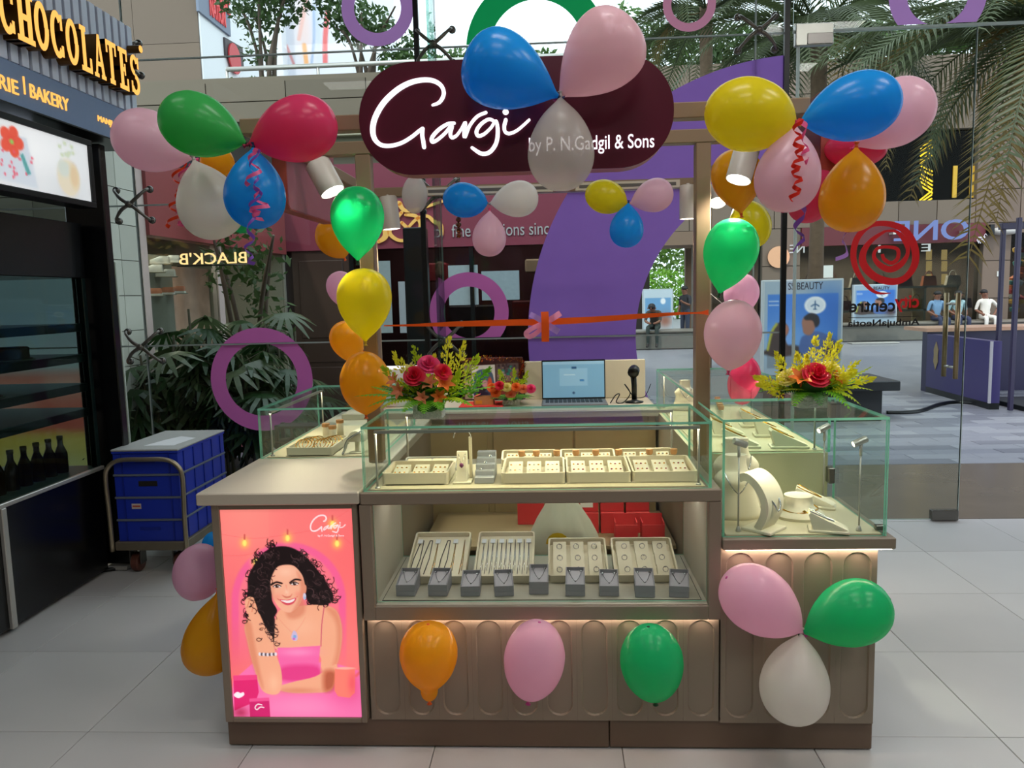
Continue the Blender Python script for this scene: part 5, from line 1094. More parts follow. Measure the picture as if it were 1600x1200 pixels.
MB().tube([(0, 0, .01), (.0, .0, .09), (-.004, 0, .155)], [.014, .015, .017], 10).obj('handle', M_black, t, True); MB().tube(smooth_pts([(.012, .05, .165), (0, 0, .178), (-.01, -.05, .165)], 5), [.02, .024, .027, .028, .028, .028, .029, .03, .031, .031, .028], 12).obj('scan_head', M_black, t, True)
MB().tube(smooth_pts([(.01, .02, .02), (.06, .02, .03), (.09, .0, .1)], 6), .002, 6).obj('cable', M_black, t, True)
t = thing('cable', 'black cable heap between the laptop and the scanner', 'cable', (.34, 4.22, .9505)); MB().tube(smooth_pts([(-.04, 0, .003), (-.01, .03, .04), (.01, 0, .05), (-.01, -.02, .01), (.03, .01, .003), (.07, .03, .05), (.04, .04, .10), (.1, .02, .01)], 6), .003, 6).obj('cable_loop', M_black, t, True)
# picture frame with tinsel
fa, fb = un(722, 560, Y=4.43), un(818, 626, Y=4.43)
t = thing('picture_frame', 'dark framed devotional pictures with gold tinsel on the back counter', 'picture', ((fa.x+fb.x)/2, 4.43, .9505))
pf = Paint(110, 76, 722, 818, 560, 626); pf.C[:] = (60, 20, 26)
pf.poly([(724, 568), (736, 568), (736, 624), (724, 624)], (150, 140, 110), 1, False); pf.ell(730, 586, 5, 8, (60, 50, 44), 2); pf.ell(731, 602, 6, 10, (196, 176, 140), 2)
pf.poly([(736, 571), (774, 570), (774, 622), (736, 624)], (232, 230, 228), 1, False); pf.poly([(740, 622), (740, 588), (746, 579), (756, 577), (766, 580), (771, 590), (771, 620)], (70, 100, 130), 1); pf.ell(752, 604, 8, 10, (40, 34, 48), 2); pf.ell(757, 600, 5, 6, (214, 160, 170), 2); pf.ell(765, 602, 4, 12, (232, 90, 60), 2); pf.ell(746, 598, 3, 6, (200, 170, 60), 2); pf.ell(752, 616, 12, 4, (36, 30, 60), 2)
pf.poly([(776, 569), (812, 568), (812, 596), (776, 598)], (110, 92, 92), 1, False)
for i in range(60): pf.ell(778+rnd.random()*32, 571+rnd.random()*24, 1.5+rnd.random()*2, 1.5+rnd.random()*2, rnd.choice(((60, 40, 50), (196, 170, 160), (150, 110, 110), (40, 130, 120), (90, 70, 90))), 1.5)
pf.poly([(776, 598), (812, 596), (812, 624), (776, 624)], (140, 60, 50), 1, False)
MB().bbox(fa.x, fb.x, 4.432, 4.45, .951, fa.z, .003).obj('frame_board', mat('frame_dark', (62, 16, 22), .4), t, world=True); pf.sheet('pictures', vcol_mat('picture_print', 0), t, lambda u, v: (fa.x+.003+(fb.x-fa.x-.006)*u, 4.431, fa.z-.003-(fa.z-.956)*v))
tin = thing('tinsel_garland', 'gold and red tinsel garland along the top of the picture frame', 'garland', ((fa.x+fb.x)/2, 4.42, fa.z)); mb = MB(); M_tin = [mat('tinsel_gold', (230, 160, 50), .2, .9, var=.3, scale=200), mat('tinsel_red', (170, 50, 30), .25, .8, var=.3, scale=200)]
PTH = smooth_pts([un(722, 562, Y=4.41), un(760, 560, Y=4.41), un(812, 563, Y=4.41), un(816, 575, Y=4.41), un(812, 586, Y=4.4)], 14)
for i in range(420):
    p = PTH[rnd.randrange(len(PTH))]+Vector((rnd.gauss(0, .006), rnd.gauss(0, .008), rnd.gauss(0, .006))); d = Vector((rnd.gauss(0, 1), rnd.gauss(0, 1), rnd.gauss(0, 1))).normalized()*.014; s = d.cross(Vector((.3, .5, .8))).normalized()*.0012
    mb.add([p-s, p+s, p+d+s, p+d-s], [(0, 1, 2, 3)], rnd.randrange(2))
mb.obj('tinsel', M_tin, tin, world=True)['kind'] = 'stuff'
t = thing('cardboard_box', 'small open brown cardboard box in front of the pictures', 'box', tuple(un(757, 633, Z=.9505))); 
MB().box(-.055, .055, -.03, -.027, 0, .05).box(-.055, .055, .027, .03, 0, .05).box(-.055, -.052, -.03, .03, 0, .05).box(.052, .055, -.03, .03, 0, .05).obj('box_body', mat('cardboard', (206, 158, 104), .8, var=.06), t); MB().add([(-.055, -.03, .05), (-.055, .03, .05), (-.02, .03, .062), (-.02, -.03, .062)], [(0, 1, 2, 3)]).obj('box_flap', mat('cardboard_red', (196, 70, 56), .7), t)
MB().box(-.045, -.01, -.0312, -.03, .012, .03).obj('box_print', mat('box_yellow', (226, 170, 50), .6), t)
o = MB().bbox(-.52, -.28, 4.15, 4.36, .9506, .956, .001).obj('mat', mat('red_cloth', (200, 40, 30), .8)); tag(o, 'red cloth under the little cardboard box on the back counter', 'cloth')
t = thing('receipt_printer', 'white low printer on the back counter behind the orange balloon', 'printer', tuple(un(634, 600, Y=4.3))[:2]+(.9505,)); MB().bbox(-.14, .14, -.08, .08, 0, .16, .006).obj('printer_body', mat('printer_white', (232, 232, 236), .4), t); MB().bbox(-.142, .142, -.083, .083, .155, .215, .006).obj('printer_lid', mat('printer_white', (232, 232, 236), .4), t); MB().box(-.12, .12, -.0815, -.08, .16, .175).obj('paper_slot', M_dark, t)
# ================================================================== bakery on the left
BX = -2.4
bk = thing('bakery_fascia', 'blue slatted bakery fascia with a dark lower band', 'shop front', (-2.8, 3.3, 2.45))
M_fas = mat('fascia_blue', (118, 140, 176), .5, var=.04); M_navy = mat('fascia_navy', (22, 34, 66), .5); M_slat = mat('slat_grey', (212, 222, 240), .5, var=.05); M_amber = glow('amber_face', (255, 184, 92), 1.35); M_can = mat('letter_can', (92, 60, 10), .35, .5, var=.1)
MB().box(-3.2, BX, 1.4, 4.6, 2.455, 2.64).obj('fascia_band', M_fas, bk, world=True); MB().box(-3.2, BX-.02, 1.4, 4.62, 2.64, 3.14).obj('fascia_back', M_navy, bk, world=True)
for i in range(26): MB().bbox(BX-.021, BX-.004, 2.72+i*.073, 2.72+i*.073+.05, 2.645, 3.135, .002).obj('slat', M_slat, bk, world=True)
MB().box(-3.2, BX+.001, 1.4, 4.6, 2.448, 2.4555).obj('soffit', M_black, bk, world=True)
def slab_letter(ch, w, h):
    """slab-serif capital as overlapping polygons in 0..w x 0..h"""
    s, tb, sf = .27*w, .17*h, .11*h; P = []
    R = lambda x0, x1, y0, y1: P.append([(x0, y0), (x1, y0), (x1, y1), (x0, y1)])
    def arc(cx, cy, rx, ry, a0, a1, tx, ty, n=14):
        o = [(cx+rx*math.cos(math.radians(a0+(a1-a0)*i/n)), cy+ry*math.sin(math.radians(a0+(a1-a0)*i/n))) for i in range(n+1)]; q = [(cx+(rx-tx)*math.cos(math.radians(a0+(a1-a0)*i/n)), cy+(ry-ty)*math.sin(math.radians(a0+(a1-a0)*i/n))) for i in range(n+1)]
        for i in range(n): P.append([o[i], o[i+1], q[i+1], q[i]])
    if ch == 'O': arc(w/2, h/2, w/2, h/2, 0, 360, s, tb*.8, 24)
    if ch == 'C': arc(w/2, h/2, w/2, h/2, 45, 315, s, tb*.8, 20); R(w*.78, w*.92, h*.62, h*.95); R(w*.78, w*.92, h*.06, h*.3)
    if ch == 'H':
        for x in (.22, .78): R(w*x-s/2, w*x+s/2, 0, h); R(w*x-s, w*x+s, 0, sf); R(w*x-s, w*x+s, h-sf, h)
        R(w*.22, w*.78, h*.44, h*.56)
    if ch == 'L': R(w*.2, w*.2+s, 0, h); R(w*.05, w*.55, h-sf, h); R(w*.05, w*.95, 0, sf); R(w*.8, w*.95, 0, h*.34)
    if ch == 'A':
        P.append([(w*.08, 0), (w*.22, 0), (w*.54, h), (w*.42, h)]); P.append([(w*.42, h), (w*.58, h), (w*.96, 0), (w*.72, 0)]); R(w*.24, w*.76, h*.27, h*.37); R(-.02*w, w*.36, 0, sf*.8); R(w*.62, w*1.02, 0, sf*.8)
    if ch == 'T': R(w*.5-s/2, w*.5+s/2, 0, h); R(w*.02, w*.98, h-sf, h); R(w*.26, w*.74, 0, sf); R(w*.02, w*.14, h*.7, h); R(w*.86, w*.98, h*.7, h)
    if ch == 'E': R(w*.2, w*.2+s, 0, h); R(w*.05, w*.95, 0, sf); R(w*.05, w*.92, h-sf, h); R(w*.2, w*.66, h*.45, h*.55); R(w*.82, w*.95, 0, h*.3); R(w*.8, w*.92, h*.72, h); R(w*.6, w*.7, h*.36, h*.64)
    if ch == 'S': arc(w/2, h*.74, w*.42, h*.26, 20, 270, s*.85, tb*.7, 14); arc(w/2, h*.26, w*.45, h*.26, 200, 450, s*.85, tb*.7, 14); R(w*.8, w*.92, h*.68, h*.96); R(w*.07, w*.19, h*.04, h*.32)
    return P
ya, yb = un(2, 60, X=BX+.07).y, un(220, 120, X=BX+.07).y; zb = un(217, 150, X=BX+.07).z; zt = un(217, 90, X=BX+.07).z; lw = (yb-ya)/10
cs = thing('channel_letters', 'glowing amber letters reading CHOCOLATES on the bakery fascia', 'sign', (BX, ya, zb))
for i, ch in enumerate('CHOCOLATES'):
    w = lw*(.84 if ch not in 'H' else .9); o = ya+lw*i+lw*.06; mb = MB(); mf = MB()
    for j, pl_ in enumerate(slab_letter(ch, w, zt-zb)):
        mb.prism(pl_, BX-.003, BX+.066, lambda a, b, e: (e, o+a, zb+b)); mf.prism(pl_, BX+.066+.0001*j, BX+.068+.0001*j, lambda a, b, e: (e, o+a, zb+b))
    q = mb.obj('letter', M_can, cs, world=True); mf.obj('lit_face', M_amber, q, world=True)
c = un(215, 77, X=BX+.05); MB().lathe([(.022, 0), (.022, .07)], 14, (BX-.003, c.y, c.z), ax=Matrix.Rotation(PI/2, 3, 'Y')).obj('registered_mark', M_can, cs, True, world=True, angle=40); MB().lathe([(.012, .0705), (.02, .0705), (.02, .072), (.012, .072)], 14, (BX-.003, c.y, c.z), ax=Matrix.Rotation(PI/2, 3, 'Y')).obj('mark_face', M_amber, cs, world=True)
def onfascia(px, py): 
    p = un(px, py, X=BX); return lambda a, b, e: (BX+e, p.y+a, p.z+b)
p1, p2 = un(47, 152, X=BX), un(107, 170, X=BX); put_text('BAKERY', cs, 'letter', M_amber, p2.y-p1.y, .062, onfascia(47, 152), .006)
p1, p2 = un(-15, 133, X=BX), un(28, 145, X=BX); put_text('ERIE', cs, 'letter', M_amber, p2.y-p1.y, .062, onfascia(-15, 133), .006); p = un(38, 146, X=BX); MB().box(BX, BX+.006, p.y-.003, p.y+.003, p.z-.004, p.z+.075).obj('divider_bar', M_amber, cs, world=True)
p1, p2 = un(153, 192, X=BX), un(179, 199, X=BX); put_text('MANJU', cs, 'letter', M_amber, (p2.y-p1.y), .04, onfascia(153, 192), .005)
# light box with cake pictures
lbx = thing('light_box', 'glowing picture panel of a flower cake under the bakery fascia', 'light box', (BX-.05, 3.5, 2.06)); q = Paint(150, 50, -140, 136, 0, 100)
q.C[:] = (226, 228, 230); q.blob(60, 30, 40, 40, (245, 246, 247), .8); q.blob(100, 90, 30, 30, (206, 210, 214), .6); q.poly([(16, 20), (48, 18), (58, 96), (8, 92)], (206, 214, 224), 4, False)
for k in range(5): a = 2*PI*k/5-1.2; q.ell(29+9*math.cos(a), 30+15*math.sin(a), 6, 10, (226, 84, 62), 2)
q.ell(29, 30, 5, 9, (220, 76, 58), 3); q.ell(29, 31, 2.5, 4, (150, 190, 90), 2); q.poly([(38, 48), (42, 44), (50, 74), (45, 78)], (90, 160, 160), 2, False)
for k in range(16): q.ell(12+rnd.random()*42, 45+rnd.random()*45, 1.4, 2.6, (226, 90, 110), 1.5)
q.ell(103, 66, 17, 32, (226, 214, 190), 4); q.ell(97, 52, 9, 14, (206, 214, 204), 5); q.ell(112, 62, 7, 20, (220, 196, 160), 5)
for k in range(8): q.ell(92+rnd.random()*22, 8+rnd.random()*22, 3, 4, (206, 216, 190), 2)
q.poly([(-120, 30), (-60, 20), (-50, 90), (-110, 90)], (214, 200, 190), 8)
l0, l1 = 2.55, un(135, 225, X=BX).y; zt_, zb_ = 2.372, 2.085; q.sheet('lit_picture', vcol_mat('cake_print', .62), lbx, lambda u, v: (BX+.001, l0+(l1-l0)*u, zt_-(zt_-zb_)*v))
MB().box(BX-.1, BX, l0, l1, zb_, zt_).obj('box_body', M_black, lbx, world=True)
for a in ((l0-.03, l1+.03, zt_, zt_+.03), (l0-.03, l1+.03, zb_-.03, zb_), (l1, l1+.03, zb_, zt_), (l0-.03, l0, zb_, zt_)): MB().bbox(BX-.1, BX+.012, a[0], a[1], a[2], a[3], .003).obj('box_frame', M_black, lbx, world=True)
for y0, y1 in ((3.35, 3.62), (3.78, 3.92)): MB().box(BX-.3, BX-.2, y0, y1, 2.425, 2.4475).obj('ceiling_tube', glow('tube_white', (220, 232, 255), 2.), bk, world=True)
# tall chiller cabinet with shelves
ch = thing('chiller_cabinet', 'tall black glass-sided cake chiller on the far left', 'display case', (-3.0, 3.4, 0)); M_blk2 = mat('black_gloss', (9, 10, 13), .25, var=.1); M_chg = thin_glass('chiller_glass', (190, 206, 202), .35, .03)
MB().bbox(-3.35, -2.62, 2.2, 4.28, .02, .61, .006).obj('base_cabinet', M_blk2, ch, world=True); MB().bbox(-3.36, -2.6, 2.19, 4.29, .61, .632, .003).obj('steel_trim', M_steel, ch, world=True); MB().bbox(-2.622, -2.6, 3.44, 3.475, .02, .61, .004).obj('corner_trim', M_steel, ch, world=True)
MB().bbox(-3.35, -2.61, 2.2, 4.28, 1.70, 2.0, .004).obj('top_housing', M_blk2, ch, world=True)
for z in (.93, 1.07, 1.235, 1.405): MB().bbox(-3.33, -2.63, 2.22, 4.26, z, z+.045, .003).obj('shelf', mat('chiller_shelf', (52, 60, 58), .3), ch, world=True)
for x, y in ((-2.63, 4.26), (-3.33, 4.26), (-2.63, 2.22), (-3.33, 3.0), (-3.33, 3.75)): MB().bbox(x-.018, x+.018, y-.018, y+.018, .632, 1.7, .003).obj('corner_post', mat('dark_green_metal', (14, 34, 32), .35, .3), ch, world=True)
MB().box(-2.618, -2.612, 2.24, 4.24, .635, 1.7).obj('glass_front', M_chg, ch, world=True)
M_cake = [mat('cake_dark', (90, 70, 56), .6, var=.2), mat('cake_green', (120, 128, 104), .5), mat('cake_red', (120, 60, 50), .6), mat('cake_cream', (150, 146, 128), .6)]
k = 0
for z, ys in ((1.45, (3.3, 3.6)), (1.28, (3.2, 3.5, 3.85)), (1.115, (3.25, 3.6)), (.975, (3.2, 3.55))):
    for y in ys:
        t = thing('cake', ['dark', 'greenish', 'reddish', 'cream'][k % 4]+' cake on the '+{1.45: 'top', 1.28: 'second', 1.115: 'third', .975: 'lowest'}[z]+' chiller shelf, '+('nearer end' if y < 3.4 else 'middle' if y < 3.8 else 'far end'), 'cake', (-2.78, y, z), group='cakes in the chiller'); MB().lathe([(.1, 0), (.1, .008), (.085, .01), (.085, .06), (.08, .066), (0, .066)], 18).obj('cake_body', M_cake[k % 4], t, True, angle=40); MB().lathe([(.11, 0), (.11, .004), (0, .004)], 18).obj('cake_board', M_cake[3], t); k += 1
for i in range(9):
    t = thing('bottle', 'dark drink bottle, number '+['one', 'two', 'three', 'four', 'five', 'six', 'seven', 'eight', 'nine'][i]+' from the near end of the bottom chiller row', 'bottle', (-2.74, 3.32+.1*i, .632), group='bottles in the chiller'); MB().lathe([(.03, 0), (.032, .01), (.032, .11), (.014, .155), (.014, .19), (0, .19)], 12).obj('bottle_body', mat('bottle_brown', (70, 38, 20), .2, var=.1), t, True, angle=50); MB().lathe([(.016, .185), (.016, .205), (0, .205)], 10).obj('cap', mat('cap_gold', (150, 120, 60), .4, .5), t, True)
o = MB().bbox(-2.73, -2.5, 4.33, 4.39, .03, 2.44, .006).obj('pillar_panel', M_blk2, None); tag(o, 'tall black upright panel between the chiller and the blue crates', 'panel'); pp = o
t = thing('door_stop', 'black bent metal foot on the floor beside the upright panel', 'bracket', (-2.62, 4.3, 0)); MB().tube(smooth_pts([(-.1, -.02, .3), (-.13, -.03, .05), (-.11, -.06, .012), (.06, .02, .012), (.1, .1, .012)], 6), .012, 8).obj('foot_bar', M_black, t, True); MB().bbox(-.02, .1, -.01, .09, .004, .028, .003).obj('foot_plate', M_steel, t)
# ================================================================== trolley with blue crates
p0, p1 = un(175, 851, Z=.19), un(293, 849, Z=.19); tw = p1.x-p0.x; tx = (p0.x+p1.x)/2; ty = p0.y; TD = .66
tr = thing('platform_trolley', 'steel platform trolley with a bent tube handle carrying blue crates', 'trolley', (tx, ty, 0)); hw = tw/2
MB().bbox(-hw+.01, hw-.01, .01, TD, .15, .2, .004).obj('platform', mat('platform_steel', (128, 118, 100), .5, .5, var=.12), tr)
zt = un(230, 719, Y=ty).z; MB().tube(smooth_pts([(-hw, 0, .15), (-hw, 0, .35), (-hw-.005, 0, zt-.11), (-hw+.015, 0, zt-.04), (-hw+.08, 0, zt), (0, 0, zt+.004), (hw-.08, 0, zt), (hw-.015, 0, zt-.04), (hw+.005, 0, zt-.11), (hw, 0, .35), (hw, 0, .15)], 5), .013, 10).obj('handle', mat('tube_steel', (178, 164, 138), .35, .8), tr, True)
for x in (-hw+.09, hw-.09):
    for y in (.1, TD-.1):
        MB().lathe([(.0, -.022), (.05, -.022), (.056, -.016), (.056, .016), (.05, .022), (0, .022)], 16, (x, y, .058), ax=Matrix.Rotation(PI/2, 3, 'Y')).obj('wheel', mat('caster_rubber', (96, 52, 40), .6, var=.1), tr, True, angle=40); MB().box(x-.035, x-.028, y-.03, y+.03, .05, .15).box(x+.028, x+.035, y-.03, y+.03, .05, .15).box(x-.035, x+.035, y-.04, y+.04, .14, .15).obj('caster_fork', M_chrome, tr)
M_blue = mat('crate_blue', (30, 54, 178), .4, var=.08, scale=12); M_blued = mat('crate_rib', (24, 44, 150), .4); M_gl = mat('crate_rim', (104, 112, 128), .5, var=.1)
cz0 = .2005; ctop = un(172, 703, Y=ty+.02).z; chh = (ctop-.012-cz0)/4; cw = hw-.03
for i in range(4):
    z = cz0+chh*i; t = thing('crate', ['lowest blue plastic crate on the trolley', 'second blue crate from the floor, with a small white sticker', 'third blue crate from the floor, with a dark hand hole', 'topmost blue plastic crate, under the grey lid'][i], 'crate', (tx, ty+.03, z), group='blue crates on the trolley')
    for b in ((-cw, cw, 0, .006), (-cw, cw, TD-.05, TD-.044), (-cw, -cw+.006, .006, TD-.05), (cw-.006, cw, .006, TD-.05)): MB().box(b[0], b[1], b[2], b[3], 0, chh-.012).obj('crate_wall', M_blue, t)
    MB().box(-cw+.006, cw-.006, .006, TD-.05, 0, .006).obj('crate_floor', M_blue, t)
    for b in ((-cw-.006, cw+.006, -.006, .012), (-cw-.006, cw+.006, TD-.056, TD-.038), (-cw-.006, -cw+.01, .012, TD-.056), (cw-.01, cw+.006, .012, TD-.056)): MB().bbox(b[0], b[1], b[2], b[3], chh-.013, chh-.001, .002).obj('crate_rim', M_gl if i < 3 else M_blue, t)
    for x in (-cw+.05, cw-.05): MB().box(x-.004, x+.004, -.005, 0, .005, chh-.014).obj('rib', M_blued, t)
    for y in np.linspace(.07, TD-.1, 5): MB().box(cw, cw+.005, y-.005, y+.005, .005, chh-.014).obj('rib', M_blued, t)
    if i == 2: MB().box(-.05, .06, -.0012, 0, chh*.45, chh*.68).obj('hand_hole', M_dark, t)
    if i == 1: MB().box(-.1, -.045, -.0014, 0, chh*.45, chh*.68).obj('sticker', mat('sticker_white', (214, 200, 190), .6), t); MB().box(-.095, -.05, -.002, -.0014, chh*.53, chh*.6).obj('sticker_print', mat('sticker_red', (190, 90, 70), .6), t)
    if i == 0 or i == 3: MB().box(-.06, .06, -.004, 0, chh*.5, chh*.62).obj('grip_bar', M_blued, t)
t = thing('grey_board', 'grey flat board with a sheet of paper on the topmost crate', 'board', (tx, ty+.03, cz0+4*chh)); MB().bbox(-cw-.008, cw+.008, -.008, TD-.036, 0, .011, .003).obj('lid_plate', mat('lid_grey', (176, 178, 176), .5, var=.05), t); MB().add([(-.06, .1, .0118), (.12, .1, .0118), (.14, .34, .0118), (.02, .4, .0118), (-.02, .3, .0118)], [(0, 1, 2, 3, 4)]).obj('paper_sheet', mat('paper_white', (232, 234, 236), .7), t)
t = thing('wire_rack', 'brown steel rack standing behind the blue crates', 'rack', (-1.62, 4.95, 0)); M_rk = mat('rack_brown', (84, 76, 66), .5, .4, var=.1)
for x in (-.2, .2):
    for y in (0, .12): MB().bbox(x-.012, x+.012, y-.012, y+.012, .002, .74, .002).obj('rack_leg', M_rk, t)
for z in (.3, .62, .72): MB().bbox(-.21, .21, -.014, .134, z, z+.015, .002).obj('rack_shelf', M_rk, t)
for x in (-.1, 0, .1): MB().bbox(x-.008, x+.008, -.01, .01, .02, .72, .002).obj('rack_bar', M_rk, t)
# ================================================================== outside: plaza, shops, trees
M_pave = mat('paving_grey', (128, 128, 134), .45, var=.12, scale=3); M_pav2 = [mat('paver_%d' % i, c, .4, var=.1, scale=8) for i, c in enumerate([(128, 130, 140), (112, 114, 124), (140, 142, 150)])]; M_wet = mat('entrance_stone', (110, 100, 88), .22, var=.16, scale=4)
pv = MB().box(-40, 40, 5.19, 80, -.08, -.008).obj('pavement', M_pave); pv['kind'] = 'structure'
o = MB().box(-5, 9, 5.2, 6.84, -.008, -.001).obj('entrance_slab', M_wet, pv, world=True)
_pm = []
for k in range(3):
    o = MB().bbox(-.297, .297, -.098, .098, -.01, 0, .003).obj('paver', M_pav2[k], pv); _pm.append(o.data); bpy.data.objects.remove(o)
for j in range(24):
    for i in range(11):
        o = bpy.data.objects.new('paver', _pm[rnd.randrange(3)]); COL.objects.link(o); o.parent = pv; o.location = Vector((1.4+.6*i+(.3 if j % 2 else 0), 6.95+.2*j, rnd.uniform(-.001, .001)))-pv.location
M_stone = mat('sandstone', (116, 105, 89), .7, var=.08, scale=2); M_stone2 = mat('sandstone_b', (109, 99, 84), .7, var=.08, scale=2); M_joint = mat('stone_joint', (92, 84, 72), .8); M_pale = mat('pale_stone', (206, 208, 196), .6, var=.06, scale=2); M_pale2 = mat('pale_stone_b', (196, 198, 186), .6, var=.06, scale=2)
def clad(parent, plane, u0, u1, z0, z1, face, uw, zh, mats, th=.03, g=.012, nm='stone_panel', sgn=-1):
    """stone panels on a wall; plane 'Y' (u is x) or 'X' (u is y)"""
    nu, nz = max(1, round((u1-u0)/uw)), max(1, round((z1-z0)/zh)); du, dz = (u1-u0)/nu, (z1-z0)/nz; ms = []
    for m in mats:
        b = (-du/2+g/2, du/2-g/2); mb = MB()
        mb.box(b[0], b[1], min(0, sgn*th), max(0, sgn*th), -dz/2+g/2, dz/2-g/2) if plane == 'Y' else mb.box(min(0, sgn*th), max(0, sgn*th), b[0], b[1], -dz/2+g/2, dz/2-g/2)
        q = mb.obj(nm, m, parent); ms.append(q.data); bpy.data.objects.remove(q)
    W0 = worldloc(parent)
    for i in range(nu):
        for j in range(nz):
            q = bpy.data.objects.new(nm, rnd.choice(ms)); COL.objects.link(q); q.parent = parent; u, z = u0+du*(i+.5), z0+dz*(j+.5)
            q.location = (Vector((u, face, z)) if plane == 'Y' else Vector((face, u, z)))-W0
def building(name, label, loc, kind=None): return thing(name, label, 'building', loc)
# ---- pale stone pier beside the glass front
pr_ = building('stone_pier', 'pale tiled stone pier left of the shoe shop', (-3.9, 5.8, 0)); MB().box(-4.6, -3.28, 5.55, 6.1, 0, 3.5).obj('pier_core', M_joint, pr_, world=True); clad(pr_, 'X', 5.55, 6.1, 0, 3.5, -3.28, .28, .27, [M_pale, M_pale2], sgn=1, th=.02, g=.006, nm='stone_tile'); clad(pr_, 'Y', -4.6, -3.28, 0, 3.5, 5.55, .44, .54, [M_pale, M_pale2], th=.02, g=.006, nm='stone_tile')
t = thing('standing_poster', 'red and yellow poster with an added glow standing behind the chiller, outside the glass', 'poster', (-3.75, 5.4, 0)); q = Paint(40, 60, 0, 1, 0, 1); q.C[:] = (186, 196, 204); q.blob(.5, .15, .6, .2, (150, 168, 186), .8); q.fill(np.clip((q.Y-.42)/.05, 0, 1), (226, 110, 92)); q.blob(.3, .55, .2, .07, (240, 214, 206), .8); q.blob(.7, .5, .2, .05, (236, 190, 180), .8); q.fill(np.clip((q.Y-.68)/.04, 0, 1), (232, 190, 80)); q.blob(.6, .85, .4, .1, (226, 214, 170), .8)
MB().bbox(-4.5, -3.07, 5.4, 5.42, .05, 1.85, .004).obj('poster_board', M_pale, t, world=True); q.sheet('poster_print', vcol_mat('glow_poster', .35), t, lambda u, v: (-4.48+1.39*u, 5.398, 1.83-1.7*v))  # glow added to brighten the printed sheet
for x in (-4.3, -3.2): MB().bbox(x-.03, x+.03, 5.38, 5.46, 0, .05, .003).obj('poster_foot', M_black, t, world=True)
# ---- shoe shop along the left side
sh = building('shoe_shop', 'shoe shop front with a dusty red fascia and lit window', (-4, 7.8, 0)); SX = -3.25; M_dred = mat('dusty_red', (150, 74, 74), .5, var=.05); M_trim = mat('pinkish_trim', (206, 188, 182), .5); M_shopin = mat('shop_interior', (150, 148, 134), .6, var=.05)
MB().box(SX-.1, SX, 6.1, 6.2, 0, 3.0).obj('trim_post', M_trim, sh, world=True); MB().box(SX-.12, SX+.03, 6.2, 9.44, 2.1, 2.72).obj('fascia', M_dred, sh, world=True); MB().box(SX-.2, SX-.02, 6.2, 9.44, 2.72, 3.0).obj('upper_glass', mat('dark_glass', (52, 54, 64), .15, var=.05), sh, world=True)
MB().box(-5.2, SX-.12, 6.1, 9.44, -.001, .05).obj('shop_floor', M_shopin, sh, world=True); MB().box(-5.3, -5.2, 6.1, 9.44, 0, 3.0).obj('back_wall', M_shopin, sh, world=True); MB().box(-5.2, SX-.12, 6.1, 9.44, 2.3, 2.4).obj('shop_ceiling', mat('shop_ceiling', (90, 88, 84), .7), sh, world=True); MB().box(-5.2, SX, 9.38, 9.46, 0, 3.0).obj('end_wall', M_shopin, sh, world=True); MB().box(-5.2, SX-.01, 6.1, 6.14, 0, 3.0).obj('end_wall', M_shopin, sh, world=True)
MB().box(SX-.02, SX-.01, 6.2, 7.5, .12, 2.1).obj('shop_window', M_glass, sh, world=True); MB().box(SX-.06, SX, 7.5, 7.62, 0, 2.1).obj('window_post', M_trim, sh, world=True); MB().box(SX-.02, SX-.01, 7.62, 9.38, .12, 2.1).obj('shop_window', M_glass, sh, world=True); MB().box(SX-.12, SX, 6.2, 9.38, 0, .12).obj('sill', M_dred, sh, world=True)
_m = mat('shop_wall_print', (206, 168, 150), .6, var=.5, scale=5); MB().box(-4.2, -4.15, 7.65, 9.3, .1, 1.95).obj('back_panel', _m, sh, world=True)
for i in range(6): o = MB().lathe([(.05, 0), (.05, .012), (0, .012)], 10, (-3.7, 6.4+.42*i, 2.285)).obj('downlight', glow('shop_spot', (255, 236, 200), 12), sh, world=True)
area_light('shop_light', (-4.1, 7.2, 2.25), 1.2, 1.8, 22, (1, .93, .8))
M_sho = [mat('shoe_grey', (196, 200, 196), .6, var=.15), mat('shoe_tan', (190, 120, 90), .6, var=.15), mat('shoe_white', (226, 226, 222), .6, var=.1)]
def shoe(label, p, m, tilt):
    t = thing('shoe', label, 'shoe', p, group='shoes in the shop window'); t.rotation_euler = (0, 0, -1.1); t.scale = (.7, .7, .7); MB().bbox(-.07, .07, -.16, .16, -.012, -.001, .003).obj('shelf_pad', M_shopin, t)
    S_ = [(-.035, -.13), (.035, -.13), (.05, -.03), (.04, .06), (.035, .13), (-.035, .13), (-.04, .06), (-.045, -.03)]; S_ = [(p_.x, p_.y) for p_ in smooth_pts([(a, b, 0) for a, b in S_], 3, True)]
    MB().prism(S_, 0, .025, lambda a, b, e: (a, b, e)).obj('sole', M_sho[2], t); mb = MB(); n = len(S_); v = []
    for z, s, c in ((.025, .96, 0), (.05, .9, .01), (.075, .62, .045), (.095, .42, .065)): v += [(a*s, b*s+c, z) for a, b in S_]
    mb.add(v, [(j*n+i, j*n+(i+1) % n, (j+1)*n+(i+1) % n, (j+1)*n+i) for j in range(3) for i in range(n)]).obj('upper', m, t, True)
for i, (px, py, l) in enumerate(((238, 425, 'grey shoe hung at the left of the shoe window'), (249, 412, 'pale shoe hung at the top of the shoe window'), (258, 432, 'pale shoe with a wide sole in the shoe window'), (265, 410, 'dark grey shoe at the right of the top row'), (236, 462, 'tan shoe at the left of the lower row'), (256, 460, 'red brown shoe in the lower row'), (274, 458, 'tan shoe at the right of the lower row'))): shoe(l, tuple(un(px, py, X=-3.62)), M_sho[(2, 0, 2, 0, 1, 1, 1)[i]], -1.1)
MB().box(-3.75, -3.68, 6.25, 7.45, .1, 2.0).obj('shoe_wall', mat('shoe_board', (132, 134, 122), .6), sh, world=True)
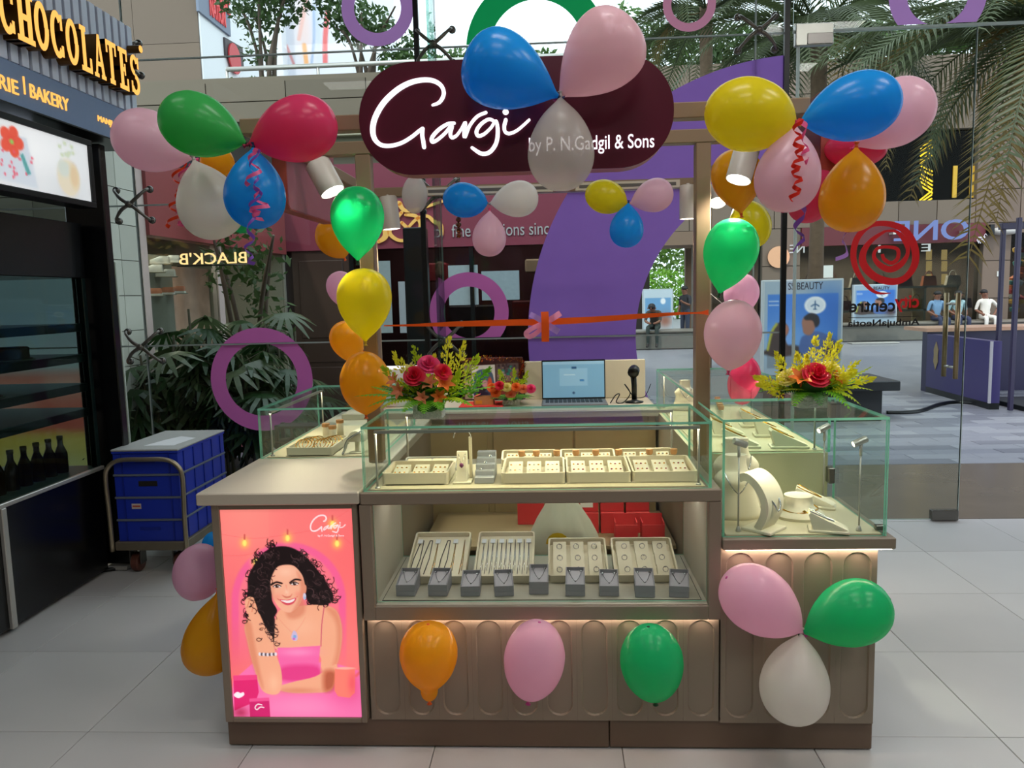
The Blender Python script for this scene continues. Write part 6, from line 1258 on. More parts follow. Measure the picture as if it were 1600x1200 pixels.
lt = thing('reflected_letters', 'warm glowing mirror writing standing for a sign reflected in the glass beside the shoe shop', 'sign', tuple(un(335, 402, Y=6.7))); p = un(386, 411, Y=6.7); put_text("BLACK'B", lt, 'letter', glow('warm_reflection', (255, 206, 140), 1.5), un(386, 411, Y=6.7).x-un(281, 411, Y=6.7).x, .1, lambda a, b, e: (p.x-a, 6.7-e, p.z+b), .01)  # reflection of an indoor sign built as glowing letters
MB().tube([(p.x-.6, 6.69, p.z-.012), (p.x+.02, 6.69, p.z-.012)], .006, 6).obj('letter_rail', M_black, lt, world=True); MB().tube([(p.x-.58, 6.69, p.z-.012), (-3.25, 6.69, p.z-.012)], .006, 6).obj('wall_arm', M_black, lt, world=True)  # rail and arm added to hold the reflected letters
# ---- maroon jeweller across the way, with the stone terrace above
jw = building('jeweller_shop', 'maroon fronted jewellery shop under the stone terrace', (-1.5, 9.8, 0)); M_mrn = mat('maroon_fascia', (124, 52, 70), .5, var=.05, scale=3); JX0, JX1 = -3.25, .6
MB().box(JX0, JX1, 9.45, 9.75, 2.14, 3.15).obj('fascia', M_mrn, jw, world=True); MB().box(JX0, JX1, 9.6, 9.8, 3.15, 3.7).obj('recess_wall', mat('olive_recess', (104, 104, 84), .7), jw, world=True)
for z in (3.3, 3.5): MB().box(JX0, JX1, 9.52, 9.62, z, z+.07).obj('soffit_band', mat('soffit_pale', (170, 168, 146), .6), jw, world=True)
M_dkglass = thin_glass('shop_glass_dark', (176, 182, 184), .3, .02); MB().box(JX0, JX1, 11.2, 11.3, 0, 3.1).obj('back_wall', mat('shop_dark_red', (92, 34, 44), .6, var=.2), jw, world=True); MB().box(JX0, JX1, 9.75, 11.2, 2.5, 2.6).obj('shop_ceiling', mat('shop_dark', (40, 36, 36), .7), jw, world=True); MB().box(JX0-.08, JX0, 9.45, 11.3, 0, 3.1).obj('side_wall', mat('shop_dark', (40, 36, 36), .7), jw, world=True); MB().box(JX1, JX1+.14, 9.45, 12, 0, 4.2).obj('side_wall', M_stone, jw, world=True)
a, b = un(457, 400, Y=9.5), un(546, 400, Y=9.5); M_wood = mat('dark_wood', (58, 40, 32), .5, var=.2, scale=12); dr = MB().box(a.x, b.x, 9.47, 9.53, .0, 2.14).obj('entrance_door', M_wood, jw, world=True)
for z0_, z1_ in ((.15, .72), (.78, 1.02), (1.08, 2.02)): MB().bbox(a.x+.08, b.x-.08, 9.455, 9.472, z0_, z1_, .006).obj('door_panel', M_wood, dr, world=True)
for x0, x1 in ((b.x+.05, -1.0), (-.95, .55)): MB().box(x0, x1, 9.5, 9.512, .3, 2.14).obj('shop_window', M_dkglass, jw, world=True)
MB().box(b.x, JX1, 9.46, 9.56, 0, .3).obj('sill', M_mrn, jw, world=True); MB().box(b.x, b.x+.05, 9.46, 9.56, .3, 2.14).box(-1, -.95, 9.46, 9.56, .3, 2.14).obj('window_posts', M_black, jw, world=True)['kind'] = 'stuff'
for (x0, y0, x1, y1, c) in ((700, 415, 748, 476, (150, 166, 172)), (752, 424, 812, 468, (138, 156, 164)), (588, 408, 614, 520, (140, 156, 160)), (622, 440, 640, 520, (150, 160, 168))):
    p, q_ = un(x0, y0, Y=9.49), un(x1, y1, Y=9.49); MB().box(p.x, q_.x, 9.492, 9.498, q_.z, p.z).obj('window_notice', mat('notice_%d' % x0, c, .4, var=.12), jw, world=True)
for (x0, y0, x1, y1, c) in ((635, 412, 700, 440, (150, 40, 50)), (820, 405, 880, 425, (226, 190, 160)), (800, 470, 850, 500, (130, 30, 40)), (700, 478, 790, 530, (60, 44, 50))):
    p, q_ = un(x0, y0, Y=10.6), un(x1, y1, Y=10.6); MB().bbox(p.x, q_.x, 10.6, 10.8, q_.z, p.z, .02).obj('shelf_display', mat('display_%d' % x0, c, .5, var=.3, scale=6), jw, world=True)
area_light('jeweller_light', (-1.0, 10.3, 2.45), 2.5, .8, 25, (1, .9, .8))
M_goldl = mat('gold_script', (230, 182, 100), .4, .2, var=.05, emit=.25)
def onjw(a, b, e): p = un(a, b, Y=9.45); return (p.x, 9.448-e, p.z)
for k, (pts, w) in enumerate(([[(592, 322), (600, 345), (603, 368), (592, 378)], [6, 9, 9, 5]], [[(628, 332), (612, 352), (610, 366), (626, 376), (648, 370), (658, 352), (650, 338), (634, 336)], [5, 6, 6, 5, 5, 7, 6, 4]], [[(628, 348), (636, 356), (638, 362)], [5, 6, 9]], [[(638, 356), (652, 342), (668, 338), (678, 346), (688, 352), (690, 366)], [4, 5, 5, 6, 8, 6]], [[(560, 360), (575, 372), (590, 350)], [5, 5, 4]], [[(624, 318), (640, 330), (700, 312)], [8, 5, 4]])): mb = MB(); stroke_mb(mb, pts, w, onjw, 0, .02); mb.obj('gold_letter', M_goldl, jw, world=True)
M_slv = mat('silver_script', (176, 178, 180), .4, .2, var=.05); p, q_ = un(706, 368, Y=9.44), un(868, 362, Y=9.44); put_text('fine creations since', jw, 'silver_letter', M_slv, q_.x-p.x, .15, lambda a, b, e: (p.x+a, 9.448-e, p.z+b-.02), .01)
tc_ = building('stone_terrace', 'sandstone terrace parapet above the jewellery shop', (-2.5, 9.8, 3.7)); MB().box(-7, JX1+.14, 9.5, 14, 3.66, 4.14).obj('terrace_slab', M_joint, tc_, world=True); clad(tc_, 'Y', -7, JX1+.14, 3.68, 4.15, 9.5, .95, .235, [M_stone, M_stone2], th=.04); MB().box(-7, JX1+.14, 9.48, 9.62, 4.14, 4.2).obj('coping', M_stone, tc_, world=True)
MB().tube([(-4.0, 9.9, 4.42), (JX1, 9.9, 4.42)], .03, 8).obj('hand_rail', M_steel, tc_, True, world=True)
for x in np.linspace(-4, JX1, 5): MB().tube([(x, 9.9, 4.14), (x, 9.9, 4.42)], .02, 6).obj('rail_post', M_steel, tc_, True, world=True)
# black column between camera and jeweller
p, q_ = un(638, 520, Y=8.6), un(671, 520, Y=8.6); cl = thing('black_column', 'slim black column in front of the jewellery shop', 'column', ((p.x+q_.x)/2, 8.6, 0)); MB().bbox(p.x, q_.x, 8.5, 8.75, .03, 2.3, .01).obj('shaft', M_black, cl, world=True); MB().bbox(p.x-.03, q_.x+.03, 8.47, 8.78, 0, .03, .005).obj('base_plate', M_black, cl, world=True)
# ---- greenery helpers
L_g1, L_g2, L_g3 = leaf_mat('tree_leaf', (66, 92, 48), .35), leaf_mat('shrub_leaf', (84, 116, 58), .35), leaf_mat('sunlit_leaf', (128, 176, 62), .4)  # the third leaf green has sunlight put into its colour
def leaf_cloud(parent, c, r, n, s, m, nm='foliage'):
    a = np.random.default_rng(int(abs(c[0]*100+c[1]*10+n))); P = a.normal(size=(n, 3)); P /= np.linalg.norm(P, axis=1)[:, None]; P *= (a.random(n)**.4)[:, None]*np.array(r); P += np.array(c)
    D = a.normal(size=(n, 3)); D /= np.linalg.norm(D, axis=1)[:, None]; E_ = np.cross(D, a.normal(size=(n, 3))); E_ /= np.linalg.norm(E_, axis=1)[:, None]; S_ = (s*a.uniform(.6, 1.3, n))[:, None]
    V = np.concatenate([P-D*S_, P+E_*S_*.45, P+D*S_, P-E_*S_*.45], 1).reshape(-1, 3); mb = MB(); mb.add(V.tolist(), [(4*i, 4*i+1, 4*i+2, 4*i+3) for i in range(n)])
    o = mb.obj(nm, m, parent, world=True); o['kind'] = 'stuff'; return o
M_bark = mat('bark', (92, 78, 66), .8, var=.2, scale=10)
def small_tree(label, x, y, z, h, crowns, stems=5, group='terrace trees', m=None):
    t = thing('tree', label, 'tree', (x, y, z), group=group)
    for k in range(stems): a = 2*PI*k/stems; MB().tube(smooth_pts([(x+.08*math.cos(a), y+.08*math.sin(a), z), (x+.12*math.cos(a+.5), y+.1*math.sin(a), z+h*.4), (x+.22*math.cos(a+1), y+.2*math.sin(a+1), z+h*.8), (x+.5*math.cos(a+1), y+.4*math.sin(a), z+h*1.05)], 4), [.03]*5+[.02]*5+[.012]*3, 6).obj('stem', M_bark, t, True, world=True)
    for (cx, cy, cz, r, n, s) in crowns: leaf_cloud(t, (x+cx, y+cy, z+cz), r, n, s, m or L_g1)
small_tree('slender multi-stemmed tree on the terrace, left of the lilac ring', un(418, 120, Y=10.2).x, 10.2, 4.14, 1.2, [(0, 0, 1.2, (.6, .5, .38), 1000, .05), (.4, 0, 1.45, (.6, .4, .3), 800, .05), (-.1, 0, .55, (.25, .2, .3), 120, .04)])
small_tree('slender tree on the terrace seen inside the lilac ring', un(572, 115, Y=10.3).x, 10.3, 4.14, .9, [(0, 0, .85, (.45, .4, .28), 500, .05), (-.3, 0, 1.1, (.4, .3, .3), 350, .05), (.4, 0, .6, (.3, .3, .3), 260, .05)])
for px, l in ((625, 'first'), (665, 'second'), (712, 'third'), (790, 'fourth'), (850, 'last')): 
    x = un(px, 100, Y=10.3).x; t = thing('shrub', l+' dark green shrub from the left behind the maroon sign', 'shrub', (x, 10.3, 4.14), group='terrace shrubs'); MB().tube([(x, 10.3, 4.14), (x, 10.3, 4.4)], .02, 6).obj('stem', M_bark, t, world=True); leaf_cloud(t, (x, 10.3, 4.42), (.28, .25, .26 if px < 720 else .2), 420, .05, L_g2)
o = leaf_cloud(None, (un(400, 120, Y=9.75).x, 9.75, 4.2), (1.0, .12, .06), 500, .04, L_g2, 'planter_grass'); tag(o, 'low green grass along the terrace planter', 'grass', kind='stuff')
# ---- far left blocks behind the terrace
fb_ = building('grey_block', 'plain grey brown block behind the terrace on the far left', (-8, 15, 0)); a, b = un(150, 60, Y=15), un(312, 60, Y=15); MB().box(a.x-3, b.x, 15, 18, 0, 12).obj('block_core', M_joint, fb_, world=True); clad(fb_, 'Y', a.x-3, b.x, 4, 10, 15, 1.4, 1.2, [mat('brown_render', (118, 102, 88), .8, var=.05), mat('brown_render_b', (114, 99, 86), .8, var=.05)], th=.03, g=.008)
MB().box(b.x, b.x+.03, 15, 18, 0, 12).obj('side_render', mat('white_render', (236, 238, 240), .7, var=.03), fb_, world=True)
wb = building('white_block', 'white block with a painted mural beyond the terrace', (-8, 26, 0)); a, b, c = un(310, 60, Y=26), un(440, 60, Y=26), un(545, 60, Y=26); M_wht = mat('white_render', (236, 238, 240), .7, var=.03); MB().box(a.x, b.x, 26, 34, 0, 22).obj('plain_wall', M_wht, wb, world=True); MB().box(b.x, c.x, 26.5, 34, 0, 20).obj('mural_core', M_wht, wb, world=True)
q = Paint(60, 60, 440, 545, -10, 118); q.C[:] = (226, 226, 234); q.blob(470, 40, 14, 60, (236, 206, 200), .8); q.blob(490, 30, 8, 60, (196, 206, 226), .8)
for pts, w, c_ in (([(500, 100), (502, 60), (508, 20)], 8, (232, 120, 120)), ([(470, 100), (468, 70)], 7, (240, 176, 120)), ([(450, 100), (440, 70)], 4, (220, 150, 150)), ([(478, 100), (484, 60), (486, 10)], 4, (170, 186, 214)), ([(460, 60), (470, 20), (476, 0)], 6, (236, 190, 180))): q.line(pts, w, c_, 2)
q.sheet('mural', vcol_mat('mural_print', 0, .8), wb, lambda u, v: (b.x+(c.x-b.x)*u, 26.48, un(490, -10, Y=26.5).z+(un(490, 118, Y=26.5).z-un(490, -10, Y=26.5).z)*v)); 
BXL = un(312, 60, Y=15).x+.03; sp = lambda px, py: un(px, py, X=BXL+.05)
bs = thing('rooftop_sign', 'slate blue sign board with red lettering at the top left corner', 'sign', tuple(sp(335, 30))); c1, c2 = sp(311, 17), sp(361, 57); zt_ = c1.z+2.2
MB().prism([(c1.y, c1.z), (c2.y, c2.z), (c2.y, zt_), (c1.y, zt_)], BXL, BXL+.05, lambda a, b, e: (e, a, b)).obj('board', mat('slate_board', (120, 130, 148), .6), bs, world=True); M_rl = mat('red_letters', (236, 70, 70), .5)
for s_, x0_, y0_, x1_, h_ in (('BARBEQUE', 306, -12, 360, .62), ('NATION', 328, 24, 352, .36)):
    p3 = sp(x0_, y0_); w_ = sp(x1_, 40).y-p3.y; put_text(s_, bs, 'letter', M_rl, w_, h_, (lambda p3: lambda a, b, e: (BXL+.052+e, p3.y+a, p3.z+b))(p3), .02, bold=.03)
ds = thing('wall_sign', 'dark panel with a red roundel on the white side wall at the top left', 'sign', tuple(sp(366, 90))); d1, d2 = sp(352, 58), sp(382, 108); MB().prism([(d1.y, d2.z), (d2.y, d2.z), (d2.y, sp(382, 76).z), (d1.y, d1.z)], BXL, BXL+.04, lambda a, b, e: (e, a, b)).obj('panel', mat('dark_sign', (70, 62, 64), .6), ds, world=True)
p = sp(366, 92); MB().lathe([(0, 0), (.3, 0), (.3, .03)], 18, (BXL+.045, p.y, p.z), ax=Matrix.Rotation(PI/2, 3, 'Y')).obj('red_roundel', mat('roundel_red', (200, 50, 56), .5), ds, world=True)
# ---- far facade on the right with shops
FY = 24.; fc = building('shopping_block', 'brown sandstone shopping block across the plaza', (10, 26, 0)); ff = lambda px, py: un(px, py, Y=FY)
M_fst, M_fst2 = mat('brown_stone', (116, 100, 86), .75, var=.06, scale=1), mat('brown_stone_b', (109, 94, 81), .75, var=.06, scale=1)
X0, X1 = ff(880, 300).x, 20.; ZT = 8.1; zo = ff(1060, 383).z; xp = ff(1097, 400).x
def wallbox(x0, x1, z0, z1, clad_=True):
    MB().box(x0, x1, FY, FY+.4, z0, z1).obj('wall_core', M_joint, fc, world=True)
    if clad_: clad(fc, 'Y', x0, x1, z0, z1, FY, 1.25, .95, [M_fst, M_fst2], th=.05, g=.025)
xs1, xs2, xs3, xs4 = ff(1250, 400).x, ff(1534, 400).x, ff(1578, 400).x, 20.; zs = ff(1340, 383).z; xw1, xw2 = ff(1190, 400).x, xs1; zu0, zu1 = ff(1480, 312).z, ff(1480, 202).z; xu0, xu1 = ff(1345, 260).x, ff(1526, 260).x
wallbox(X0, xu0, 3.3, ZT); wallbox(xu0, xu1, zu1, ZT); wallbox(xu1, 20, 3.3, ZT); wallbox(xu0, xu1, 3.3, zu0)
wallbox(xp-.25, xp, 0, 3.3, False); wallbox(xw1, xw2, 0, 3.3); wallbox(xs2, xs3, 0, 3.3); MB().box(X0, xp, FY-.05, FY+2, zo, 3.3).obj('passage_lintel', mat('lintel_brown', (120, 98, 80), .7), fc, world=True); MB().box(xp, xw1, FY, FY+.4, 2.9, 3.3).obj('wall_core', M_fst, fc, world=True)
MB().box(xs1, xs2, FY-.15, FY+.3, zs, 3.3).obj('maroon_fascia', mat('far_maroon', (96, 26, 34), .5), fc, world=True); MB().box(xs3, 20, FY, FY+.4, 3.0, 3.3).obj('wall_core', M_fst, fc, world=True)
MB().box(xp, 20, FY+3, FY+3.2, 0, 8).obj('rear_wall', mat('far_shop_dark', (104, 86, 70), .7, var=.3, scale=2), fc, world=True); MB().box(X0, 20, FY+.4, FY+3.2, ZT-.3, ZT).obj('roof_slab', M_joint, fc, world=True); MB().box(xp, 20, FY+.4, FY+3, 3.28, 3.4).obj('floor_slab', M_joint, fc, world=True)
for x0, x1, z0, z1 in ((xu0, xu1, zu0, zu1), (xs1, xs2, .45, zs), (xs3, 20, .45, 3.0), (xp, xw1, .1, 2.9)): MB().box(x0, x1, FY+.15, FY+.17, z0, z1).obj('window_pane', M_dkglass, fc, world=True)
M_ylw = glow('yellow_led', (255, 214, 60), 1.6)
for k, (xa, ya_, xb, yb_) in enumerate([(1438, 232+i*6, 1457, 218+i*6) for i in range(5)]+[(1438, 259+i*6, 1457, 268+i*6) for i in range(2)]+[(1438, 272+i*6, 1457, 284+i*6) for i in range(4)]+[(1437, 313+i*4, 1456, 298+i*6) for i in range(3)]):
    a, b = un(xa, ya_, Y=FY+.12), un(xb, yb_, Y=FY+.12); MB().tube([a, b], .025, 5).obj('led_tube', M_ylw, fc, world=True)
for px in (1496, 1523): a, b = ff(px, 258), ff(px, 308); MB().box(a.x-.06, a.x+.06, FY+.1, FY+.14, b.z, a.z).obj('yellow_panel', mat('yellow_panel', (206, 160, 40), .5), fc, world=True)
p = ff(1522, 381); M_wl = mat('white_vinyl', (236, 236, 240), .5); put_text('বেশি', fc, 'letter', M_wl, .3, .28, lambda a, b, e: (p.x-.02+a, FY-.16-e, p.z+b), .01, one=True)
on_ = thing('reflected_letters', 'pale blue glowing letters O N E standing for a reflected sign at the right', 'sign', tuple(un(1460, 370, Y=FY-.4))); k = (FY-.4)/F_PX*1.03; p3 = un(1511, 374, Y=FY-.4); put_text('ONE', on_, 'letter', glow('blue_reflection', (150, 170, 240), .75), 104*k, 29*k, lambda a, b, e: (p3.x-a, FY-.4-e, p3.z+b), .08)  # glass reflection of an inside sign, modelled as glowing letters
for s_ in (0, 1): MB().box(p3.x-104*k*s_-.04 if s_ else p3.x-.1, p3.x-104*k*s_+.04, FY-.45, FY-.05, p3.z+.2, p3.z+.26).obj('bracket', M_steel, on_, world=True)  # brackets added to carry the reflected letters
p3 = un(1372, 384, Y=FY-.16); put_text('E      I', fc, 'letter', glow('white_reflection', (230, 236, 240), .8), -0+75*k, 11*k, lambda a, b, e: (p3.x+75*k-a, FY-.17-e, p3.z+b-.2), .02)  # reflections in the glass set out as glowing letter fragments
p3 = un(1205, 396, Y=FY-.16); put_text('NE', fc, 'letter', glow('white_reflection', (230, 236, 240), .8), 22*k, 12*k, lambda a, b, e: (p3.x+50*k-a, FY-.07-e, p3.z+b), .02)  # the sign's second reflection, again as glowing letters
p = ff(1215, 402); MB().lathe([(0, 0), (.32, 0), (.32, .05)], 20, (p.x, FY-.08, p.z), ax=Matrix.Rotation(PI/2, 3, 'X')).obj('peach_disc', mat('peach_disc', (226, 170, 130), .5), fc, world=True)
a, b = ff(1285, 415), ff(1300, 434); MB().box(a.x, b.x, FY-.08, FY-.05, b.z, a.z).obj('notice', mat('notice_white', (206, 208, 200), .6), fc, world=True); a, b = ff(1556, 424), ff(1562, 432); MB().box(a.x, b.x, FY-.08, FY-.05, b.z, a.z).obj('notice', mat('notice_white', (206, 208, 200), .6), fc, world=True)
p = ff(1566, 362); t = thing('wall_lamp', 'white oval wall lamp on the stone between two far shops', 'lamp', (p.x, FY-.05, p.z)); MB().lathe([(0, -.12), (.3, -.08), (.42, 0), (.3, .1), (0, .14)], 16, ax=Matrix.Diagonal((1, .7, 1))).obj('lamp_shell', mat('lamp_shell', (190, 188, 182), .5), t, True); MB().box(-.5, -.38, -.25, .0, -.1, .2).obj('lamp_bracket', M_black, t)
# shelves with bags inside the far shop
sf_ = thing('bag_shelf', 'cream shelf unit full of handbags in the far shop window', 'shelf', ((xs1+xs2)/2, FY+1.0, 0)); MB().box(xs1+.1, xs2-.1, FY+.6, FY+1.4, .0, .06).obj('shelf_board', M_cream, sf_, world=True)
for z in (.75, 1.45): MB().box(xs1+.1, xs2-.3, FY+.6, FY+1.4, z, z+.06).obj('shelf_board', M_cream, sf_, world=True)
for x in np.linspace(xs1+.12, xs2-.35, 6): MB().box(x-.03, x+.03, FY+.6, FY+1.4, .06, 1.5).obj('shelf_side', M_cream, sf_, world=True)
BAG = [((92, 44, 36), 'dark brown'), ((60, 34, 40), 'plum'), ((176, 96, 60), 'tan'), ((70, 90, 72), 'green'), ((200, 190, 176), 'cream'), ((200, 160, 50), 'mustard'), ((40, 40, 46), 'black'), ((150, 60, 50), 'rust')]
for i in range(14):
    px = 1262+i*18.6; zz = (1.51, .81)[i % 2]; p = un(px, 460, Y=FY+.9); c, cn = BAG[(i*5) % 8]; t = thing('handbag', cn+' handbag '+('on the upper' if i % 2 == 0 else 'on the middle')+' shelf, '+['first', 'second', 'third', 'fourth', 'fifth', 'sixth', 'seventh'][i//2]+' from the left in the far shop', 'handbag', (p.x, FY+.8, zz), group='handbags in the far shop')
    m = mat('bag_'+cn, c, .5, var=.1); MB().prism([(-.22, 0), (.22, 0), (.17, .3), (-.17, .3)], -.08, .08).obj('bag_body', m, t); MB().tube([(.1*math.cos(a_/8*PI), 0, .29+.16*math.sin(a_/8*PI)) for a_ in range(9)], .014, 5).obj('bag_handle', m, t)
for px in (1452, 1476):
    for py in (398, 416, 436):
        p = un(px, py, Y=FY+1.6); MB().box(p.x-.08, p.x+.08, FY+1.6, FY+1.65, p.z-.16, p.z+.16).obj('lit_niche', glow('niche_light', (255, 206, 130), 1.4), fc, world=True)
area_light('far_shop_light', ((xs1+xs2)/2, FY+1.5, 2.6), 8, 1.5, 520, (1, .9, .75)); 
for k in range(22): p = un(1582+rnd.random()*16, 390+rnd.random()*95, Y=FY+.7); MB().lathe([(0, -.12), (.12, -.04), (.14, .06), (0, .16)], 8, p).obj('toy_stock', mat('toy_%d' % (k % 5), [(206, 60, 50), (230, 180, 60), (60, 140, 130), (226, 120, 60), (200, 200, 190)][k % 5], .5), fc, world=True)
area_light('far_toy_light', (xs3+1, FY+1.2, 2.6), 2, 1, 60, (1, .9, .75))
# hedge on its roof terrace, lamp pole
for i in range(14):
    px = 930+i*50; x = un(px, 80, Y=FY+.7).x; h = .55+.25*math.sin(i*1.7)+(.35 if px < 1100 else 0); t = thing('shrub', ['first', 'second', 'third', 'fourth', 'fifth', 'sixth', 'seventh', 'eighth', 'ninth', 'tenth', 'eleventh', 'twelfth', 'thirteenth', 'last'][i]+' roof hedge shrub of the shopping block from the left', 'shrub', (x, FY+.7, ZT), group='roof hedge'); MB().tube([(x, FY+.7, ZT), (x, FY+.7, ZT+.4)], .04, 6).obj('stem', M_bark, t, world=True); leaf_cloud(t, (x, FY+.7, ZT+.35+h*.5), (.75, .5, h), 520, .11, L_g2 if i % 2 else L_g1)
t = thing('lamp_pole', 'thin grey lamp pole on the far roof', 'pole', (un(998, 50, Y=FY+2).x, FY+2, ZT)); MB().tube([(0, 0, 0), (0, 0, 1.6)], .06, 8).obj('pole_shaft', M_steel, t, True); MB().box(-.12, .12, -.1, .1, 1.5, 1.75).obj('pole_head', M_steel, t)
# garden seen through the passage
t = thing('hedge', 'sunlit bright green hedge seen through the passage', 'hedge', (6, 44, 0)); leaf_cloud(t, (6.5, 44, 1.2), (7, 1.2, 1.6), 5200, .16, L_g3); leaf_cloud(t, (6.5, 46.5, 4.2), (7, 1.5, 2.4), 4200, .2, leaf_mat('garden_leaf', (116, 150, 72), .4)); MB().tube([(8.2, 46, 0), (8.1, 46, 3.5), (8.6, 46, 6)], [.2, .16, .1], 7).obj('trunk', M_bark, t, True, world=True)  # sunlight is put into the brighter leaf greens here
o = MB().box(un(993, 450, Y=30).x, un(1015, 450, Y=30).x, 30, 30.5, 0, 3.4).obj('passage_pillar', mat('grey_pillar', (72, 66, 58), .7, var=.15)); tag(o, 'dark grey stone pillar inside the passage', 'pillar')
# ---- granite ledges and seats
M_gran = mat('dark_granite', (112, 110, 102), .5, var=.2, scale=8)
def ledge(label, x0, x1, y0, y1, z):
    t = thing('stone_ledge', label, 'ledge', ((x0+x1)/2, (y0+y1)/2, 0), group='granite ledges'); MB().bbox(x0, x1, y0+.05, y1, 0, z-.06, .02).obj('ledge_base', M_gran, t, world=True); MB().bbox(x0-.05, x1+.05, y0, y1+.05, z-.06, z, .015).obj('ledge_top', mat('granite_top', (112, 106, 96), .45, var=.15, scale=8), t, world=True)
ledge('long granite ledge with seated people at the right', ff(1212, 500).x-.3, 17, 22.4, 23.4, .5); p = un(965, 540, Y=21); q_ = un(1086, 540, Y=21); ledge('granite ledge in front of the passage', p.x, q_.x+.3, 21, 22, .5)
t = thing('granite_bench', 'black granite bench slab right of the poster standee', 'bench', (3.3, 9.4, 0)); M_bg = mat('black_granite', (34, 36, 40), .3, var=.2, scale=15); a = un(1408, 583, Y=9.0); MB().bbox(2.2, a.x, 9.0, 9.9, .36, .47, .008).obj('bench_top', M_bg, t, world=True); MB().bbox(2.4, un(1378, 610, Y=9.1).x, 9.08, 9.8, 0, .36, .008).obj('bench_base', M_bg, t, world=True)
# ---- poster standees
def standee(label, px0, px1, py0, py1, y, paint, big):
    a, b = un(px0, py0, Y=y), un(px1, py1, Y=y); t = thing('poster_standee', label, 'standee', ((a.x+b.x)/2, y, 0)); MB().bbox(a.x, b.x, y, y+.12, max(.02, b.z), a.z, .01).obj('standee_case', mat('standee_grey', (176, 186, 190), .4, var=.03), t, world=True); MB().bbox(a.x-.05, b.x+.05, y-.12, y+.25, 0, .03, .005).obj('standee_foot', M_steel, t, world=True)
    paint.sheet('standee_print', vcol_mat('standee_print', 0), t, lambda u, v: (a.x+.03+(b.x-a.x-.06)*u, y-.002, a.z-.03-(a.z-max(.1, b.z)-.06)*v)); return t, a, b
def flight(q):
    """blue-sky advert: couple looking away, round stamp with a plane"""
    q.C[:] = (150, 168, 180); q.poly([(4, 13), (96, 13), (96, 76), (4, 76)], (64, 120, 196), 1, False); q.blob(30, 60, 40, 20, (120, 166, 214), .8); q.blob(85, 25, 25, 25, (30, 92, 178), .6); q.poly([(4, 76), (96, 76), (96, 90), (4, 90)], (120, 134, 146), 1, False); q.poly([(4, 70), (40, 66), (60, 76), (4, 76)], (60, 50, 46), 3)
    q.ell(66, 25, 14, 9, (222, 226, 228), 1.5); q.ell(66, 25, 11, 7, (206, 214, 220), 1); q.line([(66, 21), (66, 29)], 1.6, (50, 90, 130), 1); q.line([(61, 26), (66, 24), (71, 26)], 1.4, (50, 90, 130), 1); q.line([(64, 29), (68, 29)], 1, (50, 90, 130), .8)
    q.poly([(50, 76), (48, 60), (56, 55), (70, 52), (86, 58), (96, 66), (96, 76)], (70, 96, 150), 2); q.poly([(49, 42), (52, 37), (60, 36), (67, 40), (66, 50), (60, 56), (52, 54), (50, 48)], (150, 104, 84), 2); q.poly([(52, 37), (60, 33), (70, 36), (72, 44), (67, 48), (63, 41), (54, 40)], (30, 26, 28), 2); q.blob(88, 72, 12, 9, (70, 40, 34), .9)
    q.poly([(6, 76), (8, 56), (16, 44), (26, 42), (32, 50), (28, 60), (34, 76)], (66, 52, 48), 2); q.ell(27, 50, 5, 6, (150, 104, 84), 2); q.line([(5, 70), (10, 52), (16, 44)], 3, (170, 170, 60), 2)
    for y in (20, 24): q.line([(6, y), (18, y)], 1, (190, 206, 220), 1)
    return q
t, a, b = standee('tall blue poster standee with a round plane stamp and two heads', 1192, 1315, 438, 592, 12.6, flight(Paint(84, 100, 0, 100, 0, 100)), True); p = un(1232, 453, Y=12.58); k = 12.6/F_PX; M_ink = mat('ink', (44, 40, 52), .6)
put_text('SS BEAUTY', t, 'letter', M_ink, 52*k, 11*k, lambda a_, b_, e: (p.x+a_, 12.597-e, p.z+b_), .003)
t, a, b = standee('small far blue poster standee behind the mirrored door writing', 1334, 1401, 445, 505, 21.6, flight(Paint(50, 60, 0, 100, 0, 100)), False); p = un(1365, 453, Y=21.58); k = 21.6/F_PX; put_text('BEAUTY', t, 'letter', M_ink, 24*k, 5*k, lambda a_, b_, e: (p.x+a_, 21.59-e, p.z+b_), .003, one=True)
q = Paint(40, 50, 0, 100, 0, 100); q.C[:] = (190, 206, 214); q.poly([(5, 15), (95, 15), (95, 55), (5, 55)], (110, 160, 200), 1, False); q.ell(68, 22, 9, 6, (232, 236, 238), 2); q.blob(75, 60, 25, 14, (150, 90, 70), .9); standee('pale blue poster standee beside the passage', 1004, 1052, 452, 540, 22.6, q, False)
# ---- violet booth on the right
t = thing('booth_counter', 'violet booth counter with a wooden top and gold emblem at the right edge', 'counter', (5.8, 11, 0)); M_vio = mat('booth_violet', (48, 40, 96), .4, var=.06); a, b, c = un(1446, 612, Z=0), un(1545, 640, Z=0), un(1446, 519, Y=11.5)
x0, y0, x1, y1 = a.x, a.y, b.x, b.y; zt = c.z; d = Vector((x1-x0, y1-y0, 0)).normalized(); nn = Vector((-d.y, d.x, 0)); P = [Vector((x0, y0, 0)), Vector((x1, y1, 0)), Vector((x1, y1, 0))+nn*.12, Vector((x0, y0, 0))+nn*.12]
MB().prism([(p_.x, p_.y) for p_ in P], .08, zt-.03, lambda a_, b_, e: (a_, b_, e)).obj('front_panel', M_vio, t, world=True); MB().prism([(p_.x, p_.y) for p_ in P], .0, .08, lambda a_, b_, e: (a_, b_, e)).obj('kick_board', M_black, t, world=True); MB().tube([P[1]-d*.0+Vector((0, 0, .08)), P[1]+Vector((0, 0, zt-.03))], .018, 6).obj('edge_trim', mat('trim_grey', (168, 168, 176), .4), t, world=True)
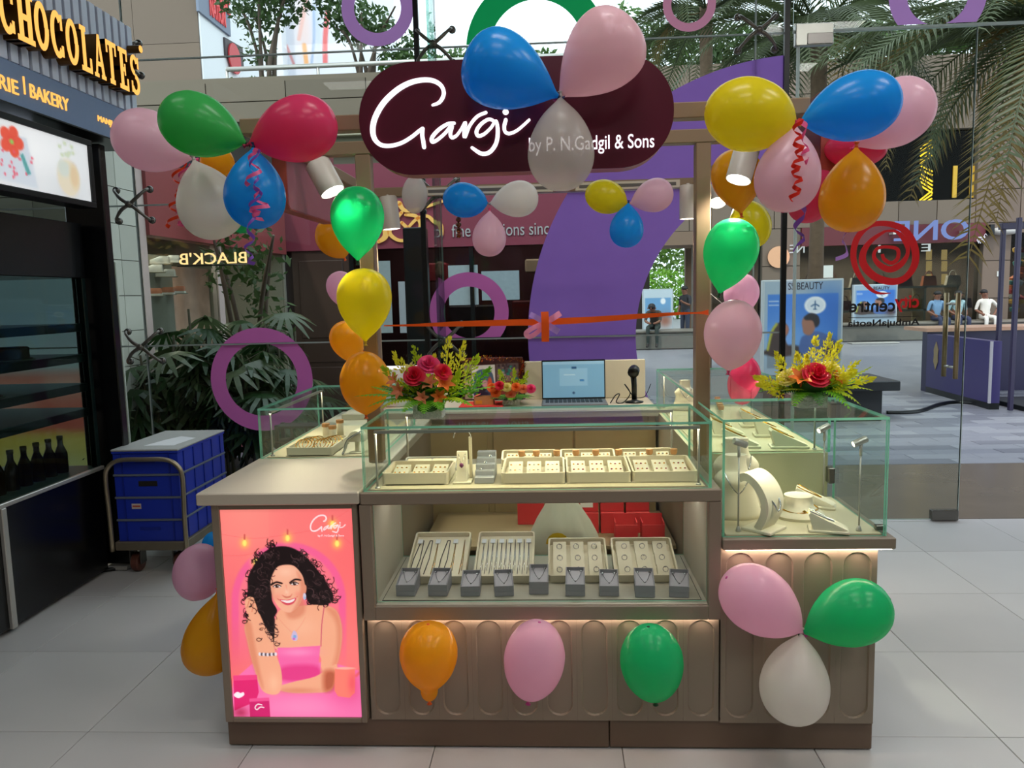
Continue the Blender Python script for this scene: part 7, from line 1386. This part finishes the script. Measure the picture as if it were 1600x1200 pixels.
MB().box(x0, 12, y0, y0+.15, 0, zt).obj('side_panel', mat('booth_violet_dark', (32, 26, 66), .4), t, world=True); MB().box(x0-.03, 12, y0-.05, y0+.7, zt, zt+.05).obj('wood_top', mat('booth_wood', (206, 160, 130), .5, var=.1), t, world=True)
M_ge = mat('gold_emblem', (150, 130, 90), .4, .3); p = P[0]+d*.3-nn*.004; MB().prism([(.1*math.sin(i*PI/4)*(1 if i % 2 else .6), .55+.2*math.cos(i*PI/4)*(1 if i % 2 == 0 else .6)) for i in range(8)], 0, .004, lambda a_, b_, e: (p.x+d.x*a_-nn.x*e, p.y+d.y*a_-nn.y*e, b_)).obj('gold_emblem', M_ge, t, world=True)
t = thing('glass_booth', 'dark violet framed glass booth at the right edge', 'booth', (7, 10.5, 0)); M_bf = mat('booth_frame', (34, 26, 60), .4)
for px, y in ((1567, 10.4), (1591, 9.6)): a, b = un(px, 378, Y=y), un(px, 630, Y=y); MB().bbox(a.x-.025, a.x+.025, y-.025, y+.025, .02, 2.3, .005).obj('post', M_bf, t, world=True)
a = un(1567, 400, Y=10.4); MB().bbox(a.x-.05, a.x+2, 10.35, 10.45, 2.22, 2.3, .005).obj('top_rail', M_bf, t, world=True); MB().bbox(a.x-.1, a.x+2, 9.5, 10.5, 0, .06, .005).obj('base_rail', M_black, t, world=True)
t = thing('floor_cable', 'black cable cover snaking across the paving to the booth', 'cable', tuple(un(1440, 640, Z=0))); MB().tube(smooth_pts([un(1385, 645, Z=.012), un(1415, 645, Z=.012), un(1440, 642, Z=.012), un(1470, 632, Z=.012), un(1500, 629, Z=.012), un(1545, 634, Z=.012)], 6), .03, 6).obj('cable_cover', M_black, t, True, world=True)
# ---- people
M_skin = mat('skin_brown', (120, 78, 58), .6, var=.05); M_hair = mat('hair_black', (18, 14, 14), .6)
def person(label, loc, rz, J, shirt, trousers, group='people on the plaza', extra=None):
    """one continuous skinned figure; J overrides joint positions"""
    J0 = dict(pel=(0, 0, .95), sp=(0, 0, 1.12), ch=(0, 0, 1.30), nk=(0, 0, 1.45), hd=(0, -.02, 1.56), tp=(0, -.01, 1.66), shL=(-.17, 0, 1.38), elL=(-.22, .02, 1.12), wrL=(-.22, -.06, .9), hnL=(-.21, -.09, .82), shR=(.17, 0, 1.38), elR=(.22, .02, 1.12), wrR=(.22, -.06, .9), hnR=(.21, -.09, .82), hpL=(-.09, 0, .9), knL=(-.1, -.02, .5), anL=(-.1, .02, .09), toL=(-.1, -.13, .04), hpR=(.09, 0, .9), knR=(.1, -.02, .5), anR=(.1, .02, .09), toR=(.1, -.13, .04))
    J0.update(J); N = list(J0); R = dict(pel=.13, sp=.125, ch=.135, nk=.055, hd=.098, tp=.07, shL=.062, elL=.042, wrL=.03, hnL=.036, hpL=.085, knL=.06, anL=.042, toL=.036); R.update({k[:-1]+'R': v for k, v in list(R.items()) if k.endswith('L')})
    E_ = [('pel', 'sp'), ('sp', 'ch'), ('ch', 'nk'), ('nk', 'hd'), ('hd', 'tp')]
    for s in 'LR': E_ += [('ch', 'sh'+s), ('sh'+s, 'el'+s), ('el'+s, 'wr'+s), ('wr'+s, 'hn'+s), ('pel', 'hp'+s), ('hp'+s, 'kn'+s), ('kn'+s, 'an'+s), ('an'+s, 'to'+s)]
    me = bpy.data.meshes.new('figure'); me.from_pydata([J0[n] for n in N], [(N.index(a), N.index(b)) for a, b in E_], []); ob = bpy.data.objects.new('figure', me); COL.objects.link(ob)
    sk = ob.modifiers.new('skin', 'SKIN'); sk.use_smooth_shade = True; ob.modifiers.new('sub', 'SUBSURF').levels = 1
    for i, n in enumerate(N): me.skin_vertices[0].data[i].radius = (R[n], R[n]*(.75 if n in ('pel', 'sp', 'ch') else 1)); me.skin_vertices[0].data[i].use_root = (n == 'pel')
    bpy.context.view_layer.update(); m2 = bpy.data.meshes.new_from_object(ob.evaluated_get(bpy.context.evaluated_depsgraph_get())); bpy.data.objects.remove(ob); m2.materials.clear()
    for m in (M_skin, shirt, trousers, mat('shoe_dark', (40, 32, 30), .6)): m2.materials.append(m)
    seg = [(Vector(J0[a]), Vector(J0[b]), 3 if b.startswith('to') else 2 if b[:2] in ('hp', 'kn', 'an') else 0 if b in ('hd', 'tp') or b[:2] in ('wr', 'hn') else 1) for a, b in E_]
    idx = []
    for p in m2.polygons:
        c = p.center; best = 9
        for a, b, k in seg:
            e = b-a; u = max(0, min(1, (c-a).dot(e)/e.length_squared)); dd = (c-a-e*u).length
            if dd < best: best = dd; kk = k
        idx.append(kk)
    m2.polygons.foreach_set('material_index', idx); m2.polygons.foreach_set('use_smooth', [True]*len(idx))
    t = thing('person', label, 'person', loc, rz, group); body = bpy.data.objects.new('body', m2); COL.objects.link(body); body.parent = t
    h = Vector(J0['hd']); u = (Vector(J0['tp'])-h).normalized(); f = Vector((0, -1, 0)); mb = MB()
    mb.lathe([(.09, .0), (.1, .035), (.092, .075), (.06, .108), (0, .122)], 14, h+Vector((0, .018, .01)), ax=rot_to(u)); mb.obj('hair', M_hair, t, True)
    mb = MB(); mb.lathe([(0, -.018), (.016, -.01), (.012, .012), (0, .03)], 6, h+Vector((0, -.105, .0)), ax=Matrix.Rotation(0, 3, 'X')); mb.obj('nose', M_skin, t, True)
    for sx in (-1, 1): MB().lathe([(0, -.01), (.013, 0), (0, .01)], 6, h+Vector((sx*.036, -.088, .03))).obj('eye', M_hair, t, True); MB().lathe([(0, -.03), (.02, -.01), (.022, .012), (0, .03)], 6, h+Vector((sx*.098, .01, .0))).obj('ear', M_skin, t, True)
    MB().box(h.x-.028, h.x+.028, h.y-.094, h.y-.086, h.z-.05, h.z-.042).obj('mouth', mat('lip', (90, 46, 42), .6), t)
    return t
SIT = dict(pel=(0, 0, .12), sp=(0, -.01, .3), ch=(0, -.02, .48), nk=(0, -.03, .63), hd=(0, -.06, .74), tp=(0, -.05, .84), shL=(-.17, -.02, .56), elL=(-.24, .0, .3), wrL=(-.16, -.2, .2), hnL=(-.1, -.27, .17), shR=(.17, -.02, .56), elR=(.24, 0, .3), wrR=(.16, -.2, .2), hnR=(.1, -.27, .17), hpL=(-.09, -.04, .09), knL=(-.12, -.44, .1), anL=(-.12, -.42, -.36), toL=(-.13, -.56, -.42), hpR=(.09, -.04, .09), knR=(.12, -.44, .1), anR=(.12, -.42, -.36), toR=(.13, -.56, -.42))
c = un(1460, 512, Y=22.8); person('person in a light blue shirt seated on the far ledge, arms folded', (c.x, 22.75, .5), .1, SIT, mat('shirt_blue', (112, 146, 178), .8), mat('trouser_navy', (44, 50, 76), .8))
c = un(1493, 512, Y=22.8); person('person in a pale turquoise patterned shirt seated behind the door handle', (c.x, 22.75, .5), 0, SIT, mat('shirt_turq', (150, 178, 182), .8, var=.4, scale=12), mat('trouser_navy', (44, 50, 76), .8))
c = un(1536, 512, Y=22.8); S2 = dict(SIT); S2.update(hd=(-.06, -.05, .75), tp=(-.05, -.04, .85), elR=(.36, .04, .36), wrR=(.22, -.06, .16), hnR=(.15, -.12, .13)); person('person in a white shirt and white trousers seated at the right, looking left', (c.x, 22.75, .5), -.1, S2, mat('shirt_white', (226, 222, 210), .8), mat('trouser_white', (220, 216, 206), .8))
c = un(1024, 518, Y=21.3); S3 = dict(SIT); S3.update(ch=(0, -.18, .42), nk=(0, -.3, .54), hd=(-.02, -.4, .6), tp=(-.02, -.44, .7), shL=(-.17, -.2, .5), elL=(-.2, -.36, .26), wrL=(-.08, -.44, .2), hnL=(-.02, -.46, .2), shR=(.17, -.2, .5), elR=(.2, -.36, .26), wrR=(.08, -.44, .2), hnR=(.02, -.46, .2), sp=(0, -.06, .28)); person('person in dark clothes bent forward on the ledge by the passage', (c.x, 21.35, .5), -.3, S3, mat('shirt_dark', (60, 52, 46), .8), mat('trouser_green', (44, 54, 50), .8))
c = un(1059, 512, Y=24.4); person('person in dark clothes standing in the passage holding a phone', (c.x, 23.0, 0), -.9, dict(elR=(.26, -.1, 1.12), wrR=(.14, -.28, 1.22), hnR=(.1, -.33, 1.28), hd=(0, -.05, 1.56), tp=(0, -.05, 1.66)), mat('shirt_black', (34, 34, 40), .8), mat('trouser_slate', (52, 58, 76), .8))
# ---- lady palms behind the glass
L_rh = leaf_mat('lady_palm_leaf', (44, 74, 36), .3, .35); L_rh2 = leaf_mat('lady_palm_leaf_pale', (84, 100, 66), .3, .3)
fan = []
for m in (L_rh, L_rh2):
    for k in range(2):
        mb = MB(); n = 9
        for i in range(n):
            a = math.radians(-95+190*i/(n-1)); L = .30*(1-.25*abs(i/(n-1)-.5)*2)*rnd.uniform(.9, 1.1); dx, dy = math.sin(a), math.cos(a); v = []
            for j in range(4):
                tt = j/3; w = .017*(.5+1.2*tt*(1-tt)*2 if tt < 1 else .25); z = -.10*tt*tt; v += [(dx*L*tt-dy*w, dy*L*tt+dx*w, z), (dx*L*tt+dy*w, dy*L*tt-dx*w, z)]
            mb.add(v, [(2*j, 2*j+2, 2*j+3, 2*j+1) for j in range(3)])
        o = mb.obj('fan_leaf', m, pv); fan.append(o.data); bpy.data.objects.remove(o)
M_cane = mat('palm_cane', (70, 66, 44), .7, var=.2)
def lady_palm(label, x, y, h, n):
    t = thing('lady_palm', label, 'plant', (x, y, 0), group='lady palms outside the glass')
    for k in range(4):
        a = rnd.uniform(0, 2*PI); r = rnd.uniform(.05, .18); bx, by = r*math.cos(a), r*math.sin(a)*.6; hh = h*rnd.uniform(.65, 1); cane = MB().tube([(bx, by, 0), (bx*1.2, by*1.2, hh*.5), (bx*1.6, by*1.5, hh)], [.014, .012, .009], 6).obj('cane', M_cane, t, True)
        for i in range(n):
            z = hh*(.35+.65*(i+rnd.random())/n); b = rnd.uniform(0, 2*PI); L = rnd.uniform(.12, .26); f = z/hh; px, py = bx*(1+.6*f), by*(1+.5*f); e = Vector((px+L*math.cos(b), py+L*math.sin(b)*.6, z+L*.45))
            MB().tube([(px, py, z), e], .004, 4).obj('petiole', M_cane, t); o = bpy.data.objects.new('fan_leaf', rnd.choice(fan)); COL.objects.link(o); o.parent = t; o.location = e; o.rotation_euler = (rnd.uniform(-.9, -.1), rnd.uniform(-.3, .3), b-PI/2); s = rnd.uniform(.85, 1.25); o.scale = (s, s, s)
for px, y, h, n, l in ((205, 5.75, 1.0, 6, 'lady palm right beside the pale pier'), (262, 5.9, 1.35, 7, 'lady palm in front of the shoe window'), (318, 6.1, 1.6, 7, 'tallest lady palm, under the mirrored warm letters'), (368, 5.8, 1.2, 7, 'lady palm behind the left half of the magenta ring'), (430, 6.0, 1.25, 7, 'lady palm behind the right half of the magenta ring'), (285, 6.6, 1.3, 6, 'lady palm at the back near the shoe window'), (462, 6.6, 1.6, 5, 'lady palm close to the brown door')): lady_palm(l, un(px, 640, Y=y).x, y, h, n)
t = thing('planter_bed', 'low dark soil bed the lady palms grow in', 'planter', (-2.3, 6.2, 0)); MB().bbox(-3.2, -1.5, 5.5, 7.0, 0, .1, .02).obj('bed_kerb', M_gran, t, world=True); MB().box(-3.15, -1.55, 5.55, 6.95, .1, .12).obj('soil', mat('soil', (46, 38, 30), .9, var=.3), t, world=True)
small_tree('thin branched sapling in front of the brown shop door', un(392, 560, Y=7.0).x, 7.0, 0, 2.0, [(0, 0, 1.9, (.4, .3, .4), 260, .05), (.2, 0, 1.4, (.25, .25, .3), 120, .05), (-.1, 0, 2.4, (.3, .3, .2), 120, .05)], 4, 'plaza saplings')
# ---- date palms
L_dp = leaf_mat('date_palm_leaf', (76, 88, 54), .35, .45); L_dp2 = leaf_mat('date_palm_dry', (124, 106, 56), .35, .5)
fr_m = []
for m, bend in ((L_dp, .55), (L_dp, .85), (L_dp2, 1.2), (L_dp, .3)):
    mb = MB(); n = 64; L = 2.7; pts = []
    for i in range(n+1): tt = i/n; pts.append(Vector((L*tt*(1-.18*bend*tt), 0, L*(.45*tt-bend*.9*tt*tt))))
    mb.tube(pts[::4], [.022*(1-.85*i/16) for i in range(17)], 5)
    for i in range(6, n):
        tt = i/n; ll = .52*math.sin(PI*(.12+.8*tt))**.6; p = pts[i]; f = (pts[i+1]-pts[i-1]).normalized()
        for s in (-1, 1): tip = p+Vector((0, s*ll*.72, 0))+f*ll*.6+Vector((0, 0, -.12*ll+.05*s*(-1)**i)); mid = (p+tip)/2+Vector((0, 0, .03)); w = f*.011; mb.add([p-w, p+w, mid+w, tip, mid-w], [(0, 1, 2, 3, 4)])
    o = mb.obj('palm_frond', m, pv); fr_m.append(o.data); bpy.data.objects.remove(o)
def date_palm(label, px, py, y, n, s, seed, dry=0):
    c = un(px, py, Y=y); rr_ = random.Random(seed); t = thing('date_palm', label, 'palm tree', (c.x, y, 0), group='date palms'); v = []
    MB().tube([(0, 0, 0), (.03, 0, c.z*.5), (0, 0, c.z)], [.13*s, .1*s, .12*s], 12).obj('trunk', mat('palm_trunk', (112, 92, 72), .85, var=.35, scale=14, bump=.6), t, True)
    for i in range(n):
        o = bpy.data.objects.new('palm_frond', fr_m[2] if rr_.random() < dry else fr_m[rr_.choice((0, 1, 1, 3))]); COL.objects.link(o); o.parent = t; o.location = (0, 0, c.z-.1); q = s*rr_.uniform(.75, 1.05); o.scale = (q, q, q); o.rotation_euler = (rr_.uniform(-.3, .3), rr_.uniform(-.35, .55), 2*PI*(i+rr_.random()*.6)/n)
date_palm('date palm with drooping brownish fronds cut off by the right edge', 1672, 22, 10.4, 46, 1.2, 3, .3)
date_palm('date palm whose fronds fan out behind the glass door top', 1280, 40, 13.2, 34, 1.1, 5, .05)
date_palm('date palm at the top, right of the maroon sign', 1103, 10, 15.5, 28, 1.05, 8, .05)
